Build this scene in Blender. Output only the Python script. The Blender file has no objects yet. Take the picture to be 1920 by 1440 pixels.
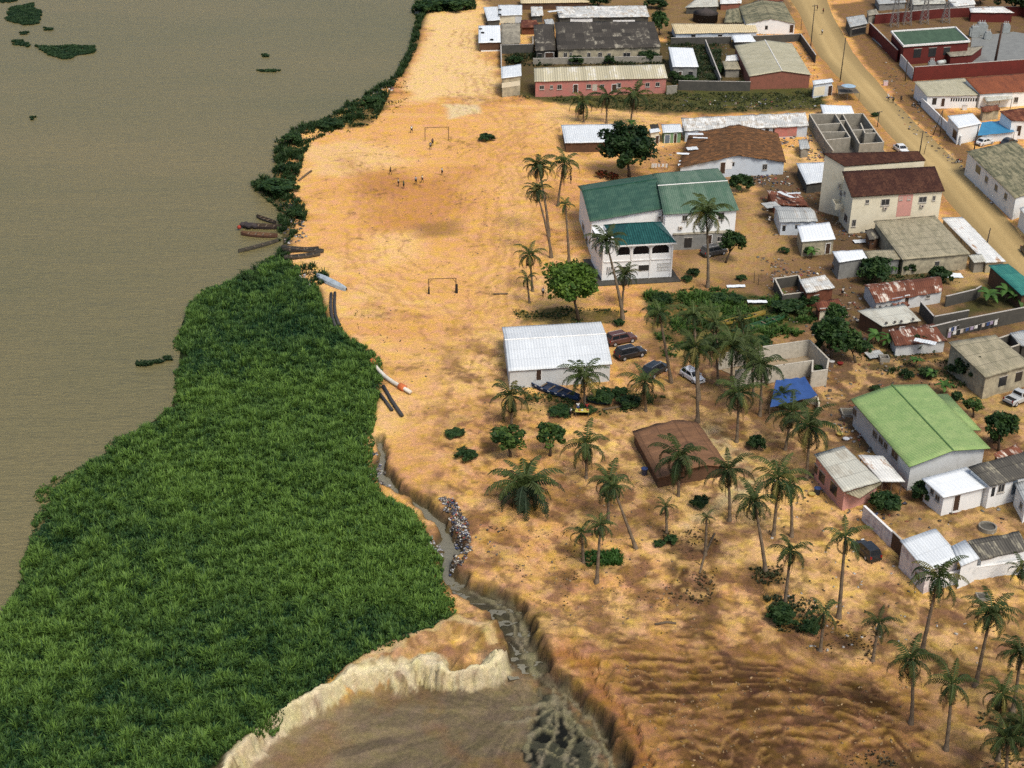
import bpy, bmesh, math, random
import numpy as np
from mathutils import Vector, Matrix
R = math.radians
SC = bpy.context.scene
COL = SC.collection
rnd = random.Random(7)
rng = np.random.default_rng(11)

# ------------------------------------------------------------------ camera
F_PX, W_PX, H_PX = 2787.0, 1920.0, 1440.0
PITCH, ROLL, CAM_H = R(27.0), R(1.0), 95.0
_R = Vector((1, 0, 0)); _D = Vector((0, -math.sin(PITCH), -math.cos(PITCH)))
_F = Vector((0, math.cos(PITCH), -math.sin(PITCH)))
CR = _R * math.cos(ROLL) - _D * math.sin(ROLL)
CD = _D * math.cos(ROLL) + _R * math.sin(ROLL)
CAM = Vector((0, 0, CAM_H))
cd = bpy.data.cameras.new('camera'); cam = bpy.data.objects.new('camera', cd); COL.objects.link(cam)
m = Matrix.Identity(4)
for i in range(3):
    m[i][0] = CR[i]; m[i][1] = -CD[i]; m[i][2] = -_F[i]; m[i][3] = CAM[i]
cam.matrix_world = m
cd.sensor_width = 36.0; cd.lens = 36.0 * F_PX / W_PX; cd.clip_start = 1.0; cd.clip_end = 6000
SC.camera = cam

# ------------------------------------------------------------------ light
SUN_AZ, SUN_EL = -58.0, 57.0            # azimuth from +X towards +Y
w = bpy.data.worlds.new('World'); SC.world = w; w.use_nodes = True
nt = w.node_tree; bg = nt.nodes['Background']
sky = nt.nodes.new('ShaderNodeTexSky'); sky.sky_type = 'NISHITA'; sky.sun_disc = False
sky.sun_elevation = R(SUN_EL); sky.sun_rotation = R(90 - SUN_AZ)
sky.air_density = 1.0; sky.dust_density = 4.0; sky.ozone_density = 0.6
nt.links.new(sky.outputs[0], bg.inputs[0]); bg.inputs[1].default_value = 0.15
sl = bpy.data.lights.new('sun', 'SUN'); sl.energy = 2.3; sl.angle = R(18.0); sl.color = (1.0, 0.94, 0.82)
so = bpy.data.objects.new('sun', sl); COL.objects.link(so)
sv = Vector((math.cos(R(SUN_EL)) * math.cos(R(SUN_AZ)), math.cos(R(SUN_EL)) * math.sin(R(SUN_AZ)), math.sin(R(SUN_EL))))
so.rotation_euler = sv.to_track_quat('Z', 'Y').to_euler()
SC.view_settings.view_transform = 'Standard'; SC.view_settings.look = 'None'
SC.view_settings.exposure = 0.14; SC.view_settings.gamma = 1.0
SC.render.engine = 'CYCLES'
SC.cycles.max_bounces = 5; SC.cycles.diffuse_bounces = 3; SC.cycles.transparent_max_bounces = 4
SC.cycles.use_denoising = False

# ------------------------------------------------------------------ where a sight line meets the ground
def ray(px, py):
    return _F + CR * ((px - 960.0) / F_PX) + CD * ((py - 720.0) / F_PX)
def G(px, py, z=0.0):
    d = ray(px, py); t = (z - CAM_H) / d.z
    return CAM + d * t
def up_at(base, px, py):
    """point above ground point base (same depth plane) on the sight line"""
    d = ray(px, py); t = (base.y - CAM.y) / d.y
    return CAM + d * t
def mpp(p):
    return (Vector(p) - CAM).dot(_F) / F_PX       # metres per photo pixel
def on_plane(px, py, p0, n):
    d = ray(px, py); t = (Vector(p0) - CAM).dot(n) / d.dot(n)
    return CAM + d * t
def Gnp(pts, z=0.0):
    return np.array([G(a, b, z)[:2] for a, b in pts])

# ------------------------------------------------------------------ objects, names, labels
def tag(o, label=None, cat=None, group=None, kind=None):
    if label: o['label'] = label
    if cat: o['category'] = cat
    if group: o['group'] = group
    if kind: o['kind'] = kind
    return o
def empty(name, loc, label, cat, group=None, rz=0.0):
    o = bpy.data.objects.new(name, None); COL.objects.link(o)
    o.location = loc; o.rotation_euler = (0, 0, rz); o.empty_display_size = 0.3
    return tag(o, label, cat, group, 'thing')
def link(name, me, mat=None, parent=None):
    o = bpy.data.objects.new(name, me); COL.objects.link(o)
    if mat is not None and len(me.materials) == 0: me.materials.append(mat)
    if parent is not None: o.parent = parent
    return o
def mesh_np(name, v, f, col=None, uv=None, smooth=False):
    """v (N,3); f (M,3) or (M,4) int or list of such"""
    me = bpy.data.meshes.new(name)
    v = np.ascontiguousarray(v, dtype=np.float32)
    fs = f if isinstance(f, list) else [f]
    fs = [np.asarray(a, dtype=np.int32) for a in fs if len(a)]
    me.vertices.add(len(v)); me.vertices.foreach_set('co', v.ravel())
    loops = np.concatenate([a.ravel() for a in fs]); tot = np.concatenate([np.full(len(a), a.shape[1], np.int32) for a in fs])
    st = np.concatenate([[0], np.cumsum(tot)[:-1]]).astype(np.int32)
    me.loops.add(len(loops)); me.loops.foreach_set('vertex_index', loops)
    me.polygons.add(len(tot)); me.polygons.foreach_set('loop_start', st)
    me.polygons.foreach_set('loop_total', tot)
    if smooth: me.polygons.foreach_set('use_smooth', np.ones(len(tot), bool))
    if col is not None:
        a = me.color_attributes.new('Col', 'FLOAT_COLOR', 'POINT')
        c = np.ones((len(v), 4), np.float32); c[:, :3] = col; a.data.foreach_set('color', c.ravel())
    if uv is not None:
        l = me.uv_layers.new(name='UVMap'); l.data.foreach_set('uv', np.asarray(uv, np.float32)[loops].ravel())
    me.update(calc_edges=True); me.validate()
    return me
class MB:
    """collects boxes, tubes and faces into one mesh"""
    def __init__(s): s.v = []; s.f = []; s.c = []; s.cur = (1, 1, 1)
    def add(s, vs, fs):
        n = len(s.v); s.v += [tuple(p) for p in vs]; s.c += [s.cur] * len(vs); s.f += [tuple(i + n for i in f) for f in fs]
    def box(s, c, dim, ax=(1, 0, 0), ay=(0, 1, 0), az=(0, 0, 1)):
        c = Vector(c); ax = Vector(ax).normalized() * dim[0] / 2; ay = Vector(ay).normalized() * dim[1] / 2; az = Vector(az).normalized() * dim[2] / 2
        vs = [c + ax * i + ay * j + az * k for k in (-1, 1) for j in (-1, 1) for i in (-1, 1)]
        s.add(vs, [(0, 2, 3, 1), (4, 5, 7, 6), (0, 1, 5, 4), (2, 6, 7, 3), (0, 4, 6, 2), (1, 3, 7, 5)])
    def tube(s, pts, rad, n=8, cap=True):
        pts = [Vector(p) for p in pts]
        if not isinstance(rad, (list, tuple)): rad = [rad] * len(pts)
        rings = []
        for i, p in enumerate(pts):
            d = (pts[min(i + 1, len(pts) - 1)] - pts[max(i - 1, 0)]).normalized()
            a = d.orthogonal().normalized() if abs(d.z) < .9 else Vector((1, 0, 0)).cross(d).normalized()
            b = d.cross(a)
            rings.append([p + (a * math.cos(2 * math.pi * k / n) + b * math.sin(2 * math.pi * k / n)) * rad[i] for k in range(n)])
        vs = [q for r_ in rings for q in r_]; fs = []
        for i in range(len(pts) - 1):
            for k in range(n):
                fs.append((i * n + k, i * n + (k + 1) % n, (i + 1) * n + (k + 1) % n, (i + 1) * n + k))
        if cap: fs.append(tuple(range(n - 1, -1, -1))); fs.append(tuple((len(pts) - 1) * n + k for k in range(n)))
        s.add(vs, fs)
    def lathe(s, c, prof, n=16):
        c = Vector(c); vs = []; fs = []
        for r_, z in prof:
            for k in range(n):
                vs.append(c + Vector((r_ * math.cos(2 * math.pi * k / n), r_ * math.sin(2 * math.pi * k / n), z)))
        for i in range(len(prof) - 1):
            for k in range(n):
                fs.append((i * n + k, i * n + (k + 1) % n, (i + 1) * n + (k + 1) % n, (i + 1) * n + k))
        fs.append(tuple(range(n - 1, -1, -1))); fs.append(tuple((len(prof) - 1) * n + k for k in range(n)))
        s.add(vs, fs)
    def mesh(s, name, smooth=False, col=False):
        me = bpy.data.meshes.new(name); me.from_pydata(s.v, [], s.f)
        if smooth:
            for p in me.polygons: p.use_smooth = True
        if col:
            a = me.color_attributes.new('Col', 'FLOAT_COLOR', 'POINT')
            for i, c in enumerate(s.c): a.data[i].color = (*c, 1)
        me.update(); return me
    def build(s, name, mat, parent=None, smooth=False, col=False, loc=None):
        if loc is not None:
            L = Vector(loc); s.v = [tuple(Vector(p) - L) for p in s.v]
        o = link(name, s.mesh(name, smooth, col), mat, parent)
        if loc is not None: o.location = loc
        return o

# ------------------------------------------------------------------ materials
MATS = {}
def newmat(name):
    mt = bpy.data.materials.new(name); mt.use_nodes = True
    n = mt.node_tree.nodes; b = n['Principled BSDF']; b.inputs['Roughness'].default_value = .85
    b.inputs['Specular IOR Level'].default_value = .2
    return mt, mt.node_tree, b
def N(nt, t, **kw):
    n = nt.nodes.new(t)
    for k, v in kw.items():
        if k.startswith('i_'):
            key = k[2:]; n.inputs[int(key) if key.isdigit() else key].default_value = v
        else: setattr(n, k, v)
    return n
def mixc(nt, fac, a, b, mode='MIX'):
    n = nt.nodes.new('ShaderNodeMix'); n.data_type = 'RGBA'; n.blend_type = mode
    for s_, v in ((n.inputs[0], fac), (n.inputs[6], a), (n.inputs[7], b)):
        if hasattr(v, 'node'): nt.links.new(v, s_)
        elif isinstance(v, (int, float)): s_.default_value = v if s_.type == 'VALUE' else (v, v, v, 1)
        else: s_.default_value = (*v, 1)
    return n.outputs[2]
def math_(nt, op, a, b=0.0, c=0.0):
    n = nt.nodes.new('ShaderNodeMath'); n.operation = op
    for s_, v in zip(n.inputs, (a, b, c)):
        if hasattr(v, 'node'): nt.links.new(v, s_)
        else: s_.default_value = v
    return n.outputs[0]
def noise(nt, scale, detail=4, rough=.6, vec=None):
    n = N(nt, 'ShaderNodeTexNoise'); n.inputs['Scale'].default_value = scale; n.inputs['Detail'].default_value = detail
    n.inputs['Roughness'].default_value = rough
    if vec is None:
        g = N(nt, 'ShaderNodeNewGeometry'); vec = g.outputs['Position']
    nt.links.new(vec, n.inputs['Vector']); return n.outputs['Fac']
def ramp(nt, fac, a, b):
    n = N(nt, 'ShaderNodeMapRange'); n.inputs['From Min'].default_value = a; n.inputs['From Max'].default_value = b
    nt.links.new(fac, n.inputs['Value']); return n.outputs[0]
def bump(nt, b, h, strength=.4, dist=.05):
    n = N(nt, 'ShaderNodeBump'); n.inputs['Strength'].default_value = strength; n.inputs['Distance'].default_value = dist
    nt.links.new(h, n.inputs['Height']); nt.links.new(n.outputs[0], b.inputs['Normal'])
def surf(name, col, col2=None, amt=.5, scale=1.2, rough=.85, spec=.2, metal=0.0, fine=.25):
    """worn surface: two colours in soft stains and a fine grain"""
    if name in MATS: return MATS[name]
    mt, nt, b = newmat(name)
    c2 = col2 or tuple(x * .6 for x in col)
    f = ramp(nt, noise(nt, scale, 6, .7), 1 - amt - .12 if amt < 1 else -.1, 1 - amt + .2)
    c = mixc(nt, f, col, c2)
    g = ramp(nt, noise(nt, 9, 4, .7), .3, .7)
    g2 = math_(nt, 'MULTIPLY_ADD', g, fine, 1 - fine * .5)
    c = mixc(nt, 1.0, c, g2, 'MULTIPLY')
    nt.links.new(c, b.inputs['Base Color']); b.inputs['Roughness'].default_value = rough
    b.inputs['Specular IOR Level'].default_value = spec; b.inputs['Metallic'].default_value = metal
    MATS[name] = mt; return mt
def roofmat(name, col, col2, amt=.35, scale=.7, pitch=.38, stripe=.25, sheet=.12, lap=.25, rough=.6, thr=.10, sw=1.0, sh=2.6):
    """corrugated sheets on UV metres: u across the corrugation, v down the slope"""
    if name in MATS: return MATS[name]
    mt, nt, b = newmat(name)
    tc = N(nt, 'ShaderNodeTexCoord'); sp = N(nt, 'ShaderNodeSeparateXYZ'); nt.links.new(tc.outputs['UV'], sp.inputs[0])
    u, v = sp.outputs[0], sp.outputs[1]
    s_ = math_(nt, 'SINE', math_(nt, 'MULTIPLY', u, 2 * math.pi / pitch))
    st = math_(nt, 'MULTIPLY_ADD', s_, stripe * .5, 1 - stripe * .5)
    cu = math_(nt, 'FLOOR', math_(nt, 'DIVIDE', u, sw)); cv = math_(nt, 'FLOOR', math_(nt, 'DIVIDE', v, sh))
    cx = N(nt, 'ShaderNodeCombineXYZ'); nt.links.new(cu, cx.inputs[0]); nt.links.new(cv, cx.inputs[1])
    oi = N(nt, 'ShaderNodeObjectInfo'); nt.links.new(oi.outputs['Random'], cx.inputs[2])
    wn = N(nt, 'ShaderNodeTexWhiteNoise'); wn.noise_dimensions = '3D'; nt.links.new(cx.outputs[0], wn.inputs['Vector'])
    shv = math_(nt, 'MULTIPLY_ADD', wn.outputs['Value'], sheet * 2, 1 - sheet)
    fr = math_(nt, 'FRACT', math_(nt, 'DIVIDE', v, sh)); lp = math_(nt, 'MULTIPLY_ADD', math_(nt, 'LESS_THAN', fr, .06), -lap, 1.0)
    # streaky stains stretched down the slope
    mp = N(nt, 'ShaderNodeMapping'); mp.inputs['Scale'].default_value = (1.0, .35, 1.0)
    ad = N(nt, 'ShaderNodeVectorMath'); ad.operation = 'ADD'; nt.links.new(tc.outputs['UV'], ad.inputs[0])
    cr = N(nt, 'ShaderNodeCombineXYZ'); nt.links.new(math_(nt, 'MULTIPLY', oi.outputs['Random'], 90.0), cr.inputs[2])
    nt.links.new(cr.outputs[0], ad.inputs[1]); nt.links.new(ad.outputs[0], mp.inputs[0])
    nz = noise(nt, scale * 1.4, 7, .72, mp.outputs[0])
    k = math_(nt, 'ADD', nz, math_(nt, 'MULTIPLY_ADD', wn.outputs['Value'], .16, -.08))
    f = ramp(nt, k, 1 - amt - thr, 1 - amt + thr)
    c = mixc(nt, f, col, col2)
    g = math_(nt, 'MULTIPLY', math_(nt, 'MULTIPLY', st, shv), lp)
    fine = math_(nt, 'MULTIPLY_ADD', noise(nt, 14, 3, .7, tc.outputs['UV']), .4, .8)
    c = mixc(nt, 1.0, c, math_(nt, 'MULTIPLY', g, fine), 'MULTIPLY')
    nt.links.new(c, b.inputs['Base Color']); b.inputs['Roughness'].default_value = rough
    bump(nt, b, s_, .5, .03)
    MATS[name] = mt; return mt
def leafmat(name, tint=(1, 1, 1), trans=.25):
    if name in MATS: return MATS[name]
    mt, nt, b = newmat(name)
    a = N(nt, 'ShaderNodeAttribute', attribute_name='Col')
    oi = N(nt, 'ShaderNodeObjectInfo')
    v = math_(nt, 'MULTIPLY_ADD', oi.outputs['Random'], .5, .75)
    c = mixc(nt, 1.0, mixc(nt, 1.0, a.outputs['Color'], tint, 'MULTIPLY'), v, 'MULTIPLY')
    nt.links.new(c, b.inputs['Base Color']); b.inputs['Roughness'].default_value = .55
    tr = N(nt, 'ShaderNodeBsdfTranslucent'); nt.links.new(c, tr.inputs[0])
    mx = N(nt, 'ShaderNodeMixShader'); mx.inputs[0].default_value = trans
    nt.links.new(b.outputs[0], mx.inputs[1]); nt.links.new(tr.outputs[0], mx.inputs[2])
    nt.links.new(mx.outputs[0], nt.nodes['Material Output'].inputs[0])
    MATS[name] = mt; return mt
def attrmat(name, rough=.9, fine=.3, scale=10, bs=.4):
    if name in MATS: return MATS[name]
    mt, nt, b = newmat(name)
    a = N(nt, 'ShaderNodeAttribute', attribute_name='Col')
    n = noise(nt, scale, 5, .7)
    c = mixc(nt, 1.0, a.outputs['Color'], math_(nt, 'MULTIPLY_ADD', ramp(nt, n, .3, .7), fine, 1 - fine * .5), 'MULTIPLY')
    nt.links.new(c, b.inputs['Base Color']); b.inputs['Roughness'].default_value = rough
    bump(nt, b, n, bs, .05)
    MATS[name] = mt; return mt
def paint(name, col, rough=.3, spec=.5, metal=0.0):
    if name in MATS: return MATS[name]
    mt, nt, b = newmat(name)
    n = ramp(nt, noise(nt, 3.0, 5, .7), .35, .75)
    nt.links.new(mixc(nt, n, col, tuple(min(1, x * .75 + .02) for x in col)), b.inputs['Base Color'])
    b.inputs['Roughness'].default_value = rough; b.inputs['Specular IOR Level'].default_value = spec; b.inputs['Metallic'].default_value = metal
    MATS[name] = mt; return mt

# ------------------------------------------------------------------ value noise for numpy
def _hash(ix, iy, s):
    h = (ix.astype(np.int64) * 374761393 + iy.astype(np.int64) * 668265263 + s * 974711) & 0x7fffffff
    h = (h ^ (h >> 13)) * 1274126177 & 0x7fffffff
    return ((h ^ (h >> 16)) & 0xffff) / 65535.0
def vnoise(x, y, s=0):
    ix = np.floor(x); iy = np.floor(y); fx = x - ix; fy = y - iy
    fx = fx * fx * (3 - 2 * fx); fy = fy * fy * (3 - 2 * fy)
    a = _hash(ix, iy, s); b = _hash(ix + 1, iy, s); c = _hash(ix, iy + 1, s); d = _hash(ix + 1, iy + 1, s)
    return (a * (1 - fx) + b * fx) * (1 - fy) + (c * (1 - fx) + d * fx) * fy
def fbm(x, y, s=0, o=4):
    t = 0.0; amp = .5; tot = 0
    for i in range(o):
        t = t + vnoise(x * 2 ** i, y * 2 ** i, s + i * 7) * amp; tot += amp; amp *= .5
    return t / tot                      # 0..1
def poly_sd(x, y, P):
    """signed distance to polygon, positive inside (numpy, bounded work)"""
    n = len(P); d = np.full(x.shape, 1e9); ins = np.zeros(x.shape, bool)
    for i in range(n):
        ax, ay = P[i]; bx, by = P[(i + 1) % n]
        ex, ey = bx - ax, by - ay; L = ex * ex + ey * ey + 1e-9
        t = np.clip(((x - ax) * ex + (y - ay) * ey) / L, 0, 1)
        d = np.minimum(d, (x - ax - t * ex) ** 2 + (y - ay - t * ey) ** 2)
        if abs(ey) > 1e-9:
            c = ((ay > y) != (by > y)) & (x < ex * (y - ay) / ey + ax)
            ins ^= c
    d = np.sqrt(d); return np.where(ins, d, -d)
def line_d(x, y, P):
    """distance to polyline, arc parameter (0..1) and side (+ right of travel)"""
    d = np.full(x.shape, 1e18); tt = np.zeros(x.shape); sd = np.zeros(x.shape); n = len(P) - 1
    for i in range(n):
        ax, ay = P[i]; bx, by = P[i + 1]; ex, ey = bx - ax, by - ay; L = ex * ex + ey * ey + 1e-9
        t = np.clip(((x - ax) * ex + (y - ay) * ey) / L, 0, 1)
        q = (x - ax - t * ex) ** 2 + (y - ay - t * ey) ** 2
        mk = q < d; d = np.where(mk, q, d); tt = np.where(mk, (i + t) / n, tt)
        sd = np.where(mk, ex * (y - ay) - ey * (x - ax), sd)
    return np.sqrt(d), tt, -np.sign(sd)
def sstep(a, b, x):
    t = np.clip((x - a) / (b - a), 0, 1); return t * t * (3 - 2 * t)
# ================================================================== TERRAIN
SHORE = [(905, -60), (800, 0), (783, 40), (770, 85), (742, 140), (690, 172), (640, 200), (560, 240), (528, 262), (518, 300), (512, 330),
         (500, 350), (520, 380), (526, 430), (526, 470), (470, 505), (400, 535), (345, 565), (328, 600), (328, 700), (318, 755),
         (240, 812), (150, 872), (80, 930), (60, 1000), (36, 1075), (0, 1140), (-190, 1350), (-420, 1760)]
RIVER = SHORE + [(-3000, 1560), (-3000, -60)]
MARSH = [(530, 470), (470, 505), (400, 535), (345, 565), (328, 600), (328, 700), (318, 755), (240, 812), (150, 872), (80, 930), (60, 1000),
         (36, 1075), (0, 1140), (-190, 1350), (-420, 1760), (180, 1760), (400, 1450), (470, 1385), (560, 1312), (640, 1262), (720, 1222), (800, 1188), (852, 1160), (845, 1130),
         (826, 1090), (822, 1040), (800, 985), (770, 955), (722, 925), (700, 880), (690, 840), (700, 790), (716, 745), (718, 690),
         (695, 655), (652, 628), (628, 606), (616, 575), (606, 540), (575, 522)]
STREAM = [(705, 815), (718, 860), (735, 908), (790, 932), (824, 965), (842, 1005), (838, 1060), (862, 1098), (925, 1120), (968, 1165), (985, 1220), (1005, 1262), (1062, 1290), (1105, 1345), (1130, 1400), (1165, 1480)]
STREAM_W = [5, 8, 9, 10, 11, 12, 12, 17, 24, 27, 26, 20, 19, 21, 25, 28]
PIT_Z = -1.75
PITP = [(200, 1700), (440, 1438), (560, 1362), (640, 1330), (720, 1300), (860, 1272), (930, 1262), (1000, 1285), (1062, 1318), (1100, 1380), (1150, 1440), (1180, 1700), (700, 1700)]
BERM1 = [(180, 1680), (330, 1500), (420, 1412), (500, 1345), (560, 1302), (640, 1262), (720, 1242), (800, 1232), (840, 1246), (880, 1250), (935, 1228)]
BERM2 = [(620, 1252), (680, 1226), (740, 1200), (800, 1175), (860, 1158), (905, 1165), (932, 1195)]
BANK = [(1012, 1222), (1062, 1222), (1120, 1240), (1135, 1285), (1165, 1330), (1195, 1380), (1215, 1440), (1240, 1520)]
ROAD_L = [(1440, -60), (1487, 6), (1537, 109), (1598, 175), (1665, 252), (1728, 322), (1790, 395), (1850, 462), (1910, 535), (1990, 640)]
ROAD_R = [(1530, -60), (1560, 20), (1602, 100), (1660, 168), (1728, 240), (1800, 302), (1850, 365), (1905, 428), (1965, 500), (2060, 610)]
xs = np.concatenate([np.arange(-112, -32, .4), np.arange(-32, 62, .21), np.arange(62, 152, .4)]); xs = np.concatenate([-112 - np.geomspace(.6, 2500, 22)[::-1], xs, 152 + np.geomspace(.6, 2500, 22)])
ys = [96.0]
while ys[-1] < 470: ys.append(ys[-1] + .21 + (ys[-1] - 96) * .0016)
ys = np.concatenate([96 - np.geomspace(.5, 600, 14)[::-1], np.array(ys), ys[-1] + np.geomspace(1, 3500, 24)])
GX, GY = np.meshgrid(xs, ys)

rv_W, ms_W, st_W = Gnp(RIVER), Gnp(MARSH), Gnp(STREAM)
st_w = np.array([a * mpp(G(*p)) for a, p in zip(STREAM_W, STREAM)])
pit_W = Gnp(PITP, PIT_Z); b1_W = Gnp(BERM1, .6); b2_W = Gnp(BERM2, 1.1); bank_W = Gnp(BANK, .4)
roadc = [((a[0] + b[0]) / 2, (a[1] + b[1]) / 2) for a, b in zip(ROAD_L, ROAD_R)]
road_W = Gnp(roadc)
def shape(x, y):
    """ground height"""
    wob = (fbm(x * .12, y * .12, 3) - .5) * 4
    near = np.clip(1 - (y - 96) / 130, 0, 1)
    rd, _, _ = line_d(x, y, road_W)
    h = (fbm(x * .11, y * .11, 5) - .5) * .5 * np.where(y < 190, 1, .35) + (fbm(x * .6, y * .6, 6) - .5) * (.06 + .22 * near)
    h = h * sstep(5, 9, rd)
    rs = poly_sd(x, y, rv_W) + wob * .25
    ms = poly_sd(x, y, ms_W)
    h = h * (1 - sstep(-3, 2, rs)) - 1.6 * sstep(-2.5, 3.5, rs)
    h = np.where(rs < 1, h - .25 * sstep(-2, 2, ms), h)
    # upper and lower sand heaps, the pit and the cut bank
    bx = x + (fbm(x * .45, y * .45, 22, 4) - .5) * 2.6; by = y + (fbm(x * .45, y * .45, 23, 4) - .5) * 2.6
    ps = poly_sd(bx, by, pit_W) + (fbm(x * .5, y * .5, 12) - .5) * 1.6
    rough = (fbm(x * .9, y * .9, 15, 5) - .5)
    d2, t2, s2 = line_d(bx, by, b2_W)
    gul = (fbm(t2 * 45, d2 * .3, 18, 5) - .5)
    prof2 = np.clip(1 - np.where(s2 > 0, d2 / (2.6 + gul * 1.2), d2 / 1.8), 0, 1)
    h = h + sstep(0, .8, prof2 + gul * .5 * (1 - prof2) * sstep(0, .3, prof2)) * sstep(0, .1, t2) * sstep(1, .93, t2) * (.95 + rough * 1.1)
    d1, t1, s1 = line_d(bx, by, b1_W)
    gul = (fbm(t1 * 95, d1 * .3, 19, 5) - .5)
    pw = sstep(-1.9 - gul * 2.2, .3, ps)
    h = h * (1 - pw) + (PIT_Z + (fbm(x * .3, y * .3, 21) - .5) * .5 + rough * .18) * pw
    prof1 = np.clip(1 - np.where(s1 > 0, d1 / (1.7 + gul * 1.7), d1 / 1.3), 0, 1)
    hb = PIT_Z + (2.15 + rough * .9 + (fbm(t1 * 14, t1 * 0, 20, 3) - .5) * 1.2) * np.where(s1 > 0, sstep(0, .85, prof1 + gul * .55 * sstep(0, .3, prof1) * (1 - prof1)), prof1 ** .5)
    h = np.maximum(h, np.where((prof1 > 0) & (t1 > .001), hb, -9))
    wx = x + (fbm(x * .33, y * .33, 36, 4) - .5) * 3.2; wy = y + (fbm(x * .33, y * .33, 37, 4) - .5) * 3.2
    sd, stt, _ = line_d(wx, wy, st_W)
    wd = np.interp(stt, np.linspace(0, 1, len(st_w)), st_w)
    wn = wd * (1 + (fbm(x * .5, y * .5, 31) - .5) * .9)
    cut = 1 - sstep(wn, wn + .65 + rough * .6, sd)
    braid = sstep(.05, .015, np.abs(fbm(x * .22, y * .5, 33, 4) - .5)) + sstep(.04, .0, np.abs(fbm(x * .35 + 7, y * .3, 34, 3) - .5))
    floor_ = -1.14 - .75 * sstep(.66, .78, stt) + (fbm(x * 1.1, y * 1.1, 35, 4) - .5) * .22 - .30 * np.clip(braid + sstep(.5, .4, stt), 0, 1)
    h = np.minimum(h, h * (1 - cut) + floor_ * cut)
    # right bank of the cut, a little higher than the plain, with ruts
    bd, bt, bs = line_d(wx + (fbm(x * .8, y * .8, 38, 3) - .5) * 1.4, wy, bank_W)
    lift = sstep(9, 1.5, bd) * (bs < 0) * 1.0
    h = h + lift * (1 - cut) * (.7 + rough * 1.2)
    return h, rs, ms, ps, sd, wn, stt, d1, t1, s1, d2, t2, s2, bd, bs, pw, prof1, prof2, cut
(HZ, RS, MS, PS, SD, WN, STT, D1, T1, S1, D2, T2, S2, BD, BS, PW, PR1, PR2, CUT) = shape(GX, GY)

def lin(r, g, b):
    f = lambda c: (c / 255 / 12.92) if c / 255 < .04045 else ((c / 255 + .055) / 1.055) ** 2.4
    return np.array([f(r), f(g), f(b)])
KA = np.array([.73, .735, .64])
lins = lambda *a: lin(*a) * np.array([1.22, 1.13, .97])
n1 = fbm(GX * .045, GY * .045, 41, 5)[..., None]; n2 = fbm(GX * .22, GY * .22, 43, 5)[..., None]; n3 = fbm(GX * 1.1, GY * 1.1, 47, 4)[..., None]
n4 = fbm(GX * .09 + 40, GY * .35, 53, 5)[..., None]
C = lins(212, 162, 96) * KA * np.ones(GX.shape + (3,))
def blend(msk, col):
    global C
    m_ = np.clip(msk, 0, 1)
    if m_.ndim == 2: m_ = m_[..., None]
    C = C * (1 - m_) + np.asarray(col) * KA * m_
def zone(pts, col, soft=2.0, ragged=3.0, strength=1.0, seed=60, sc=.2, z=0.0):
    P = Gnp(pts, z)
    x0, y0 = P.min(0) - 12; x1, y1 = P.max(0) + 12
    iy = np.where((ys > y0) & (ys < y1))[0]; ix = np.where((xs > x0) & (xs < x1))[0]
    if len(iy) == 0 or len(ix) == 0: return
    sl_ = np.ix_(iy, ix)
    s_ = poly_sd(GX[sl_], GY[sl_], P) + (fbm(GX[sl_] * sc, GY[sl_] * sc, seed, 5) - .5) * 2 * ragged
    m_ = np.zeros(GX.shape); m_[sl_] = sstep(-soft, soft, s_) * strength
    blend(m_, col)
# base variation
blend(sstep(.50, .68, n1) * .75, lins(222, 186, 128)); blend(sstep(.52, .34, n1) * .7, lins(200, 146, 82))
blend(sstep(.55, .72, n2) * .5, lin(168, 116, 64)); blend(sstep(.55, .68, n4) * .45, lins(226, 190, 130))
# playing field: warm ochre with worn pale patches
zone([(590, 250), (740, 200), (960, 220), (1040, 260), (1000, 380), (960, 560), (900, 600), (760, 560), (640, 500), (560, 420)], lins(214, 162, 94), 8, 7, .75, 61)
zone([(560, 270), (680, 262), (770, 300), (660, 330), (560, 330)], lins(220, 184, 132), 3, 4, .8, 62)
zone([(700, 330), (880, 320), (860, 400), (790, 450), (720, 430)], lins(180, 122, 58), 6, 6, .7, 63, .12)
zone([(650, 300), (760, 340), (720, 400), (660, 370)], lins(170, 118, 64), 3, 4, .55, 64, .2)
zone([(690, 440), (790, 430), (800, 480), (720, 500), (680, 480)], lins(226, 186, 126), 3, 3, .8, 65)
zone([(780, 420), (860, 415), (850, 440), (790, 445)], lins(120, 92, 56), 2, 2, .6, 66)
zone([(940, 320), (985, 300), (1000, 420), (950, 520), (925, 600), (900, 600), (930, 480)], lins(222, 176, 112), 2, 2, .6, 67)
zone([(800, 25), (890, 25), (905, 90), (935, 150), (900, 190), (840, 180), (765, 190), (750, 150), (790, 90)], lins(222, 190, 140), 3, 4, .95, 68)
zone([(830, 196), (895, 196), (900, 212), (845, 222)], lins(214, 196, 164), 1, 1.2, .95, 69)
zone([(770, 40), (800, 60), (760, 150), (735, 180), (750, 130)], lins(190, 130, 72), 2, 2, .8, 70)
zone([(690, 640), (900, 640), (880, 760), (760, 790), (730, 740)], lins(216, 172, 108), 5, 6, .6, 71)
zone([(720, 790), (900, 770), (1100, 800), (1100, 1000), (1000, 1120), (880, 1060), (850, 960), (740, 880)], lins(198, 150, 92), 4, 8, .75, 72, .15)
zone([(860, 960), (960, 1000), (900, 1100), (850, 1050)], lins(150, 104, 62), 3, 4, .6, 73)
zone([(960, 930), (1180, 860), (1250, 960), (1180, 1000), (1060, 960)], lins(120, 88, 60), 3, 5, .75, 74, .25)
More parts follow.
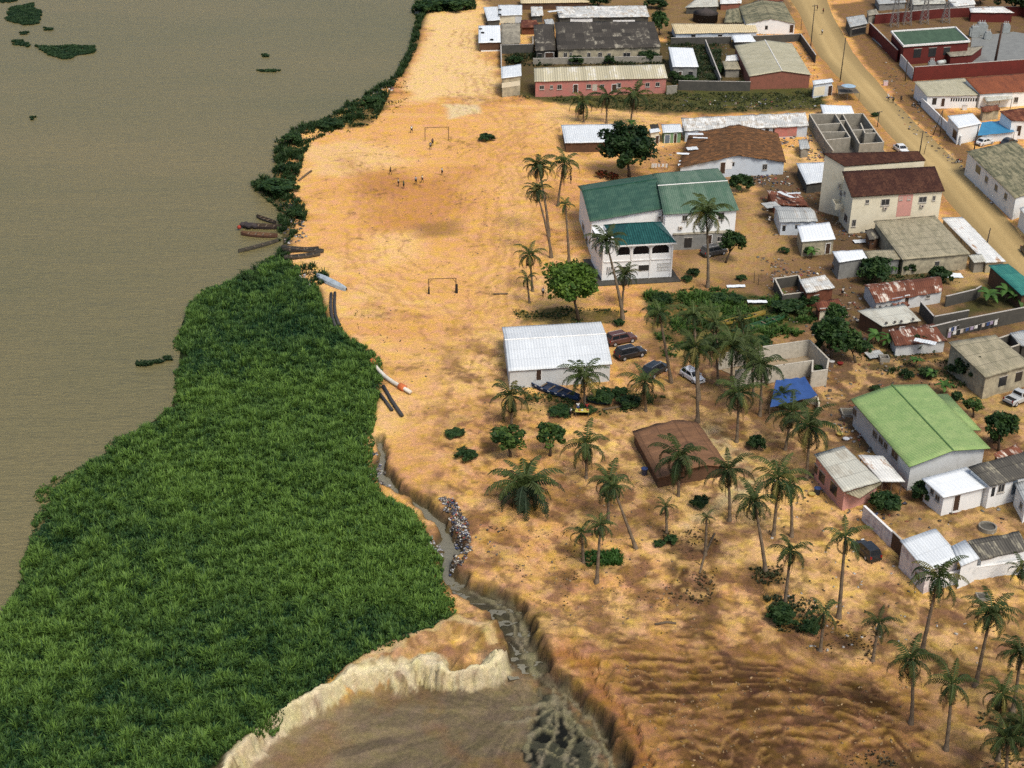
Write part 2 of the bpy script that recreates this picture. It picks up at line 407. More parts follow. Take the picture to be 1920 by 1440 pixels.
# settlement yards: greyer, browner trodden earth
zone([(1230, 380), (1420, 380), (1530, 420), (1640, 460), (1960, 560), (1960, 1000), (1700, 980), (1560, 930), (1420, 850), (1300, 740), (1200, 620), (1280, 530)], lin(124, 97, 69), 6, 7, .9, 75, .12)
zone([(1400, 370), (1470, 370), (1500, 470), (1400, 520), (1290, 520), (1240, 560), (1220, 500), (1300, 490)], lin(196, 156, 98), 4, 4, .7, 76)
zone([(1540, 640), (1720, 640), (1740, 740), (1600, 780), (1560, 760), (1540, 700)], lin(116, 90, 66), 4, 4, .85, 77)
zone([(1780, 745), (1880, 720), (1960, 780), (1900, 800), (1830, 790)], lin(190, 156, 98), 3, 3, .8, 78)
zone([(1630, 960), (1780, 950), (1940, 930), (1940, 1000), (1760, 990), (1700, 1000)], lin(172, 138, 88), 3, 3, .8, 79)
zone([(1440, 900), (1560, 930), (1640, 1010), (1700, 1080), (1760, 1120), (1940, 1090), (1940, 1250), (1760, 1200), (1600, 1120), (1500, 1040)], lins(204, 164, 98), 5, 6, .8, 80)
zone([(1590, 520), (1640, 520), (1600, 600), (1560, 560)], lin(140, 104, 72), 3, 3, .8, 81)
zone([(1770, 520), (1840, 505), (1870, 540), (1800, 560)], lin(186, 152, 98), 2, 2, .9, 82)
zone([(1400, 330), (1450, 330), (1500, 300), (1560, 340), (1600, 430), (1660, 450), (1690, 500), (1620, 520), (1560, 500), (1480, 445), (1430, 400)], lin(106, 84, 63), 2, 3, .95, 182, .3)
zone([(1270, 300), (1350, 330), (1480, 325), (1480, 350), (1380, 350), (1280, 330)], lin(112, 88, 64), 2, 3, .85, 183, .3)
zone([(1440, 520), (1640, 520), (1640, 640), (1540, 640), (1520, 590), (1450, 560)], lin(112, 88, 64), 2, 3, .9, 184, .3)
zone([(1640, 600), (1960, 560), (1960, 640), (1780, 650), (1680, 690)], lin(116, 92, 66), 2, 3, .85, 185, .3)
zone([(1580, 770), (1720, 910), (1700, 930), (1640, 880), (1560, 810)], lin(96, 78, 60), 1, 2, .9, 186, .3)
zone([(1200, 290), (1290, 260), (1280, 330), (1180, 330)], lin(170, 124, 76), 2, 3, .7, 187)
# ground beside the top houses, dark with weeds
zone([(945, 95), (1400, 70), (1420, 150), (1540, 165), (1545, 205), (1270, 215), (945, 178)], lin(70, 68, 48), 2, 3, .92, 83)
zone([(960, 172), (1270, 170), (1540, 165), (1555, 205), (1400, 212), (1200, 208), (1000, 190)], lin(92, 88, 52), 1.5, 3, .9, 84, .4)
zone([(1250, 60), (1350, 66), (1352, 150), (1262, 165)], lin(58, 62, 40), 1.5, 2, .9, 85)
zone([(900, -20), (1480, -60), (1490, 50), (1300, 75), (940, 50)], lin(112, 92, 66), 2, 3, .85, 86)
zone([(1270, 170), (1540, 165), (1545, 200), (1280, 206)], lin(84, 88, 46), 1.2, 2.5, .7, 87, .5)
# verge and far side of the road
zone([(1560, 10), (1640, 0), (1720, 150), (1790, 250), (1960, 380), (1960, 430), (1850, 350), (1700, 210), (1610, 100)], lin(136, 102, 66), 1, 1.6, .97, 88)
zone([(1480, 30), (1500, 20), (1640, 220), (1720, 300), (1860, 470), (1840, 470), (1660, 280), (1560, 170)], lin(176, 128, 72), 1.2, 1.5, .85, 89)
zone([(1620, 0), (2000, -40), (2000, 140), (1720, 150)], lin(112, 88, 64), 1.5, 1.5, .95, 90)
# light worn paths
zone([(1300, 795), (1345, 800), (1400, 850), (1440, 905), (1400, 930), (1290, 1000), (1275, 985), (1370, 910), (1330, 850)], lin(196, 176, 134), 1.2, 1.4, .85, 91)
zone([(1230, 740), (1300, 700), (1340, 760), (1280, 800), (1100, 790), (1120, 770)], lin(160, 122, 80), 2.5, 4, .7, 92)
# grass and weed patches, some with cast shade put into the colour
for pts, c_, st_ in (
        ([(955, 585), (1060, 578), (1170, 585), (1160, 605), (1060, 608), (980, 608)], (70, 76, 40), .85),  # grass tone, with the shadow of the tree put into the same patch
        ([(975, 735), (1080, 755), (1200, 740), (1240, 745), (1200, 770), (1130, 775), (1050, 775), (985, 765)], (76, 74, 38), .85),
        ([(1200, 550), (1330, 545), (1500, 560), (1530, 600), (1440, 640), (1330, 660), (1240, 670), (1225, 620)], (66, 76, 38), .85),
        ([(1090, 1035), (1160, 1035), (1165, 1062), (1100, 1060)], (66, 84, 36), .9),
        ([(1430, 1120), (1520, 1120), (1540, 1180), (1470, 1190)], (80, 70, 40), .85),
        ([(1545, 1165), (1620, 1185), (1630, 1240), (1590, 1235)], (96, 72, 46), .7),  # cast shadow of the small palm put into the ground colour
        ([(1400, 1060), (1470, 1070), (1470, 1100), (1410, 1095)], (92, 76, 46), .8),
        ([(1240, 1000), (1340, 1000), (1330, 1140), (1260, 1120)], (104, 78, 52), .95),  # dry scrub soil, darkened further to carry gully shadow
        ([(1600, 480), (1790, 480), (1790, 530), (1620, 540)], (84, 78, 52), .8),
        ([(1590, 660), (1830, 660), (1800, 720), (1620, 690)], (96, 82, 54), .8),
        ([(640, 215), (720, 195), (740, 165), (700, 230), (650, 245)], (84, 84, 48), .8),
        ([(1780, 545), (1960, 520), (1960, 570), (1800, 590)], (72, 74, 44), .85)):
    zone(pts, lin(*c_), 1.0, 2.2, st_, 93 + len(pts), .35)
# dug earth, ruts and damp streaks at the lower right
zone([(1100, 1225), (1300, 1190), (1560, 1240), (1760, 1290), (1820, 1560), (1190, 1560), (1150, 1330)], lin(138, 96, 52), 3, 5, .95, 100, .15)
zone([(1150, 1290), (1400, 1260), (1600, 1280), (1700, 1320), (1560, 1330), (1300, 1330)], lin(92, 62, 34), 2, 4, .85, 101, .25)
zone([(1280, 1380), (1460, 1350), (1540, 1440), (1400, 1560), (1250, 1500)], lin(90, 64, 38), 3, 5, .75, 102, .2)
zone([(1560, 1420), (1720, 1400), (1730, 1560), (1540, 1560)], lin(78, 70, 46), 2, 4, .7, 103, .3)
zone([(1250, 1180), (1330, 1120), (1380, 1160), (1330, 1220)], lin(98, 72, 46), 2, 3, .9, 104)
zone([(1040, 1130), (1200, 1120), (1260, 1160), (1160, 1210), (1060, 1190)], lin(212, 168, 106), 3, 5, .7, 105)
zone([(1000, 1140), (1080, 1130), (1080, 1190), (1010, 1200)], lin(120, 96, 66), 2, 3, .7, 106, .3)
zone([(1740, 1230), (1960, 1150), (1960, 1560), (1800, 1560)], lin(150, 118, 70), 5, 6, .8, 107)
zone([(1840, 1330), (1980, 1300), (1980, 1560), (1850, 1560)], lin(104, 92, 56), 4, 6, .8, 108)
TR = [[(1140, 1285), (1300, 1272), (1450, 1268), (1600, 1290), (1720, 1310)], [(1150, 1310), (1300, 1296), (1460, 1290), (1620, 1310), (1700, 1330)],
      [(1380, 1440), (1400, 1370), (1460, 1325), (1560, 1308), (1660, 1330)], [(1420, 1440), (1440, 1385), (1500, 1345), (1580, 1330), (1640, 1345)],
      [(1480, 1440), (1490, 1400), (1530, 1370), (1590, 1360)], [(1190, 1350), (1300, 1340), (1380, 1350)], [(1210, 1400), (1300, 1385), (1370, 1400)],
      [(1150, 1330), (1260, 1315), (1380, 1318)], [(1300, 1100), (1350, 1000), (1380, 930)], [(1270, 1110), (1310, 1010), (1340, 960)],
      [(1060, 1250), (1180, 1238), (1320, 1240), (1460, 1250)], [(1100, 1200), (1220, 1190), (1330, 1196)], [(930, 320), (950, 430), (920, 560), (880, 640), (860, 760)],
      [(1220, 1440), (1300, 1425), (1360, 1440)], [(1560, 1440), (1610, 1380), (1680, 1370), (1720, 1440)]]
for k in (0, 1, 3, 6): TR.append([(1130 + 6 * k, 1262 + 13 * k + rnd.uniform(-6, 6)), (1300, 1256 + 13 * k + rnd.uniform(-8, 8)), (1480, 1258 + 11 * k + rnd.uniform(-8, 8)), (1640, 1284 + 9 * k), (1740, 1300 + 7 * k)])
for k in (0, 2, 3, 6, 8):
    rx, ry = 60 + 26 * k, 26 + 13 * k
    TR.append([(1490 + rx * math.cos(t), 1420 + ry * math.sin(t)) for t in np.linspace(math.pi * (.95 + .02 * k), math.pi * 1.9, 8)])
RUT = np.zeros(GX.shape)
wobx = (fbm(GX * .3, GY * .3, 121) - .5) * 1.6
for i, t in enumerate(TR):
    P = Gnp(t); x0, y0 = P.min(0) - 4; x1, y1 = P.max(0) + 4
    iy = np.where((ys > y0) & (ys < y1))[0]; ix = np.where((xs > x0) & (xs < x1))[0]; sl_ = np.ix_(iy, ix)
    for off in (0.0, 1.7):
        d_, t_, _ = line_d(GX[sl_] + wobx[sl_] + off * .4, GY[sl_] + wobx[sl_] * .5 + off, P)
        RUT[sl_] = np.maximum(RUT[sl_], sstep(.5, .1, d_) * sstep(.40, .58, fbm(GX[sl_] * .5, GY[sl_] * .5, 130 + i)) * (.0 if i == 12 else 1))
HZ = HZ - RUT * .11 * (1 - CUT)
blend(RUT * .8, lin(74, 50, 28))
ridge = np.clip(np.roll(RUT, 3, axis=0) - RUT, 0, 1); HZ = HZ + ridge * .04; blend(ridge * .5, lin(196, 150, 86))
dugm = sstep(-3, 3, poly_sd(GX, GY, Gnp([(1100, 1225), (1300, 1200), (1560, 1240), (1760, 1290), (1820, 1700), (1190, 1700), (1150, 1330)])) + (fbm(GX * .2, GY * .2, 143, 4) - .5) * 5)
BT = [[(880, 60), (870, 160), (930, 260), (960, 400), (930, 560), (880, 700), (850, 800)], [(900, 150), (960, 250), (985, 380), (960, 520), (915, 650), (900, 780)], [(985, 300), (1000, 400), (975, 520), (925, 620)], [(640, 480), (720, 540), (860, 560), (930, 500)], [(660, 300), (700, 400), (700, 480), (800, 560), (880, 640)], [(780, 780), (900, 760), (1000, 780), (1150, 790)], [(1000, 230), (900, 300), (820, 400)], [(940, 220), (1100, 212), (1300, 214), (1530, 208)], [(1240, 740), (1220, 640), (1190, 560)], [(1420, 420), (1380, 520), (1260, 560)]]
bt_ = np.zeros(GX.shape)
for i, t in enumerate(BT):
    P = Gnp(t); d_, t_, _ = line_d(GX + wobx * 2.2, GY + wobx, P)
    for o_ in (0.0, 1.8, 4.5): bt_ = np.maximum(bt_, sstep(.55, .15, np.abs(d_ - o_)) * sstep(.36, .6, fbm(GX * .25, GY * .25, 190 + i)))
HZ = HZ - bt_ * .06; blend(bt_ * .42 * (1 - dugm), lin(176, 126, 72))
# lumps of turned soil over the lower right
low = sstep(185, 150, GY) * sstep(10, 22, GX)
HZ = HZ + (fbm(GX * .9 + GY * .2, GY * .42, 140, 6) - .5) * .24 * low * (1 - CUT) * (1 - PW)
wq = (fbm(GX * .12, GY * .12, 149, 3) - .5) * 5
HZ = HZ + (fbm(GX * 1.8, GY * 1.0, 141, 4) - .5) * .17 * low * (1 - CUT) * (1 - PW)
blend(sstep(.5, .64, fbm(GX * .22 + GY * .1 + wq, GY * .4 + wq * 1.6 + GX * .12, 144, 6)) * low * sstep(150, 130, GY) * (1 - CUT) * (1 - PW) * .8, lin(84, 60, 38)); blend(sstep(.56, .68, fbm(GX * .3 - wq, GY * .3 + wq, 145, 6)) * low * sstep(150, 130, GY) * (1 - CUT) * (1 - PW) * .45, lin(178, 130, 74))
# erosion lines on the slope right of the stream
ero = np.abs(fbm(GX * .35 + GY * .25, GY * .12, 142, 4) - .5)
eb = sstep(.06, .0, ero) * sstep(205, 170, GY) * sstep(-12, -4, GX) * (1 - CUT)
HZ = HZ - eb * .16; blend(eb * .45, lin(140, 98, 56))
slope = sstep(215, 190, GY) * sstep(-14, -6, GX) * (1 - CUT) * (1 - PW) * (1 - dugm)
blend(sstep(.50, .66, fbm(GX * .33, GY * .33, 146, 6)) * slope * .8, lin(130, 92, 60)); blend(sstep(.53, .66, fbm(GX * .5, GY * .5, 147, 6)) * slope * .55, lins(214, 174, 116)); blend(sstep(.60, .68, fbm(GX * 1.2, GY * 1.2, 148, 4)) * slope * .5, lin(104, 78, 54))
# dark organic specks and twigs
sp = sstep(.72, .80, n3[..., 0] * .6 + n2[..., 0] * .4 + .07); blend(sp * .5, lin(96, 74, 46))
# heaps, pit, bank, stream
blend(sstep(.05, .3, PR2) * sstep(0, .05, T2), lin(186, 144, 92)); blend(sstep(.1, .4, PR2) * sstep(.48, .6, fbm(T2 * 30, D2 * .4, 172, 4)) * .7, lin(140, 100, 60)); blend(sstep(.7, .9, PR2) * sstep(0, .05, T2) * .8, lin(216, 186, 134))
blend(PW, lin(118, 104, 84)); blend(PW * sstep(.48, .64, n1[..., 0]) * .9, lin(146, 126, 96)); ang = np.arctan2(GY - 118, GX - 2.0); rr_ = np.hypot(GX - 2, GY - 118)
blend(PW * sstep(.5, .62, fbm(ang * 9, rr_ * .12, 150, 5)) * .45, lin(84, 76, 62)); blend(PW * sstep(.54, .64, fbm(ang * 14 + 5, rr_ * .2, 151, 5)) * .4, lin(150, 132, 102)); blend(PW * sstep(.52, .66, fbm(GX * .2, GY * .2, 152, 5)) * .5, lin(132, 98, 62))
b1m = sstep(.04, .25, PR1) * (T1 > .001); blend(b1m, lin(206, 192, 160)); blend(b1m * sstep(.42, .62, fbm(T1 * 70, D1 * .25, 170, 4)) * .7, lin(196, 176, 138)); blend(b1m * sstep(.56, .66, fbm(T1 * 90, D1 * .4, 171, 4)) * .6, lin(120, 92, 62)); blend(sstep(.62, .85, PR1) * (T1 > .001), lin(228, 212, 176))  # pale rim puts a sunlit crest into the soil colour, streaked face adds contrast
bk = sstep(3.6, .2, BD) * (BS > 0) * (1 - PW * .3); blend(bk * .9, lin(160, 106, 50))
bk2 = sstep(4, .5, BD) * (BS < 0); blend(bk2 * .6, lin(188, 134, 72))
# dark wet mud where the stream fans out
mud = np.zeros(GX.shape)
Pm = Gnp([(1000, 1285), (1062, 1300), (1105, 1350), (1140, 1420), (1150, 1540), (1030, 1540), (990, 1400), (1020, 1330)], PIT_Z)
mud = sstep(-.4, .5, poly_sd(GX, GY, Pm) + (fbm(GX * .45, GY * .45, 160, 5) - .5) * 6.5)
blend(mud * PW, lin(72, 72, 62)); 
rill = sstep(.035, .012, np.abs(fbm(GX * .45, GY * .3, 161, 4) - .5)) * mud * PW; HZ = HZ + rill * .12; blend(rill * .9, lin(138, 130, 104))
BR = [[(842, 1056), (880, 1100), (945, 1116), (982, 1165), (990, 1220), (1008, 1262)], [(862, 1100), (915, 1122), (958, 1150), (972, 1200), (1000, 1250), (1060, 1288)], [(920, 1112), (975, 1150), (1000, 1215), (1000, 1262)]]
BR2 = [[(1000, 1262), (1040, 1296), (1050, 1340), (1032, 1392), (1008, 1445), (990, 1520)], [(1050, 1288), (1064, 1330), (1090, 1372), (1126, 1402), (1108, 1445), (1100, 1520)], [(1056, 1290), (1104, 1345), (1138, 1400), (1158, 1470)], [(1060, 1300), (1036, 1345), (1000, 1372), (984, 1420)], [(1064, 1330), (1072, 1380), (1052, 1440), (1060, 1520)], [(1030, 1330), (985, 1352), (950, 1362)], [(1040, 1310), (1000, 1326), (960, 1330)]]
brd = np.full(GX.shape, 1e9); wbx = (fbm(GX * .7, GY * .7, 180, 4) - .5) * 1.3; wby = (fbm(GX * .7, GY * .7, 181, 4) - .5) * 1.3
iy = np.where((ys > 96) & (ys < 190))[0]; ix = np.where((xs > -22) & (xs < 22))[0]; sl_ = np.ix_(iy, ix)
for t in BR: brd[sl_] = np.minimum(brd[sl_], line_d(GX[sl_] + wbx[sl_], GY[sl_] + wby[sl_], Gnp(t, -1.1))[0])
for t in BR2: brd[sl_] = np.minimum(brd[sl_], line_d(GX[sl_] + wbx[sl_], GY[sl_] + wby[sl_], Gnp(t, -1.75))[0])
brm = sstep(.34, .10, brd + (fbm(GX * 1.3, GY * 1.3, 183, 3) - .5) * .3) * np.clip(CUT + mud + PW * .8, 0, 1)
blk = sstep(.60, .66, fbm(GX * .5, GY * .5, 163, 4)) * mud * PW; HZ = HZ - blk * .25; blend(blk, lin(30, 32, 32))
blend(CUT * (1 - PW), lin(70, 66, 54)); blend(CUT * sstep(.45, .62, n3[..., 0]) * .5, lin(104, 98, 78)); blend(CUT * sstep(.52, .40, STT) * .7, lin(128, 120, 94))
HZ = HZ + brm * .12; blend(brm * .75, lin(142, 134, 110)); edge = sstep(1.1, .2, np.abs(SD - WN - .35)) * sstep(.02, .06, STT) * (1 - PW); blend(edge * .6, lin(70, 56, 40))
# shore and marsh soil
blend(sstep(-3.2, -.4, RS), lin(92, 84, 56)); blend(sstep(-.5, 1.0, MS), lin(34, 46, 26))
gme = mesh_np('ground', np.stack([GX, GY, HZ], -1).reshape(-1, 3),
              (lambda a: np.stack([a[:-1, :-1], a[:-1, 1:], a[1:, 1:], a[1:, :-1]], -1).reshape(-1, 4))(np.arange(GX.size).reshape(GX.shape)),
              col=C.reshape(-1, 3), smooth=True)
def ground_mat():
    mt, nt, b = newmat('sandy earth')
    a = N(nt, 'ShaderNodeAttribute', attribute_name='Col')
    f1 = noise(nt, 2.2, 6, .72); f2 = noise(nt, 11, 4, .7); f3 = noise(nt, .5, 5, .65)
    k = math_(nt, 'MULTIPLY', math_(nt, 'MULTIPLY_ADD', ramp(nt, f1, .3, .7), .46, .77), math_(nt, 'MULTIPLY_ADD', ramp(nt, f2, .3, .7), .62, .69))
    c = mixc(nt, 1.0, a.outputs['Color'], k, 'MULTIPLY')
    hs = N(nt, 'ShaderNodeHueSaturation'); nt.links.new(c, hs.inputs['Color'])
    nt.links.new(math_(nt, 'MULTIPLY_ADD', ramp(nt, f3, .3, .7), .04, .48), hs.inputs['Hue'])
    nt.links.new(math_(nt, 'MULTIPLY_ADD', ramp(nt, f3, .3, .7), .2, .82), hs.inputs['Saturation'])
    spk = ramp(nt, noise(nt, 5.5, 2, .5), .70, .76)
    c2 = mixc(nt, math_(nt, 'MULTIPLY', spk, .45), hs.outputs[0], (.10, .07, .035))
    nt.links.new(c2, b.inputs['Base Color']); b.inputs['Roughness'].default_value = .95; b.inputs['Specular IOR Level'].default_value = .05
    bump(nt, b, math_(nt, 'ADD', f1, math_(nt, 'MULTIPLY', f2, .4)), .8, .16)
    return mt
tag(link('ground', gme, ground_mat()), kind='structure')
def hz(x, y):
    ix = int(np.clip(np.searchsorted(xs, x) - 1, 0, len(xs) - 2)); iy = int(np.clip(np.searchsorted(ys, y) - 1, 0, len(ys) - 2))
    fx = (x - xs[ix]) / (xs[ix + 1] - xs[ix]); fy = (y - ys[iy]) / (ys[iy + 1] - ys[iy])
    return float((HZ[iy, ix] * (1 - fx) + HZ[iy, ix + 1] * fx) * (1 - fy) + (HZ[iy + 1, ix] * (1 - fx) + HZ[iy + 1, ix + 1] * fx) * fy)
def hz_np(x, y):
    ix = np.clip(np.searchsorted(xs, x) - 1, 0, len(xs) - 2); iy = np.clip(np.searchsorted(ys, y) - 1, 0, len(ys) - 2)
    fx = (x - xs[ix]) / (xs[ix + 1] - xs[ix]); fy = (y - ys[iy]) / (ys[iy + 1] - ys[iy])
    return (HZ[iy, ix] * (1 - fx) + HZ[iy, ix + 1] * fx) * (1 - fy) + (HZ[iy + 1, ix] * (1 - fx) + HZ[iy + 1, ix + 1] * fx) * fy
def ground(px, py):
    p = G(px, py); p.z = hz(p.x, p.y); return p

# river water: one wide sheet; the land rises through it at the shore
def water_mat(name, c1, c2, rough, s, bs):
    mt, nt, b = newmat(name)
    tc = N(nt, 'ShaderNodeNewGeometry'); mp = N(nt, 'ShaderNodeMapping'); mp.inputs['Scale'].default_value = (.35, 1.0, 1.0); mp.inputs['Rotation'].default_value = (0, 0, R(-12))
    nt.links.new(tc.outputs['Position'], mp.inputs[0])
    big = ramp(nt, noise(nt, .02, 5, .6, mp.outputs[0]), .3, .7)
    rip = noise(nt, s, 5, .75, mp.outputs[0]); rip2 = noise(nt, s * .22, 4, .7, mp.outputs[0])
    c = mixc(nt, big, c1, c2)
    c = mixc(nt, 1.0, c, math_(nt, 'MULTIPLY_ADD', ramp(nt, rip, .3, .7), .30, .85), 'MULTIPLY')  # ripple sheen put into the base colour as light and dark
    nt.links.new(c, b.inputs['Base Color']); b.inputs['Roughness'].default_value = rough; b.inputs['Specular IOR Level'].default_value = .45
    bump(nt, b, math_(nt, 'ADD', rip, math_(nt, 'MULTIPLY', rip2, 2.0)), bs, .3)
    return mt
rp = np.array([(x + 4.0, y) for x, y in Gnp(SHORE)] + [(-3000, 40), (-3000, 4500), (-150, 4500)])
wm = mesh_np('river', np.column_stack([rp, np.full(len(rp), -.55)]), [np.arange(len(rp))[None, :]])
tag(link('river', wm, water_mat('silty river water', (.126, .113, .045), (.172, .138, .056), .42, 1.7, 1.0)), kind='structure')
# stream of grey run-off in its cut
sv_, sf_ = [], []
def stream_strip():
    P = st_W; L = []
    for i in range(len(P) - 1):
        for k in range(8): L.append((P[i] + (P[i + 1] - P[i]) * k / 8, (i + k / 8) / (len(P) - 1)))
    L = [l for l in L if l[1] < .71]
    for i, (p, t) in enumerate(L):
        a = L[max(i - 1, 0)][0]; b = L[min(i + 1, len(L) - 1)][0]; d = (b - a) / np.linalg.norm(b - a); n_ = np.array([-d[1], d[0]])
        w_ = np.interp(t, np.linspace(0, 1, len(st_w)), st_w) * 1.9
        z = -1.35 - .2 * sstep(.66, .71, t)
        sv_.extend([(*(p + n_ * w_), z), (*(p - n_ * w_), z)])
        if i: q = 2 * i; sf_.append((q - 2, q - 1, q + 1, q))
stream_strip()
tag(link('stream', mesh_np('stream', np.array(sv_), np.array(sf_)), water_mat('grey stream water', (.19, .18, .13), (.13, .125, .095), .35, 2.5, .3)), kind='structure')
# dirt road
def road():
    nL, nR = Gnp(ROAD_L), Gnp(ROAD_R); vs = []; cs = []; m_ = 15; k_ = 14
    a = np.arange(0, len(nL) - 1 + 1e-6, 1 / k_); q = np.arange(len(nL))
    for j, t in enumerate(a):
        l = np.array([np.interp(t, q, nL[:, 0]), np.interp(t, q, nL[:, 1])]); r_ = np.array([np.interp(t, q, nR[:, 0]), np.interp(t, q, nR[:, 1])])
        for i in range(m_):
            s_ = i / (m_ - 1); jit = 0
            if i in (0, m_ - 1): jit = (vnoise(np.array(t * 3.3), np.array(i * 1.7), 5) - .5) * .14
            p = l + (r_ - l) * (s_ + jit); vs.append((p[0], p[1], hz(p[0], p[1]) + (.05 if 0 < i < m_ - 1 else -.03)))
            tr_ = math.exp(-((s_ - .33) / .07) ** 2) + math.exp(-((s_ - .62) / .07) ** 2)
            k = .5 + .5 * vnoise(np.array(t * 2.0), np.array(s_ * 3), 9)
            cs.append((lin(186, 160, 116) * (1 - .35 * abs(s_ - .5) * 2) + lin(214, 190, 146) * .18 * tr_ * k) * KA * (.85 + .25 * k))
    f = (lambda b: np.stack([b[:-1, :-1], b[:-1, 1:], b[1:, 1:], b[1:, :-1]], -1).reshape(-1, 4))(np.arange(len(vs)).reshape(len(a), m_))
    return mesh_np('road', np.array(vs), f, col=np.array(cs), smooth=True)
tag(link('road', road(), attrmat('packed dirt', .95, .35, 4, .5)), kind='structure')
# ================================================================== VEGETATION
def blades(name, P, H, wdt, n, colA, colB, mixv, seed, spread=.55, segs=2):
    """tufts of leaf blades at P (K,3); H heights (K,)"""
    g = np.random.default_rng(seed); K = len(P)
    base = np.repeat(P, n, 0); h = np.repeat(H, n) * g.uniform(.55, 1.15, K * n)
    az = g.uniform(0, 2 * np.pi, K * n); ln = g.uniform(.15, 1.0, K * n) * spread
    d = np.stack([np.cos(az), np.sin(az)], -1); s_ = np.stack([-d[:, 1], d[:, 0]], -1)
    w_ = wdt * g.uniform(.6, 1.4, K * n)
    off = d * (g.uniform(0, .12, K * n) * np.repeat(H, n))[:, None]
    b0 = base.copy(); b0[:, :2] += off
    mid = b0.copy(); mid[:, :2] += d * (h * ln * .45)[:, None]; mid[:, 2] += h * (1 - ln * .25) * .72
    tip = b0.copy(); tip[:, :2] += d * (h * ln * 1.15)[:, None]; tip[:, 2] += h * (1 - ln * .55)
    z = np.zeros((K * n, 1)); sw = np.concatenate([s_ * w_[:, None] * .5, z], 1)
    v = np.stack([b0 - sw * .8, b0 + sw * .8, mid + sw * 1.1, mid - sw * 1.1, tip], 1).reshape(-1, 3)
    i0 = np.arange(K * n) * 5
    q = np.stack([i0, i0 + 1, i0 + 2, i0 + 3], -1); t = np.stack([i0 + 3, i0 + 2, i0 + 4], -1)
    mv = np.clip(np.repeat(mixv, n) + g.uniform(-.22, .22, K * n), 0, 1.4)[:, None]
    c = np.asarray(colA) * (1 - mv) + np.asarray(colB) * mv
    c = np.repeat(c, 5, 0)
    return mesh_np(name, v, [q, t], col=c)
def sample_poly(P, dens, g):
    x0, y0 = P.min(0); x1, y1 = P.max(0); n = int((x1 - x0) * (y1 - y0) * dens)
    q = g.uniform((x0, y0), (x1, y1), (n, 2)); s_ = poly_sd(q[:, 0], q[:, 1], P)
    return q, s_
LEAF = leafmat('leaf', (1, 1, 1), .28)
# the reed marsh: nobody could count its plants
g = np.random.default_rng(5)
mo = MARSH.copy()
q = g.uniform(ms_W.min(0) - 3, ms_W.max(0) + 3, (int(np.prod(ms_W.max(0) - ms_W.min(0) + 6) * 24), 2)); s_ = poly_sd(q[:, 0], q[:, 1], ms_W)
cl = (q[:, 1] < 101) | (np.abs(q[:, 0]) > .40 * q[:, 1] + 12)
k = (s_ + (fbm(q[:, 0] * .16, q[:, 1] * .16, 200, 5) - .5) * np.where(q[:, 0] < -22, 6.5, 2.2) > 0) & ~cl
k &= (g.uniform(0, 1, len(q)) < np.clip(1.25 - q[:, 1] / 420, .45, 1))
q, s_ = q[k], s_[k]
hh = .6 * fbm(q[:, 0] * 1.25, q[:, 1] * 1.0, 201, 3) + .4 * fbm(q[:, 0] * .5, q[:, 1] * .4, 204, 3); big = fbm(q[:, 0] * .055, q[:, 1] * .055, 202, 4); md = fbm(q[:, 0] * .9, q[:, 1] * .9, 203, 2)
H = (.5 + 1.05 * sstep(.32, .68, hh) * (.4 + 1.2 * md)) * np.clip(.45 + s_ * .35, .45, 1)
P3 = np.column_stack([q, np.maximum(hz_np(q[:, 0], q[:, 1]), -.6) - .05])
mixv = np.clip(.45 + (hh - .47) * 2.0 + (md - .5) * .5 + (big - .5) * 1.5 + np.clip((170 - q[:, 1]) / 160, -.4, .35) * .5 + np.clip(q[:, 0] + 40, -40, 20) * .004, 0, 1)
odd = g.uniform(0, 1, len(q)); mixv = np.where(odd > .9, np.clip(mixv + .45, 0, 1.35), np.where(odd < .08, mixv * .3, mixv))
me = blades('reed_bed', P3, H, .10, 5, (.012, .044, .018), (.094, .170, .032), mixv, 6, .55)
tag(link('reed_bed', me, LEAF), 'dense green bed of reeds and grass along the river bank', 'reeds', kind='stuff')
print('reeds', len(q))

def cover(name, pts, dens, hr, label, cat, ca=(.014, .045, .014), cb=(.06, .11, .022), seed=1, thr=.45, fs=.35, wdt=.14, n=5, zmin=-.6):
    P = Gnp(pts); gg = np.random.default_rng(seed); q, s_ = sample_poly(P, dens, gg)
    f = fbm(q[:, 0] * fs, q[:, 1] * fs, 300 + seed, 4)
    k = (s_ > 0) & (f + np.clip(s_, 0, 3) * .03 > thr); q, f = q[k], f[k]
    if len(q) == 0: return
    H = hr[0] + (hr[1] - hr[0]) * np.clip((f - thr) * 3.2, 0, 1) * gg.uniform(.7, 1.2, len(q))
    me = blades(name, np.column_stack([q, np.maximum(hz_np(q[:, 0], q[:, 1]), zmin) - .03]), H, wdt, n, ca, cb, np.clip(f * 1.2 - .1 + gg.uniform(-.15, .15, len(q)), 0, 1), seed, .8)
    tag(link(name, me, LEAF), label, cat, kind='stuff')
SH2 = [(905, -60), (870, 0), (890, -5), (893, 18), (845, 22), (800, 24), (790, 40), (783, 90), (752, 145), (735, 165), (720, 200), (700, 235), (640, 240), (590, 265), (570, 290), (560, 330), (548, 360), (572, 385), (575, 420),
       (545, 450), (540, 500), (600, 500), (625, 530), (560, 540), (490, 535), (440, 525), (470, 500), (522, 478), (520, 450), (524, 420), (518, 385), (475, 352), (470, 340), (508, 325), (516, 300), (512, 262), (545, 240), (600, 222), (640, 200), (690, 172), (742, 138), (768, 85), (780, 30), (770, 15), (785, 0), (800, -60)]
cover('shore_weeds', SH2, 7, (.3, 1.7), 'dark green weeds and water plants along the river shore', 'weeds', (.010, .036, .014), (.045, .085, .02), 2, .40, .5)
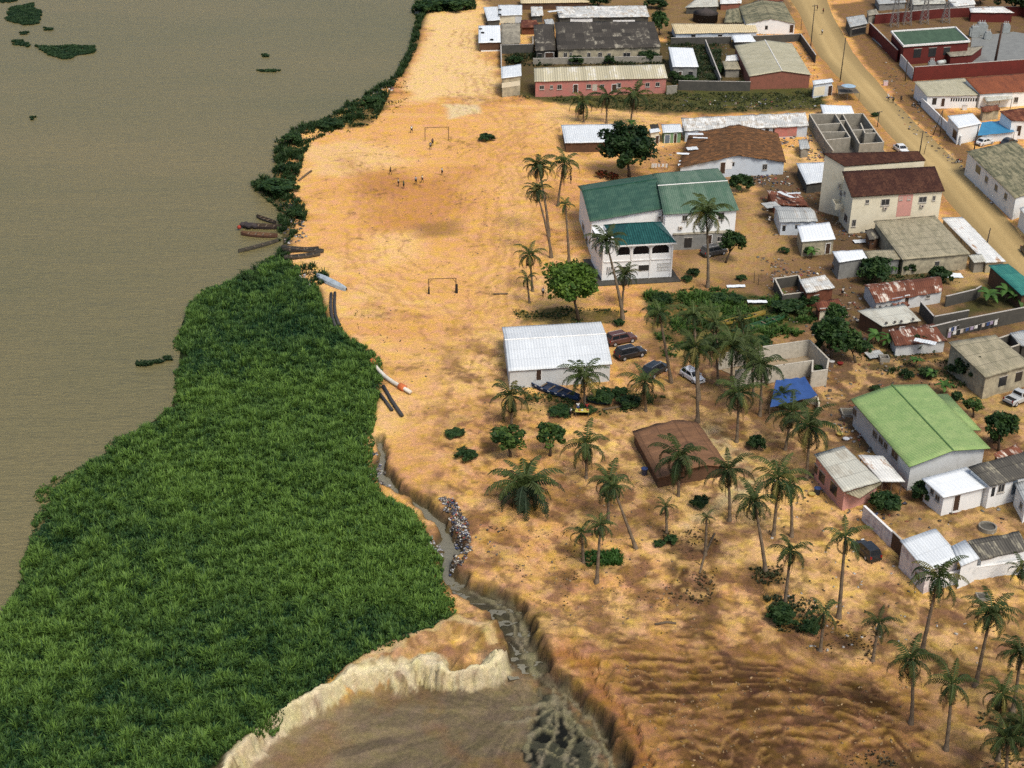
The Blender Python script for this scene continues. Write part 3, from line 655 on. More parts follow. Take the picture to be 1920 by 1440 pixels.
cover('grass', [(950, 178), (1130, 185), (1270, 172), (1400, 176), (1538, 170), (1548, 203), (1400, 210), (1200, 210), (1060, 196)], 4, (.15, .7), 'rough dark grass strip below the long pink house', 'grass', (.02, .034, .012), (.075, .088, .03), 3, .42, .4)
cover('undergrowth', [(1205, 550), (1330, 540), (1420, 556), (1510, 565), (1530, 600), (1500, 632), (1420, 640), (1330, 660), (1245, 675), (1225, 620)], 8, (.25, 1.7), 'green undergrowth round the yellow canoe', 'undergrowth', (.012, .045, .012), (.075, .14, .025), 4, .44, .4)
cover('grass', [(960, 580), (1060, 575), (1175, 585), (1165, 606), (1060, 610), (975, 608)], 6, (.1, .5), 'dark grass under the bright green tree', 'grass', (.02, .045, .012), (.06, .09, .025), 5, .45, .4)
cover('grass', [(970, 722), (1080, 745), (1210, 738), (1250, 745), (1200, 772), (1120, 778), (1040, 776), (985, 766)], 6, (.1, .7), 'grass round the blue canoe by the long white shed', 'grass', (.02, .04, .012), (.07, .10, .03), 6, .43, .4)
cover('grass', [(1090, 1036), (1160, 1036), (1170, 1062), (1095, 1060)], 14, (.2, .8), 'small patch of bright green grass under three young palms', 'grass', (.015, .05, .012), (.05, .13, .02), 7, .3, .4)
cover('scrub', [(1430, 1118), (1515, 1112), (1540, 1150), (1525, 1190), (1460, 1185)], 8, (.15, .8), 'dark scrub round the foot of a palm on the sandy slope', 'scrub', (.02, .032, .014), (.06, .07, .03), 8, .38, .4)
cover('scrub', [(1404, 1066), (1465, 1060), (1475, 1094), (1415, 1095)], 8, (.15, .6), 'low scrub beside the leaning palm', 'scrub', (.02, .032, .014), (.07, .075, .03), 9, .38, .4)
cover('scrub', [(1240, 990), (1345, 985), (1350, 1060), (1330, 1140), (1255, 1120)], 5, (.1, .6), 'dry scrub on the gullied slope', 'scrub', (.04, .032, .016), (.11, .085, .04), 10, .48, .4)
cover('undergrowth', [(1600, 490), (1790, 486), (1800, 530), (1640, 540), (1600, 520)], 5, (.2, 1.1), 'weeds behind the long beige roofed house', 'weeds', (.016, .04, .014), (.06, .09, .03), 11, .45, .4)
cover('undergrowth', [(1590, 640), (1700, 650), (1830, 680), (1810, 730), (1700, 716), (1600, 680)], 5, (.2, 1.1), 'weeds and banana seedlings behind the lime green roof', 'weeds', (.016, .04, .014), (.065, .10, .03), 12, .46, .4)
cover('undergrowth', [(1250, 62), (1350, 66), (1354, 150), (1262, 168)], 4, (.2, 1.0), 'dark weeds in the yard beside the pink house', 'weeds', (.012, .026, .012), (.035, .055, .02), 13, .40, .3)
cover('undergrowth', [(945, 100), (1240, 100), (1250, 122), (950, 125)], 4, (.2, 1.0), 'weeds between the mossy roof and the pink house', 'weeds', (.012, .026, .012), (.045, .065, .02), 14, .42, .3)
cover('dry_grass', [(640, 205), (760, 150), (770, 185), (720, 230), (650, 250)], 4, (.1, .5), 'dry grass clumps at the top of the beach', 'grass', (.03, .035, .015), (.09, .085, .03), 15, .52, .5)
cover('dry_grass', [(1540, 1160), (1640, 1180), (1640, 1250), (1520, 1230)], 5, (.1, .5), 'brown dry grass between palms on the slope', 'grass', (.05, .035, .016), (.13, .09, .04), 16, .5, .5)
cover('dry_grass', [(1830, 1330), (1990, 1300), (1990, 1470), (1840, 1470)], 4, (.1, .5), 'dull dry grass below the palm grove', 'grass', (.035, .04, .016), (.10, .09, .04), 17, .48, .5)
cover('dry_grass', [(1560, 1410), (1720, 1400), (1730, 1470), (1540, 1470)], 5, (.1, .4), 'dark dead grass in the dug earth', 'grass', (.03, .03, .018), (.07, .06, .035), 18, .48, .5)
cover('dry_grass', [(660, 560), (720, 580), (760, 640), (700, 650), (650, 610)], 3, (.1, .35), 'sparse dry tufts on the beach above the marsh', 'grass', (.03, .035, .015), (.08, .07, .03), 19, .66, .9)
cover('dry_grass', [(900, 960), (1180, 1010), (1300, 1140), (1240, 1200), (1000, 1130)], 2.5, (.08, .35), 'sparse dry tufts on the sandy slope', 'grass', (.05, .035, .016), (.10, .075, .035), 20, .62, .8)
for pts, lb in (([(20, 14), (60, 6), (80, 26), (70, 46), (44, 47), (8, 38)], 'large floating weed raft highest on the open river'),
               ([(66, 86), (96, 88), (120, 86), (176, 86), (178, 98), (150, 104), (124, 112), (94, 104)], 'long boomerang shaped floating weed raft on the river'),
               ([(22, 77), (40, 75), (57, 85), (52, 89), (26, 84)], 'small floating weed raft left of the boomerang shaped one'),
               ([(82, 52), (96, 51), (97, 57), (83, 57)], 'tiny floating weed clump right below the large raft'),
               ([(35, 60), (52, 60), (50, 65), (37, 65)], 'tiny floating weed clump under the large raft'),
               ([(-5, -6), (32, -4), (30, 4), (0, 6)], 'floating weed raft cut by the top edge of the river'),
               ([(491, 102), (505, 102), (503, 107), (492, 107)], 'tiny floating weed clump alone in mid river'),
               ([(480, 131), (492, 131), (500, 133), (509, 132), (526, 131), (525, 134), (510, 135), (498, 135), (482, 134)], 'row of tiny floating weed clumps in mid river'),
               ([(57, 219), (65, 219), (65, 225), (57, 225)], 'lone dark weed clump floating far from shore'),
               ([(253, 678), (266, 677), (274, 681), (300, 674), (322, 670), (323, 674), (292, 681), (268, 687), (255, 685)], 'thin finger of weed reaching out from the reed bed')):
    P = Gnp(pts, -.5); gg = np.random.default_rng(len(lb)); q, s_ = sample_poly(P, 16, gg); f = fbm(q[:, 0] * .6, q[:, 1] * .6, 77, 3)
    k = (s_ + (f - .5) * 1.8 > 0); q, f = q[k], f[k]
    me = blades('floating_weed', np.column_stack([q - P.mean(0), np.full(len(q), -.06)]), .2 + .5 * f, .2, 6, (.010, .034, .016), (.035, .07, .022), f, 3, .9)
    o = link('floating_weed', me, LEAF); o.location = (*P.mean(0), -.52); tag(o, lb, 'floating weed', 'weed rafts on the river')

# ------------------------------------------------------------------ palms
def frond(out_v, out_f, out_c, az, el, L, droop, c, gg, nl=17, ll=.20, lw=.052):
    d = np.array([math.cos(az), math.sin(az)]); p = np.zeros(3); pts = [p.copy()]; e = el; n = 9
    for i in range(n):
        p = p + np.array([d[0] * math.cos(e), d[1] * math.cos(e), math.sin(e)]) * L / n
        e -= droop / n * (1 + i * .16); pts.append(p.copy())
    pts = np.array(pts); side = np.array([-d[1], d[0], 0.0]); c = np.asarray(c)
    for i in range(n):                       # midrib
        w_ = .02 * L * (1 - i / n) + .004; b = len(out_v)
        out_v.extend([pts[i] - side * w_, pts[i] + side * w_, pts[i + 1] + side * w_ * .8, pts[i + 1] - side * w_ * .8]); out_f.append((b, b + 1, b + 2, b + 3)); out_c.extend([c * 1.25 + .012] * 4)
    for j in range(nl):
        t = .12 + .88 * j / (nl - 1); k = t * n; i = min(int(k), n - 1); q = pts[i] + (pts[i + 1] - pts[i]) * (k - i)
        tg = pts[i + 1] - pts[i]; tg = tg / np.linalg.norm(tg); up = np.cross(side, tg)
        le = ll * .95 * L * (math.sin(math.pi * (.15 + .80 * t)) ** .7) * gg.uniform(.8, 1.15); wv = lw * L
        for s_ in (-1, 1):
            dr = side * s_ * .80 + tg * .55 - np.array([0, 0, .42 + gg.uniform(-.12, .25)]); dr /= np.linalg.norm(dr)
            b = len(out_v); tip = q + dr * le; mid = q + dr * le * .55 - np.array([0, 0, .02])
            out_v.extend([q - tg * wv * .35, q + tg * wv * .35, mid + tg * wv * .45, tip, mid - tg * wv * .3]); out_f.append((b, b + 1, b + 2, b + 3, b + 4))
            out_c.extend([c * gg.uniform(.75, 1.2)] * 5)
def palm_crown(seed, n=24, low=-35, dead=4, L0=1.0, green=(.040, .078, .020), spike=3):
    gg = np.random.default_rng(seed); V, Fc, Cc = [], [], []
    for i in range(n):
        f = i / (n - 1); az = i * 2.399 + gg.uniform(-.25, .25); el = R(80 - (80 - low) * f ** .85 + gg.uniform(-7, 7))
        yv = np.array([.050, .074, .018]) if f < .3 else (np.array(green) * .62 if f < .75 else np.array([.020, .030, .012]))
        if gg.uniform() < .08: yv = np.array([.13, .12, .03])
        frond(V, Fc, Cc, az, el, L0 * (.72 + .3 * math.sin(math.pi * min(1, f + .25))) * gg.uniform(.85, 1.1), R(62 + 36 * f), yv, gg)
    for i in range(dead):
        frond(V, Fc, Cc, gg.uniform(0, 6.28), R(gg.uniform(-72, -48)), L0 * gg.uniform(.55, .85), R(28), (.10, .062, .028), gg, 12, .16, .045)
    me = bpy.data.meshes.new('palm_crown'); me.from_pydata([tuple(x) for x in V], [], Fc)
    a = me.color_attributes.new('Col', 'FLOAT_COLOR', 'POINT'); cc = np.ones((len(V), 4), np.float32); cc[:, :3] = Cc; a.data.foreach_set('color', cc.ravel())
    me.materials.append(LEAF); return me
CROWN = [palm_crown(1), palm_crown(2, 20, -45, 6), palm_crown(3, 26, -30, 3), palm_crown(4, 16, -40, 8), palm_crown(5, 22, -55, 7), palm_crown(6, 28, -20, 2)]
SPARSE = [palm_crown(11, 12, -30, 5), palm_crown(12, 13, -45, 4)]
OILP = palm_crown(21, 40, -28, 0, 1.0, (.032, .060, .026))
BARK = attrmat('palm bark', .95, .5, 5, .6)
def trunk_mesh(top, r0, r1, bend):
    """curved ringed trunk from the origin to top"""
    n = 14; v = []; c = []; top = np.array(top); k = 8
    for i in range(n + 1):
        t = i / n; p = top * np.array([t ** bend, t ** bend, t]); p[2] = top[2] * t
        r_ = (r0 * (1 - t) + r1 * t) * (1.55 - .55 * min(1, t * 9)); 
        for j in range(k):
            a = 2 * math.pi * j / k; rr = r_ * (1 + .06 * ((i * 7 + j) % 3 - 1)); v.append((p[0] + rr * math.cos(a), p[1] + rr * math.sin(a), p[2]))
            s_ = .8 + .35 * (i % 2); c.append((.15 * s_, .115 * s_, .078 * s_))
    a = np.arange((n + 1) * k).reshape(n + 1, k); f = np.stack([a[:-1], np.roll(a[:-1], -1, 1), np.roll(a[1:], -1, 1), a[1:]], -1).reshape(-1, 4)
    return mesh_np('palm_trunk', np.array(v), f, col=np.array(c), smooth=True)
def palm(bx, by, cx, cy, r, label, group='coconut palms on the sand', kind=None, bend=None, name='coconut_palm', cat='palm tree'):
    b = ground(bx, by); t = up_at(b, cx, cy); s_ = mpp(t)
    if t.z - b.z < .6: t.z = b.z + .6
    b.z -= .15; e = empty(name, b, label, cat, group); rel = t - b
    rr = r * s_ * 1.42
    link('trunk', trunk_mesh(rel, .15 + .010 * rel.z, .10 + .002 * rel.z, bend or rnd.uniform(1.0, 1.7)), BARK, e)
    cm = kind if kind else CROWN[rnd.randrange(len(CROWN))]
    c = link('crown', cm, None, e); c.location = rel; c.rotation_euler = (rnd.uniform(-.12, .12), rnd.uniform(-.12, .12), rnd.uniform(0, 6.28)); c.scale = (rr, rr, rr * rnd.uniform(.95, 1.15))
    return e
PALMS = [
 (1095, 229, 1092, 192, 27, 'left one of three palms in front of the long pink house'),
 (1137, 231, 1138, 180, 29, 'middle one of three palms in front of the long pink house'),
 (1182, 236, 1190, 178, 33, 'tallest of three palms, before the right end of the long pink house'),
 (1029, 443, 1010, 314, 29, 'tall slender palm behind the forked pair beside the football field'),
 (1046, 386, 1058, 306, 34, 'full crowned palm on the sand left of the dark mango tree'),
 (1034, 483, 1006, 358, 27, 'leaning palm with long bare trunk at the edge of the football field'),
 (1067, 494, 1060, 384, 18, 'thin palm with a small crown beside the dark green roofed house'),
 (999, 546, 993, 478, 28, 'palm left of the bright green tree near the lower goal'),
 (993, 568, 988, 522, 20, 'short young palm left of the bright green tree'),
 (1168, 599, 1136, 452, 35, 'tall leaning palm crossing the left corner of the white arched house'),
 (1166, 577, 1171, 516, 26, 'slim palm in front of the white arched house'),
 (1327, 538, 1324, 402, 42, 'tall palm in front of the white wall under the dark green roof'),
 (1259, 716, 1236, 585, 34, 'palm with a bowed trunk between the dark cars and the undergrowth'),
 (1310, 748, 1300, 592, 30, 'palm rising from the undergrowth behind the white hatchback'),
 (1308, 792, 1303, 652, 42, 'tall palm whose trunk crosses the white hatchback'),
 (1345, 668, 1341, 605, 27, 'yellowish palm in the undergrowth beside the yellow canoe'),
 (1097, 764, 1094, 706, 40, 'bushy palm over the blue canoe by the long white shed'),
 (1211, 771, 1209, 716, 42, 'bushy palm in front of the small dark car'),
 (959, 797, 957, 743, 39, 'palm alone at the lower left of the long white shed'),
 (1369, 738, 1373, 650, 46, 'palm beside the left end of the roofless block house'),
 (1425, 778, 1428, 686, 46, 'palm in front of the roofless block house'),
 (1381, 829, 1385, 738, 43, 'dark palm left of the blue tarpaulin shelter'),
 (1472, 843, 1485, 774, 43, 'palm just below the blue tarpaulin shelter'),
 (1512, 898, 1518, 800, 50, 'large palm before the pink house with pale roof'),
 (1368, 976, 1366, 882, 42, 'palm at the bend of the pale sandy path'),
 (1436, 1070, 1414, 940, 40, 'palm with a pale curved trunk on the sandy slope'),
 (1450, 1004, 1459, 898, 50, 'thick crowned palm between the path and the pink house'),
 (1484, 1006, 1482, 908, 32, 'thin palm close behind the thick crowned one'),
 (1322, 1040, 1325, 970, 17, 'skinny palm with a tiny tuft below the sandy path'),
 (1471, 1137, 1483, 1032, 40, 'palm standing in dark scrub on the sandy slope'),
 (1573, 1156, 1585, 1008, 42, 'tall straight palm beside the black car by the graffiti wall'),
 (1538, 1219, 1545, 1150, 35, 'short palm with a dark heap at its foot'),
 (1636, 1239, 1648, 1168, 35, 'small palm on the slope below the black car by the graffiti wall'),
 (1729, 1222, 1760, 1083, 50, 'big leaning palm in front of the white graffiti house'),
 (1829, 1285, 1858, 1150, 47, 'tall leaning palm below the white graffiti house'),
 (1708, 1355, 1708, 1236, 49, 'palm standing at the edge of the dug earth'),
 (1774, 1405, 1785, 1283, 46, 'heavy palm with a brown skirt near the bottom edge'),
 (1872, 1424, 1880, 1303, 43, 'palm with a drooping skirt in the grove by the bottom right corner'),
 (1899, 1333, 1913, 1225, 43, 'palm high in the grove at the right edge'),
 (1883, 1475, 1889, 1386, 46, 'front palm of the bottom right grove'),
 (1925, 1468, 1916, 1362, 42, 'palm cut by the right edge in the bottom grove'),
 (1926, 1110, 1916, 1066, 28, 'palm at the right end of the white mossy wall'),
 (1099, 899, 1099, 834, 42, 'palm right of the two small leafy trees'),
 (1140, 980, 1141, 903, 43, 'upright palm of the crossed pair on the slope'),
 (1193, 1030, 1150, 914, 30, 'strongly leaning palm of the crossed pair on the slope'),
 (1094, 1053, 1090, 1000, 30, 'short palm left of the small bright grass patch'),
 (1119, 1091, 1126, 985, 30, 'slender palm in front of the small bright grass patch'),
 (1272, 928, 1275, 858, 50, 'palm in front of the rust brown open shed'),
 (1346, 722, 1340, 650, 32, 'palm close left of the palm by the roofless block house end'),
 (1412, 742, 1408, 668, 34, 'palm between the block house palms and the dark palm'),
 (1340, 640, 1334, 584, 24, 'small palm at the back of the undergrowth'),
 (1470, 762, 1466, 742, 26, 'low palm at the left edge of the blue tarpaulin shelter'),
 (1396, 640, 1390, 600, 24, 'small palm beside the near end of the yellow canoe'),
 (1250, 1000, 1248, 950, 22, 'bare looking thin palm below the rust brown shed'),
 (1405, 690, 1399, 640, 30, 'low palm between undergrowth and the roofless block house'),
]
for i, p in enumerate(PALMS):
    k = None
    if p[4] <= 20 or i in (30, 31, 32, 45, 53): k = SPARSE[i % 2]
    palm(*p, kind=k)
e = palm(985, 948, 985, 914, 62, 'squat dark oil palm with a wide crown alone on the slope', None, OILP, name='oil_palm')

# ------------------------------------------------------------------ broadleaf trees, shrubs, bananas
def crown_mesh(seed, nclump=60, per=70, leaf=.085, ca=(.014, .042, .012), cb=(.055, .105, .022), flat=.85, gap=.0):
    gg = np.random.default_rng(seed)
    d = gg.normal(size=(nclump, 3)); d /= np.linalg.norm(d, axis=1)[:, None]; d[:, 2] = np.where(d[:, 2] < -.45, -d[:, 2], d[:, 2])
    lump = 1 + .30 * (fbm(d[:, 0] * 2 + 9, d[:, 1] * 2 + d[:, 2] * 1.3, seed, 2) - .5) * 2
    cen = d * (gg.uniform(.45, .9, nclump) * lump)[:, None]; cen[:, 2] *= flat
    rad = gg.uniform(.16, .32, nclump)
    o = gg.normal(size=(nclump, per, 3)); o /= np.linalg.norm(o, axis=2)[..., None]; o *= (gg.uniform(.35, 1, (nclump, per)) ** .5)[..., None] * rad[:, None, None]
    p = (cen[:, None] + o).reshape(-1, 3); K = len(p)
    n_ = gg.normal(size=(K, 3)) + np.array([0, 0, .9]) + p * .6; n_ /= np.linalg.norm(n_, axis=1)[:, None]
    a = np.cross(n_, gg.normal(size=(K, 3))); a /= np.linalg.norm(a, axis=1)[:, None]; b = np.cross(n_, a)
    s_ = (leaf * gg.uniform(.6, 1.4, K))[:, None]
    v = np.stack([p - a * s_, p + b * s_ * .55, p + a * s_, p - b * s_ * .55], 1).reshape(-1, 3)
    i0 = np.arange(K) * 4; f = np.stack([i0, i0 + 1, i0 + 2, i0 + 3], -1)
    mv = np.clip(np.repeat(gg.uniform(.1, .8, nclump), per) + gg.uniform(-.25, .25, K), 0, 1)[:, None]
    c = np.repeat(np.asarray(ca) * (1 - mv) + np.asarray(cb) * mv, 4, 0)
    me = mesh_np('leaf_crown', v, f, col=c); me.materials.append(LEAF); return me
DARKC = crown_mesh(31, 80, 80, .08, (.008, .024, .009), (.030, .062, .016))
BRIGHTC = crown_mesh(32, 90, 80, .075, (.030, .075, .012), (.13, .21, .03))
MIDC = [crown_mesh(33 + i, 46, 60, .10, (.014, .040, .012), (.055, .105, .024)) for i in range(3)]
OPENC = crown_mesh(39, 30, 55, .11, (.016, .045, .012), (.08, .135, .026), .8)
BUSHC = [crown_mesh(41 + i, 34, 60, .12, (.012, .036, .012), (.05, .09, .024), .7) for i in range(3)]
def tree(bx, by, cx, cy, rx, ry, me, label, name='leafy_tree', cat='tree', group=None, limbs=5):
    b = ground(bx, by); c = up_at(b, cx, cy); s_ = mpp(c); b.z -= .1; e = empty(name, b, label, cat, group); rel = c - b
    r_ = rx * s_; rz_ = ry * s_; mb = MB()
    lowz = max(.4, rel.z - rz_ * .75)
    mb.tube([(0, 0, 0), (rel.x * .3 + .05, .04, lowz * .55), (rel.x * .6, 0, lowz)], [.09 + r_ * .055, .07 + r_ * .04, .05 + r_ * .03], 8)
    for i in range(limbs):
        a = i * 2.4 + bx; p0 = Vector((rel.x * .6, 0, lowz)); p1 = rel + Vector((math.cos(a) * r_ * .6, math.sin(a) * r_ * .6, rz_ * (.1 + .3 * (i % 2))))
        mb.tube([p0, p0.lerp(p1, .5) + Vector((0, 0, .15 * r_)), p1], [.04 + r_ * .022, .03 + r_ * .014, .015], 6)
    mb.build('trunk', surf('tree bark', (.10, .075, .05), (.05, .04, .03)), e, True)
    k = link('crown', me, None, e); k.location = rel; k.scale = (r_, r_, rz_); k.rotation_euler = (0, 0, rnd.uniform(0, 6.28))
    return e
def bush(cx, cy, rx, ry, label, name='bush', cat='bush', group=None, me=None):
    """a low shrub: several stems and a crown that reaches the ground"""
    b = ground(cx, cy + ry * .75); s_ = mpp(b); e = empty(name, b, label, cat, group); r_ = rx * s_; hz_ = ry * s_ * 1.05; mb = MB()
    for i in range(4): a = i * 1.6; mb.tube([(0, 0, -.1), (math.cos(a) * r_ * .4, math.sin(a) * r_ * .4, hz_ * .9)], [.05, .02], 5)
    mb.build('stem', surf('tree bark', (.1, .075, .05)), e)
    k = link('crown', me or BUSHC[rnd.randrange(3)], None, e); k.location = (0, 0, hz_ * .75); k.scale = (r_, r_, hz_); k.rotation_euler = (0, 0, rnd.uniform(0, 6.28)); return e
tree(1180, 331, 1177, 277, 53, 47, DARKC, 'big dark mango tree beside the white roofed shed at the track', 'mango_tree', limbs=7)
tree(1085, 602, 1073, 533, 53, 50, BRIGHTC, 'bright yellow green tree left of the white arched house', limbs=6)
tree(957, 856, 953, 823, 40, 30, OPENC, 'round open crowned tree on the sand, left of its smaller neighbour')
tree(1031, 856, 1033, 818, 33, 31, OPENC, 'thin crowned small tree between the round tree and a palm')
tree(1360, 493, 1374, 455, 26, 26, MIDC[0], 'young tree in front of the grey parked car')
tree(1558, 672, 1560, 628, 46, 42, MIDC[1], 'dense tree behind the roofless block house')
tree(1604, 680, 1596, 645, 26, 26, MIDC[2], 'bushy tree joined to the right of the dense tree by the block house')
tree(1566, 620, 1566, 590, 23, 26, MIDC[0], 'feathery tree below the rust walled shack')
tree(1824, 716, 1823, 690, 30, 24, DARKC, 'dark round tree before the big beige roof')
tree(1825, 782, 1826, 760, 21, 17, OPENC, 'little tree in the yard behind the lime green roof')
tree(1872, 846, 1875, 800, 33, 36, MIDC[2], 'tree at the right end of the lime green roofed house')
tree(1237, 66, 1236, 40, 19, 24, MIDC[1], 'tree at the right end of the mossy black roof')
tree(1122, 14, 1122, 0, 22, 14, DARKC, 'dark tree behind the tin roofs at the top edge')
tree(1900, 26, 1902, -2, 36, 22, DARKC, 'dark tree mass beyond the red walled yard')
tree(1840, 8, 1836, -10, 22, 14, DARKC, 'dark tree at the top edge left of the tree mass')
for cx, cy, rx, ry, lb in (
    (912, 257, 17, 8, 'low dark bush alone on the football field'), (1391, 345, 26, 22, 'dark bush at the right end of the dark green roof'),
    (1262, 145, 12, 14, 'bush at the right end of the pink house'), (1418, 828, 20, 17, 'round bush beside the pale sandy path'),
    (1513, 468, 14, 14, 'bush before the white roofed hut'), (1718, 640, 24, 18, 'bush hiding the patched rust and white roof'),
    (1760, 515, 24, 18, 'bush below the long beige roofed house'), (1700, 500, 17, 15, 'bush along the wall of the long beige roofed house'), (1640, 508, 36, 30, 'large leafy bush left of the long beige roofed house'),
    (1390, 520, 11, 6, 'small bush on bare sand before the grey car'), (1300, 510, 14, 8, 'creeping bush right of the white arched house'), (1288, 522, 12, 7, 'flat bush close to the white arched house slab'),
    (1660, 940, 32, 22, 'green shrub behind the pink walled house'), (1725, 920, 24, 22, 'dark shrub between the pink house and the white flat roof'),
    (852, 812, 20, 8, 'creeping shrub in the middle of the bare sand'), (876, 852, 22, 11, 'low shrub below the creeping one on bare sand'),
    (1700, 702, 14, 12, 'shrub in the brown yard near the lime green roof'), (1740, 700, 17, 12, 'shrub left of the dark round tree'),
    (1795, 742, 14, 12, 'shrub at the corner of the lime green roof'), (1866, 820, 14, 14, 'shrub by the orange rust roof'),
    (1140, 112, 14, 9, 'bush under the windows of the mossy roofed house'), (1215, 105, 20, 12, 'bush at the right end of the mossy roofed house front'), (1080, 112, 18, 9, 'bush at the left of the mossy roofed house front'),
    (520, 348, 38, 14, 'thick bush leaning over the water above the canoes'), (545, 315, 22, 14, 'bush on the shore above the thick one'),
    (700, 190, 24, 10, 'bush on the shore bend'), (620, 232, 28, 9, 'long bush along the shore below the bend'), (548, 262, 22, 12, 'bush where the shore turns to the canoes'),
    (800, 12, 30, 12, 'dark shoreline bush at the top of the sand'), (850, 6, 40, 14, 'hedge like bush at the top of the sand'), (556, 400, 16, 12, 'bush right above the beached canoes'),
    (1545, 640, 20, 26, 'bush behind the corner of the roofless block house'), (1520, 560, 26, 14, 'bush below the roofless shack'), (1480, 575, 34, 14, 'green bush behind the green canoe'),
    (1258, 1012, 14, 10, 'dead looking bush on the gullied slope'), (1312, 940, 20, 12, 'bush in front of the rust brown shed'), (1470, 1150, 34, 20, 'dark bush round the foot of the palm in scrub'),
    (1050, 770, 26, 9, 'bush below the blue canoe'), (1130, 742, 28, 12, 'bush right of the bushy palm over the blue canoe'), (1180, 752, 26, 11, 'bush between the two bushy palms'),
    (1160, 604, 12, 8, 'bush at the foot of two palms by the white shed'), (1640, 730, 14, 8, 'weed bush beside the concrete well')):
    bush(cx, cy, rx, ry, lb, group='bushes and shrubs')
FLOW = crown_mesh(61, 26, 50, .12, (.03, .06, .015), (.32, .03, .02), .7)
bush(1128, 326, 12, 9, 'green bush with red flowers behind the dark green roof', 'flowering_bush', me=FLOW); bush(1148, 330, 13, 8, 'bush almost all red flowers behind the dark green roof', 'flowering_bush', me=FLOW)
def banana_mesh(seed, n=9):
    gg = np.random.default_rng(seed); V = []; Fc = []; Cc = []
    for i in range(n):
        az = i * 2.399 + gg.uniform(-.3, .3); el = R(gg.uniform(25, 80)); L = gg.uniform(.7, 1.1); d = np.array([math.cos(az), math.sin(az)]); s_ = np.array([-d[1], d[0], 0]); p = np.zeros(3); e = el; k = 7; c = np.array([.05, .11, .022]) * gg.uniform(.6, 1.3)
        b = len(V)
        for j in range(k + 1):
            w_ = .15 * math.sin(math.pi * min(1, .08 + j / k * .92)) ** .6
            V += [p - s_ * w_ - (0, 0, .05 * w_), p + (0, 0, .02), p + s_ * w_ - (0, 0, .05 * w_)]; Cc += [c, c * 1.25, c]
            p = p + np.array([d[0] * math.cos(e), d[1] * math.cos(e), math.sin(e)]) * L / k; e -= R(17)
        for j in range(k): q = b + 3 * j; Fc += [(q, q + 1, q + 4, q + 3), (q + 1, q + 2, q + 5, q + 4)]
    me = mesh_np('banana_leaves', np.array(V), np.array(Fc), col=np.array(Cc)); me.materials.append(LEAF); return me
BAN = [banana_mesh(1), banana_mesh(2, 11)]
def banana(bx, by, h, r_, label):
    b = ground(bx, by); s_ = mpp(b); e = empty('banana_plant', b, label, 'banana plant', 'banana plants in the yards')
    mb = MB(); mb.tube([(0, 0, -.1), (.03, 0, h * s_ * .55)], [.13, .07], 7); mb.build('trunk', surf('banana stalk', (.11, .13, .05), (.12, .09, .05)), e, True)
    k = link('crown', BAN[rnd.randrange(2)], None, e); k.location = (.03, 0, h * s_ * .5); k.scale = (r_ * s_,) * 3; k.rotation_euler = (0, 0, rnd.uniform(0, 6.3))
for bx, by, h, r_, lb in ((1522, 484, 24, 22, 'banana plant at the wall of the white roofed hut'), (1640, 645, 30, 30, 'banana plant left of the patched rust roof'), (1664, 652, 28, 26, 'banana plant in front of the patched rust roof'),
    (1850, 572, 34, 34, 'banana plant inside the dark block wall'), (1884, 566, 34, 34, 'banana plant at the teal roof'), (1905, 574, 30, 30, 'banana plant at the right edge by the teal roof'), (1768, 738, 30, 24, 'banana plant behind the ridge of the lime green roof'),
    (1716, 690, 26, 20, 'pale banana plant in the weeds behind the lime green roof'), (1745, 712, 24, 20, 'banana plant between weeds and the dark round tree'), (1614, 512, 26, 26, 'banana plant before the rust streaked white roof'),
    (1215, 70, 22, 18, 'banana plant behind the right end of the mossy roof'), (1672, 512, 22, 18, 'banana plant along the grey yard wall'), (1183, 243, 22, 18, 'banana plant beside the mango tree crown')):
    banana(bx, by, h, r_, lb)
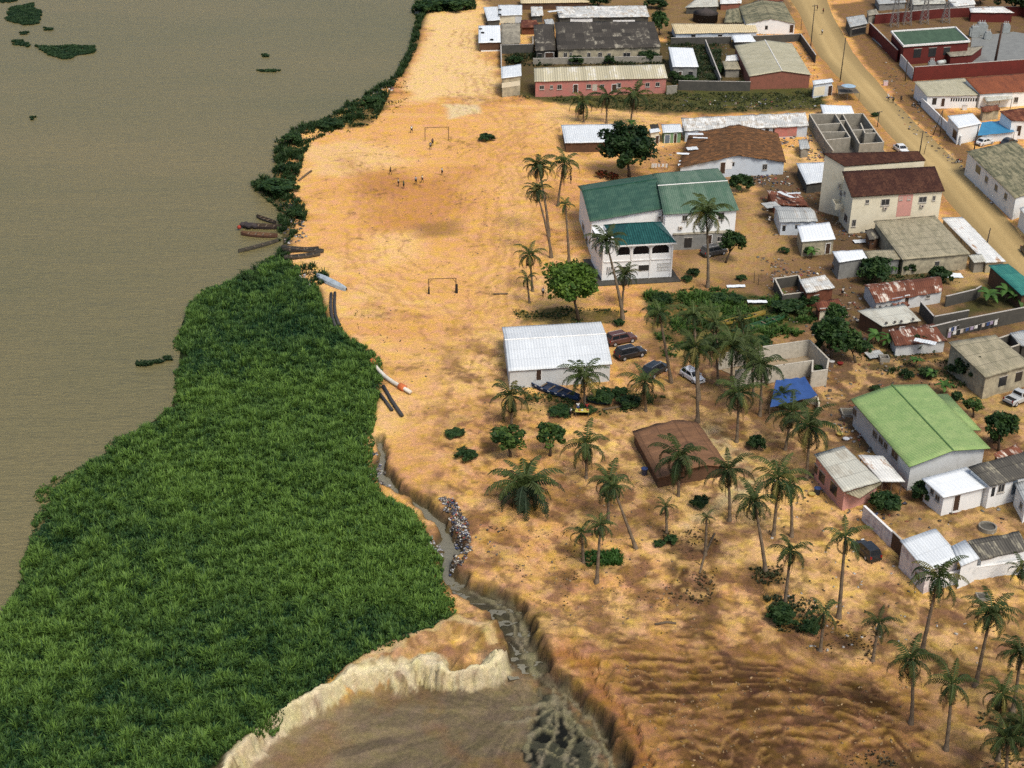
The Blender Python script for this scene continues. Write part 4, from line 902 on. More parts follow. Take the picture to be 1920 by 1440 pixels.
# ================================================================== BUILDINGS
RM = {
 'white': roofmat('white tin', (.60, .64, .66), (.46, .48, .47), .30, .6, .42, .14, .05, .12, .5),
 'whiteplain': roofmat('plain white roof', (.66, .70, .72), (.55, .58, .58), .3, .5, .6, .05, .03, .05, .5),
 'whiterust': roofmat('white tin with rust', (.68, .69, .66), (.34, .20, .11), .36, .8, .42, .2, .10, .2, .55, .05),
 'pale': roofmat('pale fibre cement', (.50, .50, .43), (.34, .32, .26), .42, .7, .38, .22, .08, .25),
 'patch': roofmat('patchwork tin', (.62, .63, .60), (.38, .34, .28), .45, .9, .42, .2, .30, .35, .6, .06, 1.6, 1.4),
 'beige': roofmat('beige fibre cement', (.36, .32, .215), (.22, .20, .13), .48, .9, .36, .22, .10, .35),
 'beigeplain': roofmat('smooth beige roof', (.42, .395, .28), (.33, .31, .21), .5, .8, .5, .12, .05, .05),
 'mossbeige': roofmat('mossy beige roof', (.30, .27, .16), (.10, .10, .055), .5, .8, .36, .25, .12, .3),
 'ochre': roofmat('ochre tin', (.62, .52, .32), (.50, .40, .22), .4, .8, .55, .3, .06, .1),
 'stripe': roofmat('cream tin with pale sheets', (.50, .455, .31), (.62, .60, .53), .40, .5, .55, .32, .14, .1, .6, .06, 1.1, 9),
 'mossy': roofmat('black mossy concrete', (.050, .044, .036), (.24, .22, .17), .36, .55, .5, .06, .22, .1, .9, .07, 2.4, 3),
 'greyold': roofmat('old dark corrugated', (.105, .098, .082), (.30, .275, .20), .40, .9, .36, .42, .2, .3, .8, .06),
 'greytin': roofmat('grey tin', (.40, .42, .41), (.28, .24, .19), .38, .9, .38, .25, .18, .3),
 'rust': roofmat('rusted tin', (.125, .038, .020), (.24, .10, .05), .45, .9, .38, .3, .25, .3, .8),
 'rustmix': roofmat('rusted tin with pale sheets', (.17, .062, .034), (.52, .47, .40), .42, .8, .38, .25, .3, .3, .75, .04, .9, 2.2),
 'redbrown': roofmat('dark red tiles', (.045, .016, .010), (.085, .036, .020), .45, .35, .32, .3, .12, .3, .8, .12, .34, .34),
 'orangetile': roofmat('orange clay tiles', (.26, .082, .035), (.17, .055, .028), .45, .5, .32, .35, .15, .3, .8, .1, .4, .4),
 'brown': roofmat('rust brown sheets', (.20, .105, .055), (.13, .07, .04), .45, .8, .3, .2, .15, .25, .9),
 'brownor': roofmat('brown and orange thatch', (.105, .055, .025), (.19, .085, .03), .45, .9, .2, .2, .25, .2, .95, .1, .5, .6),
 'greend': roofmat('dark green sheets', (.032, .085, .055), (.050, .108, .070), .5, .6, .36, .3, .08, .1, .45, .1, 2.2, 1.0),
 'greenl': roofmat('faded green sheets', (.075, .145, .09), (.13, .195, .135), .5, .5, .36, .3, .08, .1, .5, .12, 1.2, 30),
 'teal': roofmat('teal tiles', (.012, .070, .066), (.020, .095, .088), .5, .6, .4, .5, .06, .45, .4, .1, .4, .45),
 'lime': roofmat('lime green sheets', (.235, .36, .125), (.29, .40, .15), .5, .5, .30, .35, .03, .04, .5, .12, 1.0, 1.0),
 'tealtin': roofmat('teal tin', (.025, .16, .14), (.045, .20, .16), .5, .8, .4, .3, .12, .2),
 'flatgreen': roofmat('green flat roof', (.060, .105, .065), (.045, .08, .05), .5, .6, 3, .02, .03, .02, .9),
 'concrete': roofmat('weathered concrete slab', (.30, .275, .21), (.17, .155, .12), .5, .8, 4, .02, .08, .05, .9, .1, 3, 3),
}
WM = {
 'white': surf('white render', (.68, .70, .70), (.54, .55, .54), .35, .7), 'cream': surf('cream render', (.60, .56, .43), (.48, .44, .32), .4, .6),
 'pale': surf('pale grey render', (.50, .52, .52), (.38, .38, .36), .4, .7), 'paleblue': surf('pale blue render', (.46, .52, .58), (.36, .38, .40), .35, .8),
 'pink': surf('pink render', (.42, .16, .135), (.30, .17, .135), .45, .8), 'pinkpale': surf('pale pink render', (.50, .26, .22), (.36, .22, .18), .4, .9),
 'brick': surf('red brown brick', (.24, .095, .065), (.17, .075, .05), .5, 1.2), 'block': surf('grey block', (.26, .245, .205), (.17, .16, .13), .5, 1.1),
 'lightblock': surf('light block', (.44, .41, .34), (.30, .28, .23), .45, 2.0), 'dark': surf('dark grey wall', (.075, .072, .062), (.05, .05, .045), .5, 1),
 'brown': surf('brown boards', (.11, .06, .035), (.07, .04, .025), .5, 1.5), 'red': surf('dark red render', (.115, .022, .018), (.085, .018, .015), .5, .6),
 'green': surf('green boards', (.16, .27, .15), (.12, .2, .11), .4, 1), 'grey': surf('grey render', (.22, .225, .215), (.15, .15, .14), .5, .8),
 'stained': surf('stained cream wall', (.40, .36, .25), (.16, .145, .11), .5, .9), 'mildew': surf('white wall with mildew', (.66, .68, .68), (.22, .23, .23), .34, .8),
 'rustw': surf('rusty sheets wall', (.15, .055, .03), (.09, .035, .02), .5, 1.6), 'graf': surf('painted and stained white wall', (.62, .58, .56), (.20, .13, .17), .42, 1.3),
}
FRAME = surf('window frame', (.42, .40, .36), (.3, .28, .25)); FRAMEW = surf('white frame', (.7, .7, .68), (.6, .6, .58))
GLASS = surf('dark pane', (.022, .024, .026), (.035, .036, .036), .4, 1, .25, .5); DOORM = surf('dark wooden door', (.06, .035, .022), (.04, .025, .018)); DOORB = surf('blue grey door', (.12, .16, .2), (.09, .12, .15))
TRIM = {'greend': surf('green trim', (.015, .07, .05)), 'lime': surf('lime trim', (.10, .2, .07)), 'white': FRAMEW, 'redbrown': surf('cream trim', (.5, .46, .36)), 'brickred': surf('red ridge tile', (.3, .09, .05))}
HOUSES = {}
class Prof: pass
def house(name, label, cat, FL, FR, NR, NL, base, kind='mono', rise=.35, rm='white', wm='white', wins=(), ov=.3, rf=.5, wav=.03, th=.10, group='houses of the settlement', hgt=None, basez=None, trim=None, nowall=False, sub=None):
    """roof corner pixels (far left, far right, near right, near left), pixel row of the near wall foot"""
    mp_ = ((NR[0] + NL[0]) / 2, (NR[1] + NL[1]) / 2)
    if hgt is None:
        b = G(mp_[0], base); t = up_at(b, *mp_); h = max(1.9, t.z)
    else: h = hgt
    hf = h + (rise if kind == 'mono' else 0)
    P = [G(*NL, h), G(*NR, h), G(*FR, hf), G(*FL, hf)]
    XY = [Vector((p.x, p.y)) for p in P]
    c = sum(XY, Vector((0, 0))) / 4
    gz = 0.0
    org = Vector((c.x, c.y, gz)); e = empty(name, org, label, cat, group)
    def at(u, v): return XY[0] * (1 - u) * (1 - v) + XY[1] * u * (1 - v) + XY[2] * u * v + XY[3] * (1 - u) * v
    Wm = ((XY[1] - XY[0]).length + (XY[2] - XY[3]).length) / 2; Dm = ((XY[3] - XY[0]).length + (XY[2] - XY[1]).length) / 2
    def zz(u, v):
        if kind == 'mono': return h + rise * v
        if kind == 'flat': return h
        if kind == 'gx': return h + rise * (v / rf if v < rf else (1 - v) / (1 - rf))
        if kind == 'gy': return h + rise * (u / rf if u < rf else (1 - u) / (1 - rf))
        if kind == 'hip':
            k = min(u * Wm, (1 - u) * Wm, v * Dm, (1 - v) * Dm) / (min(Wm, Dm) / 2); return h + rise * min(1, k)
    # roof sheet
    nu = max(6, min(28, int(Wm / .9))); nv = max(6, min(24, int(Dm / .9))); nu += nu % 2; nv += nv % 2
    us = np.linspace(0, 1, nu + 1); vs_ = np.linspace(0, 1, nv + 1)
    if kind == 'gy': us = np.concatenate([np.linspace(0, rf, nu // 2 + 1), np.linspace(rf, 1, nu // 2 + 1)[1:]])
    if kind == 'gx': vs_ = np.concatenate([np.linspace(0, rf, nv // 2 + 1), np.linspace(rf, 1, nv // 2 + 1)[1:]])
    rl = random.Random(label)
    V = []; UV = []
    for layer in (0, 1):
        for v in vs_:
            for u in us:
                q = at(u, v); z = zz(u, v) - layer * th
                if wav and layer == 0: z += rl.uniform(-wav, wav)
                ej = .0 if th > .14 else (rl.uniform(-1, 1) * .10 * wav / .03)
                if v == 0: q = q + (XY[0] - XY[3]).normalized() * ej
                if v == 1: q = q + (XY[3] - XY[0]).normalized() * ej
                V.append((q.x - c.x, q.y - c.y, z - gz))
                a = (u * Wm, v * Dm)
                if kind == 'gy': a = (v * Dm, abs(u - rf) * Wm)
                if kind == 'gx': a = (u * Wm, abs(v - rf) * Dm)
                if kind == 'hip' and (min(u, 1 - u) * Wm < min(v, 1 - v) * Dm): a = (v * Dm, u * Wm)
                UV.append(a)
    A = np.arange(len(us) * len(vs_)).reshape(len(vs_), len(us)); B = A + A.size
    q4 = lambda a: np.stack([a[:-1, :-1], a[:-1, 1:], a[1:, 1:], a[1:, :-1]], -1).reshape(-1, 4)
    Fq = [q4(A), q4(B)[:, ::-1]]
    for ea, eb in ((A[0], B[0]), (A[-1][::-1], B[-1][::-1]), (A[:, 0][::-1], B[:, 0][::-1]), (A[:, -1], B[:, -1])):
        Fq.append(np.stack([eb[:-1], eb[1:], ea[1:], ea[:-1]], -1))
    roof = link('roof', mesh_np('roof', np.array(V), np.concatenate(Fq), uv=np.array(UV)), RM[rm], e)
    if kind in ('gx', 'gy') and trim:
        mb = MB(); a0, a1 = (at(0, rf), at(1, rf)) if kind == 'gx' else (at(rf, 0), at(rf, 1))
        n_ = 10; mb.tube([Vector((*(a0.lerp(a1, i / n_) - c), h + rise + .02)) for i in range(n_ + 1)], .11, 6); mb.build('ridge_cap', TRIM.get(trim, FRAMEW), roof)
    # walls
    iu, iv = min(.3, ov / Wm), min(.3, ov / Dm)
    info = Prof(); info.e = e; info.h = h; info.P = P; info.c = c; info.at = at; info.zz = zz; info.wall = None
    HOUSES[label] = info
    if nowall:
        mb = MB()
        for u in (iu, .5, 1 - iu):
            for v in (iv, 1 - iv):
                p = at(u, v) - c; mb = MB(); mb.tube([(p.x, p.y, -.3), (p.x, p.y, zz(u, v) - th)], .07, 6); mb.build('post', surf('old timber', (.13, .1, .07)), e)
        return info
    loop = [(u, iv) for u in np.linspace(iu, 1 - iu, 9)] + [(1 - iu, v) for v in np.linspace(iv, 1 - iv, 7)[1:]] + [(u, 1 - iv) for u in np.linspace(1 - iu, iu, 9)[1:]] + [(iu, v) for v in np.linspace(1 - iv, iv, 7)[1:-1]]
    if kind == 'gy':
        loop = [(u, v) for u, v in loop]; loop.insert(next(i for i, (u, v) in enumerate(loop) if u > rf), (rf, iv))
    mb = MB(); n = len(loop); vs = []
    for u, v in loop: q = at(u, v) - c; vs.append((q.x, q.y, -.4))
    for u, v in loop: q = at(u, v) - c; vs.append((q.x, q.y, zz(u, v) - th * .6 - gz))
    fs = [(i, (i + 1) % n, n + (i + 1) % n, n + i) for i in range(n)]
    mb.add(vs, fs); wall = mb.build('wall', WM[wm], e); info.wall = wall
    cor = {'n': (at(iu, iv), at(1 - iu, iv)), 'r': (at(1 - iu, iv), at(1 - iu, 1 - iv)), 'l': (at(iu, 1 - iv), at(iu, iv))}
    for wn in wins:
        opening(info, cor, c, gz, *wn)
    return info
def opening(info, cor, c, gz, typ, px, py, wp, hp, side='n', mat=None, lab=None):
    a, b = cor[side]; d = (b - a).normalized(); nrm = Vector((d.y, -d.x, 0)); p0 = Vector((a.x, a.y, 0))
    ctr = on_plane(px, py, p0, nrm); l = on_plane(px - wp / 2, py, p0, nrm); r_ = on_plane(px + wp / 2, py, p0, nrm); t = on_plane(px, py - hp / 2, p0, nrm); bt = on_plane(px, py + hp / 2, p0, nrm)
    D3 = Vector((d.x, d.y, 0)); wd = max(.35, min(6, abs((r_ - l).dot(D3)))); ht = max(.35, min(4.5, (t - bt).length))
    o = Vector((ctr.x - c.x, ctr.y - c.y, max(ctr.z, ht / 2 - .1) - gz))
    if typ == 'w':
        f = .09; mb = MB()
        for s_ in (-1, 1): mb.box(o + D3 * s_ * (wd / 2 - f / 2), (f, .13, ht), D3, nrm)
        for s_ in (-1, 1): mb.box(o + Vector((0, 0, s_ * (ht / 2 - f / 2))), (wd - 2 * f - .004, .126, f), D3, nrm)
        mb.box(o, (.05, .08, ht - 2 * f - .004), D3, nrm)
        w_ = mb.build('window', FRAMEW if mat == 'white' else FRAME, info.e)
        mb = MB(); mb.box(o, (wd - 2 * f - .01, .04, ht - 2 * f - .01), D3, nrm); mb.build('pane', GLASS, w_)
        mb = MB(); mb.box(o + nrm * .06 + Vector((0, 0, -ht / 2 - .04)), (wd + .12, .2, .07), D3, nrm); mb.build('sill', FRAME, w_)
    elif typ == 'o':      # a bare dark opening with a lintel
        mb = MB(); mb.box(o, (wd, .05, ht), D3, nrm); w_ = mb.build('window', GLASS, info.e)
        mb = MB(); mb.box(o + Vector((0, 0, ht / 2 + .06)), (wd + .2, .12, .12), D3, nrm); mb.build('lintel', FRAME, w_)
    elif typ == 'd':
        mb = MB(); mb.box(o, (wd, .09, ht), D3, nrm); w_ = mb.build('door', DOORB if mat == 'blue' else DOORM, info.e)
        mb = MB()
        for s_ in (-1, 1): mb.box(o + D3 * s_ * (wd / 2 + .05), (.1, .14, ht + .1), D3, nrm)
        mb.box(o + Vector((0, 0, ht / 2 + .1)), (wd + .2, .14, .1), D3, nrm); mb.build('frame', FRAMEW, w_)
        mb = MB(); mb.box(o + D3 * wd * .35 + nrm * .07, (.05, .08, .12), D3, nrm); mb.build('handle', FRAME, w_)
    elif typ == 'p':      # a painted or rendered panel standing proud
        mb = MB(); mb.box(o, (wd, .07, ht), D3, nrm); w_ = mb.build('panel', WM[mat], info.e)
    elif typ == 'ac':
        mb = MB(); mb.box(o + nrm * .15, (wd, .35, ht), D3, nrm); w_ = mb.build('air_conditioner', surf('ac casing', (.45, .4, .34)), info.e)
        mb = MB(); mb.lathe((0, 0, 0), [(.0, .0), (ht * .3, .0), (ht * .3, .03)], 12); me = mb
        me.v = [tuple(o + nrm * (.33 + z) + D3 * x + Vector((0, 0, y))) for x, y, z in me.v]; me.build('grille', GLASS, w_)
H = house
# --- top rows, left to right
H('shack', 'small white roofed shack highest at the top of the sand', 'shack', (934, 9), (979, 9), (979, 28), (935, 29), 44, 'mono', .3, 'white', 'cream', [('p', 972, 37, 12, 12, 'n', 'pale')])
H('shack', 'narrow pale tin lean-to left of the highest white shack', 'shack', (906, 13), (933, 12), (938, 37), (914, 39), 47, 'mono', .3, 'white', 'dark')
H('shack', 'white roofed brown shack with tyres on its roof', 'shack', (897, 48), (938, 47), (939, 79), (897, 80), 97, 'mono', .3, 'whiteplain', 'brown', [('p', 920, 96, 36, 3, 'n', 'white')])
H('hut', 'square mossy flat roofed hut beside the shack with tyres', 'hut', (939, 44), (975, 43), (976, 81), (940, 82), 99, 'flat', 0, 'concrete', 'block')
H('house', 'long black mossy roofed house with stained cream front', 'house', (1040, 41), (1226, 40), (1240, 88), (1045, 93), 112, 'mono', 1.6, 'mossy', 'stained',
  [('w', x, 103, w_, h_) for x, w_, h_ in ((1060, 7, 9), (1070, 5, 9), (1104, 7, 9), (1125, 8, 10), (1142, 7, 7), (1175, 14, 9), (1215, 8, 8))], wav=.06)
H('house', 'dark annex with black mossy roof at the left of the mossy house', 'house', (1000, 46), (1039, 45), (1042, 94), (1004, 95), 112, 'mono', 1.2, 'mossy', 'dark', [('o', 1012, 105, 7, 9), ('d', 1030, 105, 16, 12)], wav=.06)
H('house', 'long pink house with striped cream tin roof', 'house', (1001, 127), (1245, 120), (1252, 146), (1002, 153), 179, 'mono', .9, 'stripe', 'pink',
  [('w', 1016, 164, 9, 8), ('w', 1034, 163, 6, 7), ('w', 1049, 163, 9, 9), ('d', 1079, 166, 8, 14), ('w', 1104, 162, 9, 8), ('p', 1115, 164, 9, 12, 'n', 'lightblock'), ('w', 1129, 162, 8, 8), ('d', 1152, 165, 9, 13), ('w', 1160, 160, 9, 9), ('w', 1214, 159, 8, 8), ('w', 1233, 158, 8, 8)], wav=.03)
H('shack', 'small grey white tin shack at the left of the pink house', 'shack', (939, 125), (977, 120), (978, 142), (940, 147), 181, 'mono', .4, 'white', 'stained', [('p', 958, 158, 34, 9, 'n', 'cream')])
H('house', 'long pale tin roofed building behind the mossy house', 'house', (1042, 12), (1211, 10), (1218, 31), (1048, 33), 44, 'mono', .5, 'patch', 'dark', [('p', 1090, 38, 44, 6, 'n', 'white'), ('p', 1170, 39, 90, 3, 'n', 'white')], wav=.05)
H('house', 'ochre tin roof running along the top edge', 'house', (975, -10), (1105, -10), (1106, 4), (976, 6), 12, 'mono', .4, 'ochre', 'brown')
H('shack', 'rusty lean-to between the top white shack and the tin roofs', 'shack', (977, 37), (1006, 37), (1010, 51), (976, 52), 58, 'mono', .2, 'rust', 'rustw', wav=.06)
H('shack', 'beige patched tin shack between white shack and long pale roof', 'shack', (995, 12), (1017, 12), (1019, 29), (996, 30), 38, 'mono', .2, 'patch', 'dark', wav=.06)
H('hut', 'white roofed grey hut in the weedy yard', 'hut', (1253, 88), (1299, 90), (1310, 125), (1261, 125), 152, 'mono', .2, 'whiteplain', 'grey', [('d', 1275, 142, 6, 15), ('o', 1295, 138, 8, 8)])
H('house', 'long cream corrugated roof over a pale blue wall', 'house', (1258, 44), (1416, 45), (1421, 60), (1266, 63), 74, 'mono', .5, 'ochre', 'paleblue', [('o', 1300, 68, 8, 6), ('o', 1350, 68, 8, 6)])
H('house', 'mossy gabled house with white gable facing the pole', 'house', (1385, 12), (1470, 5), (1492, 44), (1398, 44), 64, 'gy', 1.3, 'mossbeige', 'white', [('o', 1437, 52, 5, 7), ('d', 1484, 54, 7, 14)], ov=.2, wav=.05)
H('house', 'mossy annex roof at the left of the white gable', 'house', (1362, 18), (1386, 14), (1397, 42), (1358, 42), 48, 'mono', .8, 'mossbeige', 'brown', wav=.05)
H('house', 'pale mottled roof behind the round dark tank', 'house', (1310, -6), (1346, -6), (1347, 12), (1284, 14), 22, 'mono', .6, 'pale', 'dark', wav=.05)
H('house', 'white roof at the top edge right of the mottled one', 'house', (1349, -10), (1392, -10), (1390, 6), (1350, 7), 14, 'mono', .4, 'whiterust', 'brick')
H('house', 'red roof at the top edge beside the road', 'house', (1420, -12), (1466, -12), (1470, 2), (1424, 3), 10, 'mono', .4, 'rust', 'white')
H('hut', 'little white roof behind the big beige gabled house', 'hut', (1372, 66), (1407, 64), (1418, 78), (1377, 79), 90, 'mono', .2, 'whiteplain', 'dark')
H('house', 'big smooth beige gabled house with brick front', 'house', (1377, 85), (1485, 81), (1521, 140), (1405, 143), 167, 'gy', 1.1, 'beigeplain', 'brick', rf=.52, wav=.01, ov=.25, trim='white')
H('shack', 'small beige shed left of the big gabled house', 'shed', (1354, 114), (1383, 115), (1389, 130), (1359, 130), 146, 'mono', .3, 'beige', 'block')
H('shack', 'white striped shed roof behind the small beige shed', 'shed', (1362, 104), (1384, 102), (1386, 113), (1360, 114), 121, 'mono', .3, 'whiterust', 'dark')
H('kiosk', 'pale roadside kiosk with blue side near the pole', 'kiosk', (1523, 151), (1560, 147), (1563, 153), (1525, 159), 182, 'mono', .3, 'white', 'paleblue', [('p', 1536, 171, 20, 16, 'n', 'cream'), ('d', 1556, 170, 7, 17)])
H('hut', 'low white flat roof at the corner of road and unfinished house', 'hut', (1538, 196), (1596, 198), (1602, 213), (1543, 213), 222, 'flat', 0, 'whiteplain', 'block')
H('house', 'long row with patchwork tin roof beside the unfinished house', 'house', (1277, 221), (1510, 211), (1517, 236), (1283, 246), 262, 'mono', .6, 'patch', 'paleblue', [('p', 1473, 247, 42, 18, 'n', 'pink'), ('o', 1438, 246, 7, 10), ('o', 1452, 246, 6, 10), ('d', 1424, 247, 6, 12)], wav=.07)
H('shed', 'white roofed open shed beside the mango tree', 'shed', (1052, 234), (1157, 232), (1164, 266), (1059, 268), 286, 'mono', .5, 'white', 'brown', wav=.02)  # brown wall colour stands in for the shaded inside of the open shed
H('kiosk', 'small beige kiosk with white roof right of the mango tree', 'kiosk', (1217, 242), (1235, 240), (1239, 246), (1219, 249), 271, 'mono', .2, 'white', 'cream', [('d', 1232, 262, 6, 14)])
H('kiosk', 'green kiosk with white roof', 'kiosk', (1240, 233), (1276, 232), (1280, 247), (1243, 249), 269, 'mono', .2, 'white', 'green', [('d', 1266, 260, 5, 17), ('d', 1251, 261, 9, 15, 'n', 'blue')])
H('house', 'brown sagging roof house with pale blue gable', 'house', (1292, 250), (1459, 250), (1474, 304), (1272, 314), 333, 'gy', 1.9, 'brownor', 'paleblue', [('d', 1355, 315, 9, 20), ('p', 1367, 308, 12, 18, 'n', 'white'), ('o', 1374, 308, 6, 7), ('w', 1434, 313, 9, 11)], rf=.55, wav=.09, ov=.35)
# --- the dark green roofed pair and the arched house
H('house', 'left half of the white house with dark green roof', 'house', (1083, 348), (1224, 326), (1247, 390), (1106, 415), 494, 'gx', 1.15, 'greend', 'white', [('w', 1236, 408, 5, 5), ('w', 1244, 407, 5, 5), ('w', 1100, 455, 4, 16, 'l'), ('w', 1094, 425, 4, 12, 'l')], rf=.66, wav=.015, ov=.45, hgt=6.3, trim='greend')
H('house', 'right half of the white house with lighter green ridged roof', 'house', (1224, 325), (1346, 315), (1386, 394), (1244, 402), 464, 'gx', 1.0, 'greenl', 'white', [('w', 1284, 409, 10, 11), ('w', 1352, 405, 12, 14), ('ac', 1275, 427, 7, 5)], rf=.55, wav=.015, ov=.4, hgt=6.6, trim='white')
H('porch', 'low grey annex under the right half of the green roof', 'annex', (1262, 432), (1372, 428), (1374, 436), (1262, 440), 466, 'flat', 0, 'concrete', 'grey', [('o', 1290, 455, 14, 18), ('d', 1330, 452, 8, 22), ('w', 1350, 448, 12, 10)], ov=.1, hgt=2.9)  # grey wall colour carries the shade of the recess
def arched_house():
    h = 6.2; wl = [G(1129, 527), G(1257, 520)]; lab = 'white house with three arches and teal hip roof'
    d = (wl[1] - wl[0]).normalized(); n_ = Vector((d.y, -d.x, 0)); bk = -n_; L = (wl[1] - wl[0]).length; Dp = 8.5; o = wl[0].copy(); o.z = 0
    e = empty('arched_house', o, lab, 'house', 'houses of the settlement')
    q = lambda s_, t, z: d * s_ + bk * t + Vector((0, 0, z))
    up = Vector((0, 0, 1)); W0, W1 = WM['white'], None
    # lower storey and back walls
    mb = MB(); z1 = 3.35
    def wallq(a, b, z0, z1_): mb.add([a + up * z0, b + up * z0, b + up * z1_, a + up * z1_], [(0, 1, 2, 3)])
    P = [q(0, 0, 0), q(L, 0, 0), q(L, Dp, 0), q(0, Dp, 0)]
    wallq(P[0], P[1], -.3, z1); wallq(P[1], P[2], -.3, h); wallq(P[2], P[3], -.3, h); wallq(P[3], P[0], -.3, h - .6)
    # loggia floor, side and back upstairs, shade of the recess put into the brown
    lg = MB(); lg.add([q(.02, .26, z1 + .02), q(L - .02, .26, z1 + .02), q(L - .02, 2.2, z1 + .02), q(.02, 2.2, z1 + .02)], [(0, 1, 2, 3)]); lg.add([q(.02, 2.2, z1), q(L - .02, 2.2, z1), q(L - .02, 2.2, h - .4), q(.02, 2.2, h - .4)], [(0, 1, 2, 3)]); lg.build('loggia', surf('shaded brown loggia', (.07, .05, .04), (.05, .036, .03)), e)
    mb.add([q(L * .22, 0, h), q(L, 0, h), q(L, Dp, h), q(L * .22, Dp, h)], [(0, 1, 2, 3)])
    # arcade: sheet with three arch openings
    s0 = L * .185; ps = [(.21, .385), (.43, .665), (.705, .955)]; zb, zs = z1 + .95, z1 + 1.75
    k = 10; xs_ = [s0]
    def seg(xa, xb, za, zb_): mb.add([q(xa, 0, za), q(xb, 0, za), q(xb, 0, zb_), q(xa, 0, zb_)], [(0, 1, 2, 3)]); mb.add([q(xa, .25, za), q(xb, .25, za), q(xb, .25, zb_), q(xa, .25, zb_)], [(3, 2, 1, 0)])
    cur = 0.0
    for a, b in ps:
        xa, xb = a * L, b * L; seg(cur, xa, z1, h if cur > 0 else h - .3); seg(xa, xb, z1, zb); r_ = (xb - xa) / 2; rz_ = min(r_, h - zs - .28); prev = None
        for i in range(k + 1):
            t = math.pi * (1 - i / k); x = (xa + xb) / 2 + r_ * math.cos(t); z = zs + rz_ * math.sin(t)
            if prev:
                mb.add([q(prev[0], 0, prev[1]), q(x, 0, z), q(x, 0, h), q(prev[0], 0, h)], [(0, 1, 2, 3)])
                mb.add([q(prev[0], 0, prev[1]), q(x, 0, z), q(x, .25, z), q(prev[0], .25, prev[1])], [(0, 3, 2, 1)])
            prev = (x, z)
        for x, s_ in ((xa, 1), (xb, -1)): mb.add([q(x, 0, zb), q(x, .25, zb), q(x, .25, zs), q(x, 0, zs)], [(0, 1, 2, 3) if s_ > 0 else (3, 2, 1, 0)])
        mb.add([q(xa, 0, zb), q(xb, 0, zb), q(xb, .25, zb), q(xa, .25, zb)], [(0, 1, 2, 3)]); cur = xb
    seg(cur, L, z1, h); wallq(P[0], P[1], h - .35, h - .3)
    mb.build('wall', W0, e)
    mb = MB(); mb.add([q(s0 * .0, 0, h - .32), q(L * .22, 0, h - .32), q(L * .22, Dp, h - .32), q(0, Dp, h - .32)], [(0, 1, 2, 3)]); mb.build('terrace', WM['white'], e)
    for s_ in (0.06,): 
        mb = MB(); mb.lathe(q(L * .12, 1.6, h - .3), [(.75, 0), (.75, .85), (.65, .95), (.3, 1.05)], 16); mb.build('water_tank', W0, e, True)
    # floor bands, pilasters
    mb = MB(); mb.box(q(L / 2, -.05, z1), (L + .1, .14, .16), d, n_); mb.box(q(L / 2, -.05, h - .02), (L + .1, .2, .22), d, n_)
    for f in (.0, .41, .685, 1.0): mb.box(q(L * f, -.06, h / 2 - .1), (.26, .12, h - .45), d, n_)
    mb.build('trim', FRAMEW, e)
    # slits, windows, grille below
    for i in range(5): mb = MB(); mb.box(q(L * (.065 + i * .028), -.01, 1.75), (.14, .07, 1.3), d, n_); mb.build('window', GLASS, e)
    for f, w_, z, ht in ((.345, .145, 1.9, .95), (.60, .16, 1.95, 1.0)):
        mb = MB(); mb.box(q(L * f, -.015, z), (L * w_ + .2, .08, ht + .2), d, n_); wn = mb.build('window', FRAMEW, e); mb = MB(); mb.box(q(L * f, -.04, z), (L * w_, .06, ht), d, n_); mb.build('pane', GLASS, wn)
    mb = MB()
    for i in range(9): mb.box(q(L * (.80 + i * .021), -.03, 1.95), (.07, .08, 1.3), d, n_)
    for z in (1.3, 1.95, 2.6): mb.box(q(L * .885, -.034, z), (L * .19, .07, .07), d, n_)
    mb.build('window_grille', surf('grille', (.5, .5, .47)), e)
    # hip roof
    a, b = L * .175, L + .45; f0, f1 = -.5, Dp + .3; zr = h + 2.0; m0, m1 = (f0 + f1) / 2 - .6, (f0 + f1) / 2 + .6
    C_ = [q(a, f0, h + .1), q(b, f0, h + .1), q(b, f1, h + .1), q(a, f1, h + .1)]; hw = (f1 - f0) / 2
    r0, r1 = q(a + hw * .62, (f0 + f1) / 2, zr), q(b - hw * .62, (f0 + f1) / 2, zr)
    V = []; F = []; UV = []
    for quad in ((C_[0], C_[1], r1, r0), (C_[2], C_[3], r0, r1)): 
        n = len(V); V += [tuple(p) for p in quad]; F.append((n, n + 1, n + 2, n + 3)); UV += [((p - quad[0]).dot(d), (p - quad[0]).length * .0 + abs((p - quad[0]).dot(bk)) * 1.1) for p in quad]
    rf_ = [np.array(F)]; T = []
    for tri in ((C_[1], C_[2], r1), (C_[3], C_[0], r0)):
        n = len(V); V += [tuple(p) for p in tri]; T.append((n, n + 1, n + 2)); UV += [((p - tri[0]).dot(bk), abs((p - tri[0]).dot(d)) * 1.2) for p in tri]
    roof = link('roof', mesh_np('roof', np.array(V), rf_ + [np.array(T)], uv=np.array(UV)), RM['teal'], e)
    mb = MB()
    for i in range(4): mb.box((C_[i] + C_[(i + 1) % 4]) / 2 - up * .13, ((C_[(i + 1) % 4] - C_[i]).length, .14, .24), C_[(i + 1) % 4] - C_[i], (C_[(i + 1) % 4] - C_[i]).cross(up))
    mb.add([p - up * .2 for p in C_], [(3, 2, 1, 0)]); mb.build('fascia', FRAMEW, roof)
    mb = MB()
    for p, r_ in ((C_[0], r0), (C_[1], r1), (C_[2], r1), (C_[3], r0)): mb.tube([p, r_], .10, 6)
    mb.tube([r0, r1], .11, 6); mb.build('ridge_cap', surf('teal ridge', (.008, .06, .062)), roof)
    mb = MB(); mb.box(q(L / 2, Dp / 2 - .6, .04), (L + 2.4, Dp + 3.0, .16), d, n_); mb.build('plinth', surf('dark slab', (.07, .065, .055)), e)
arched_house()
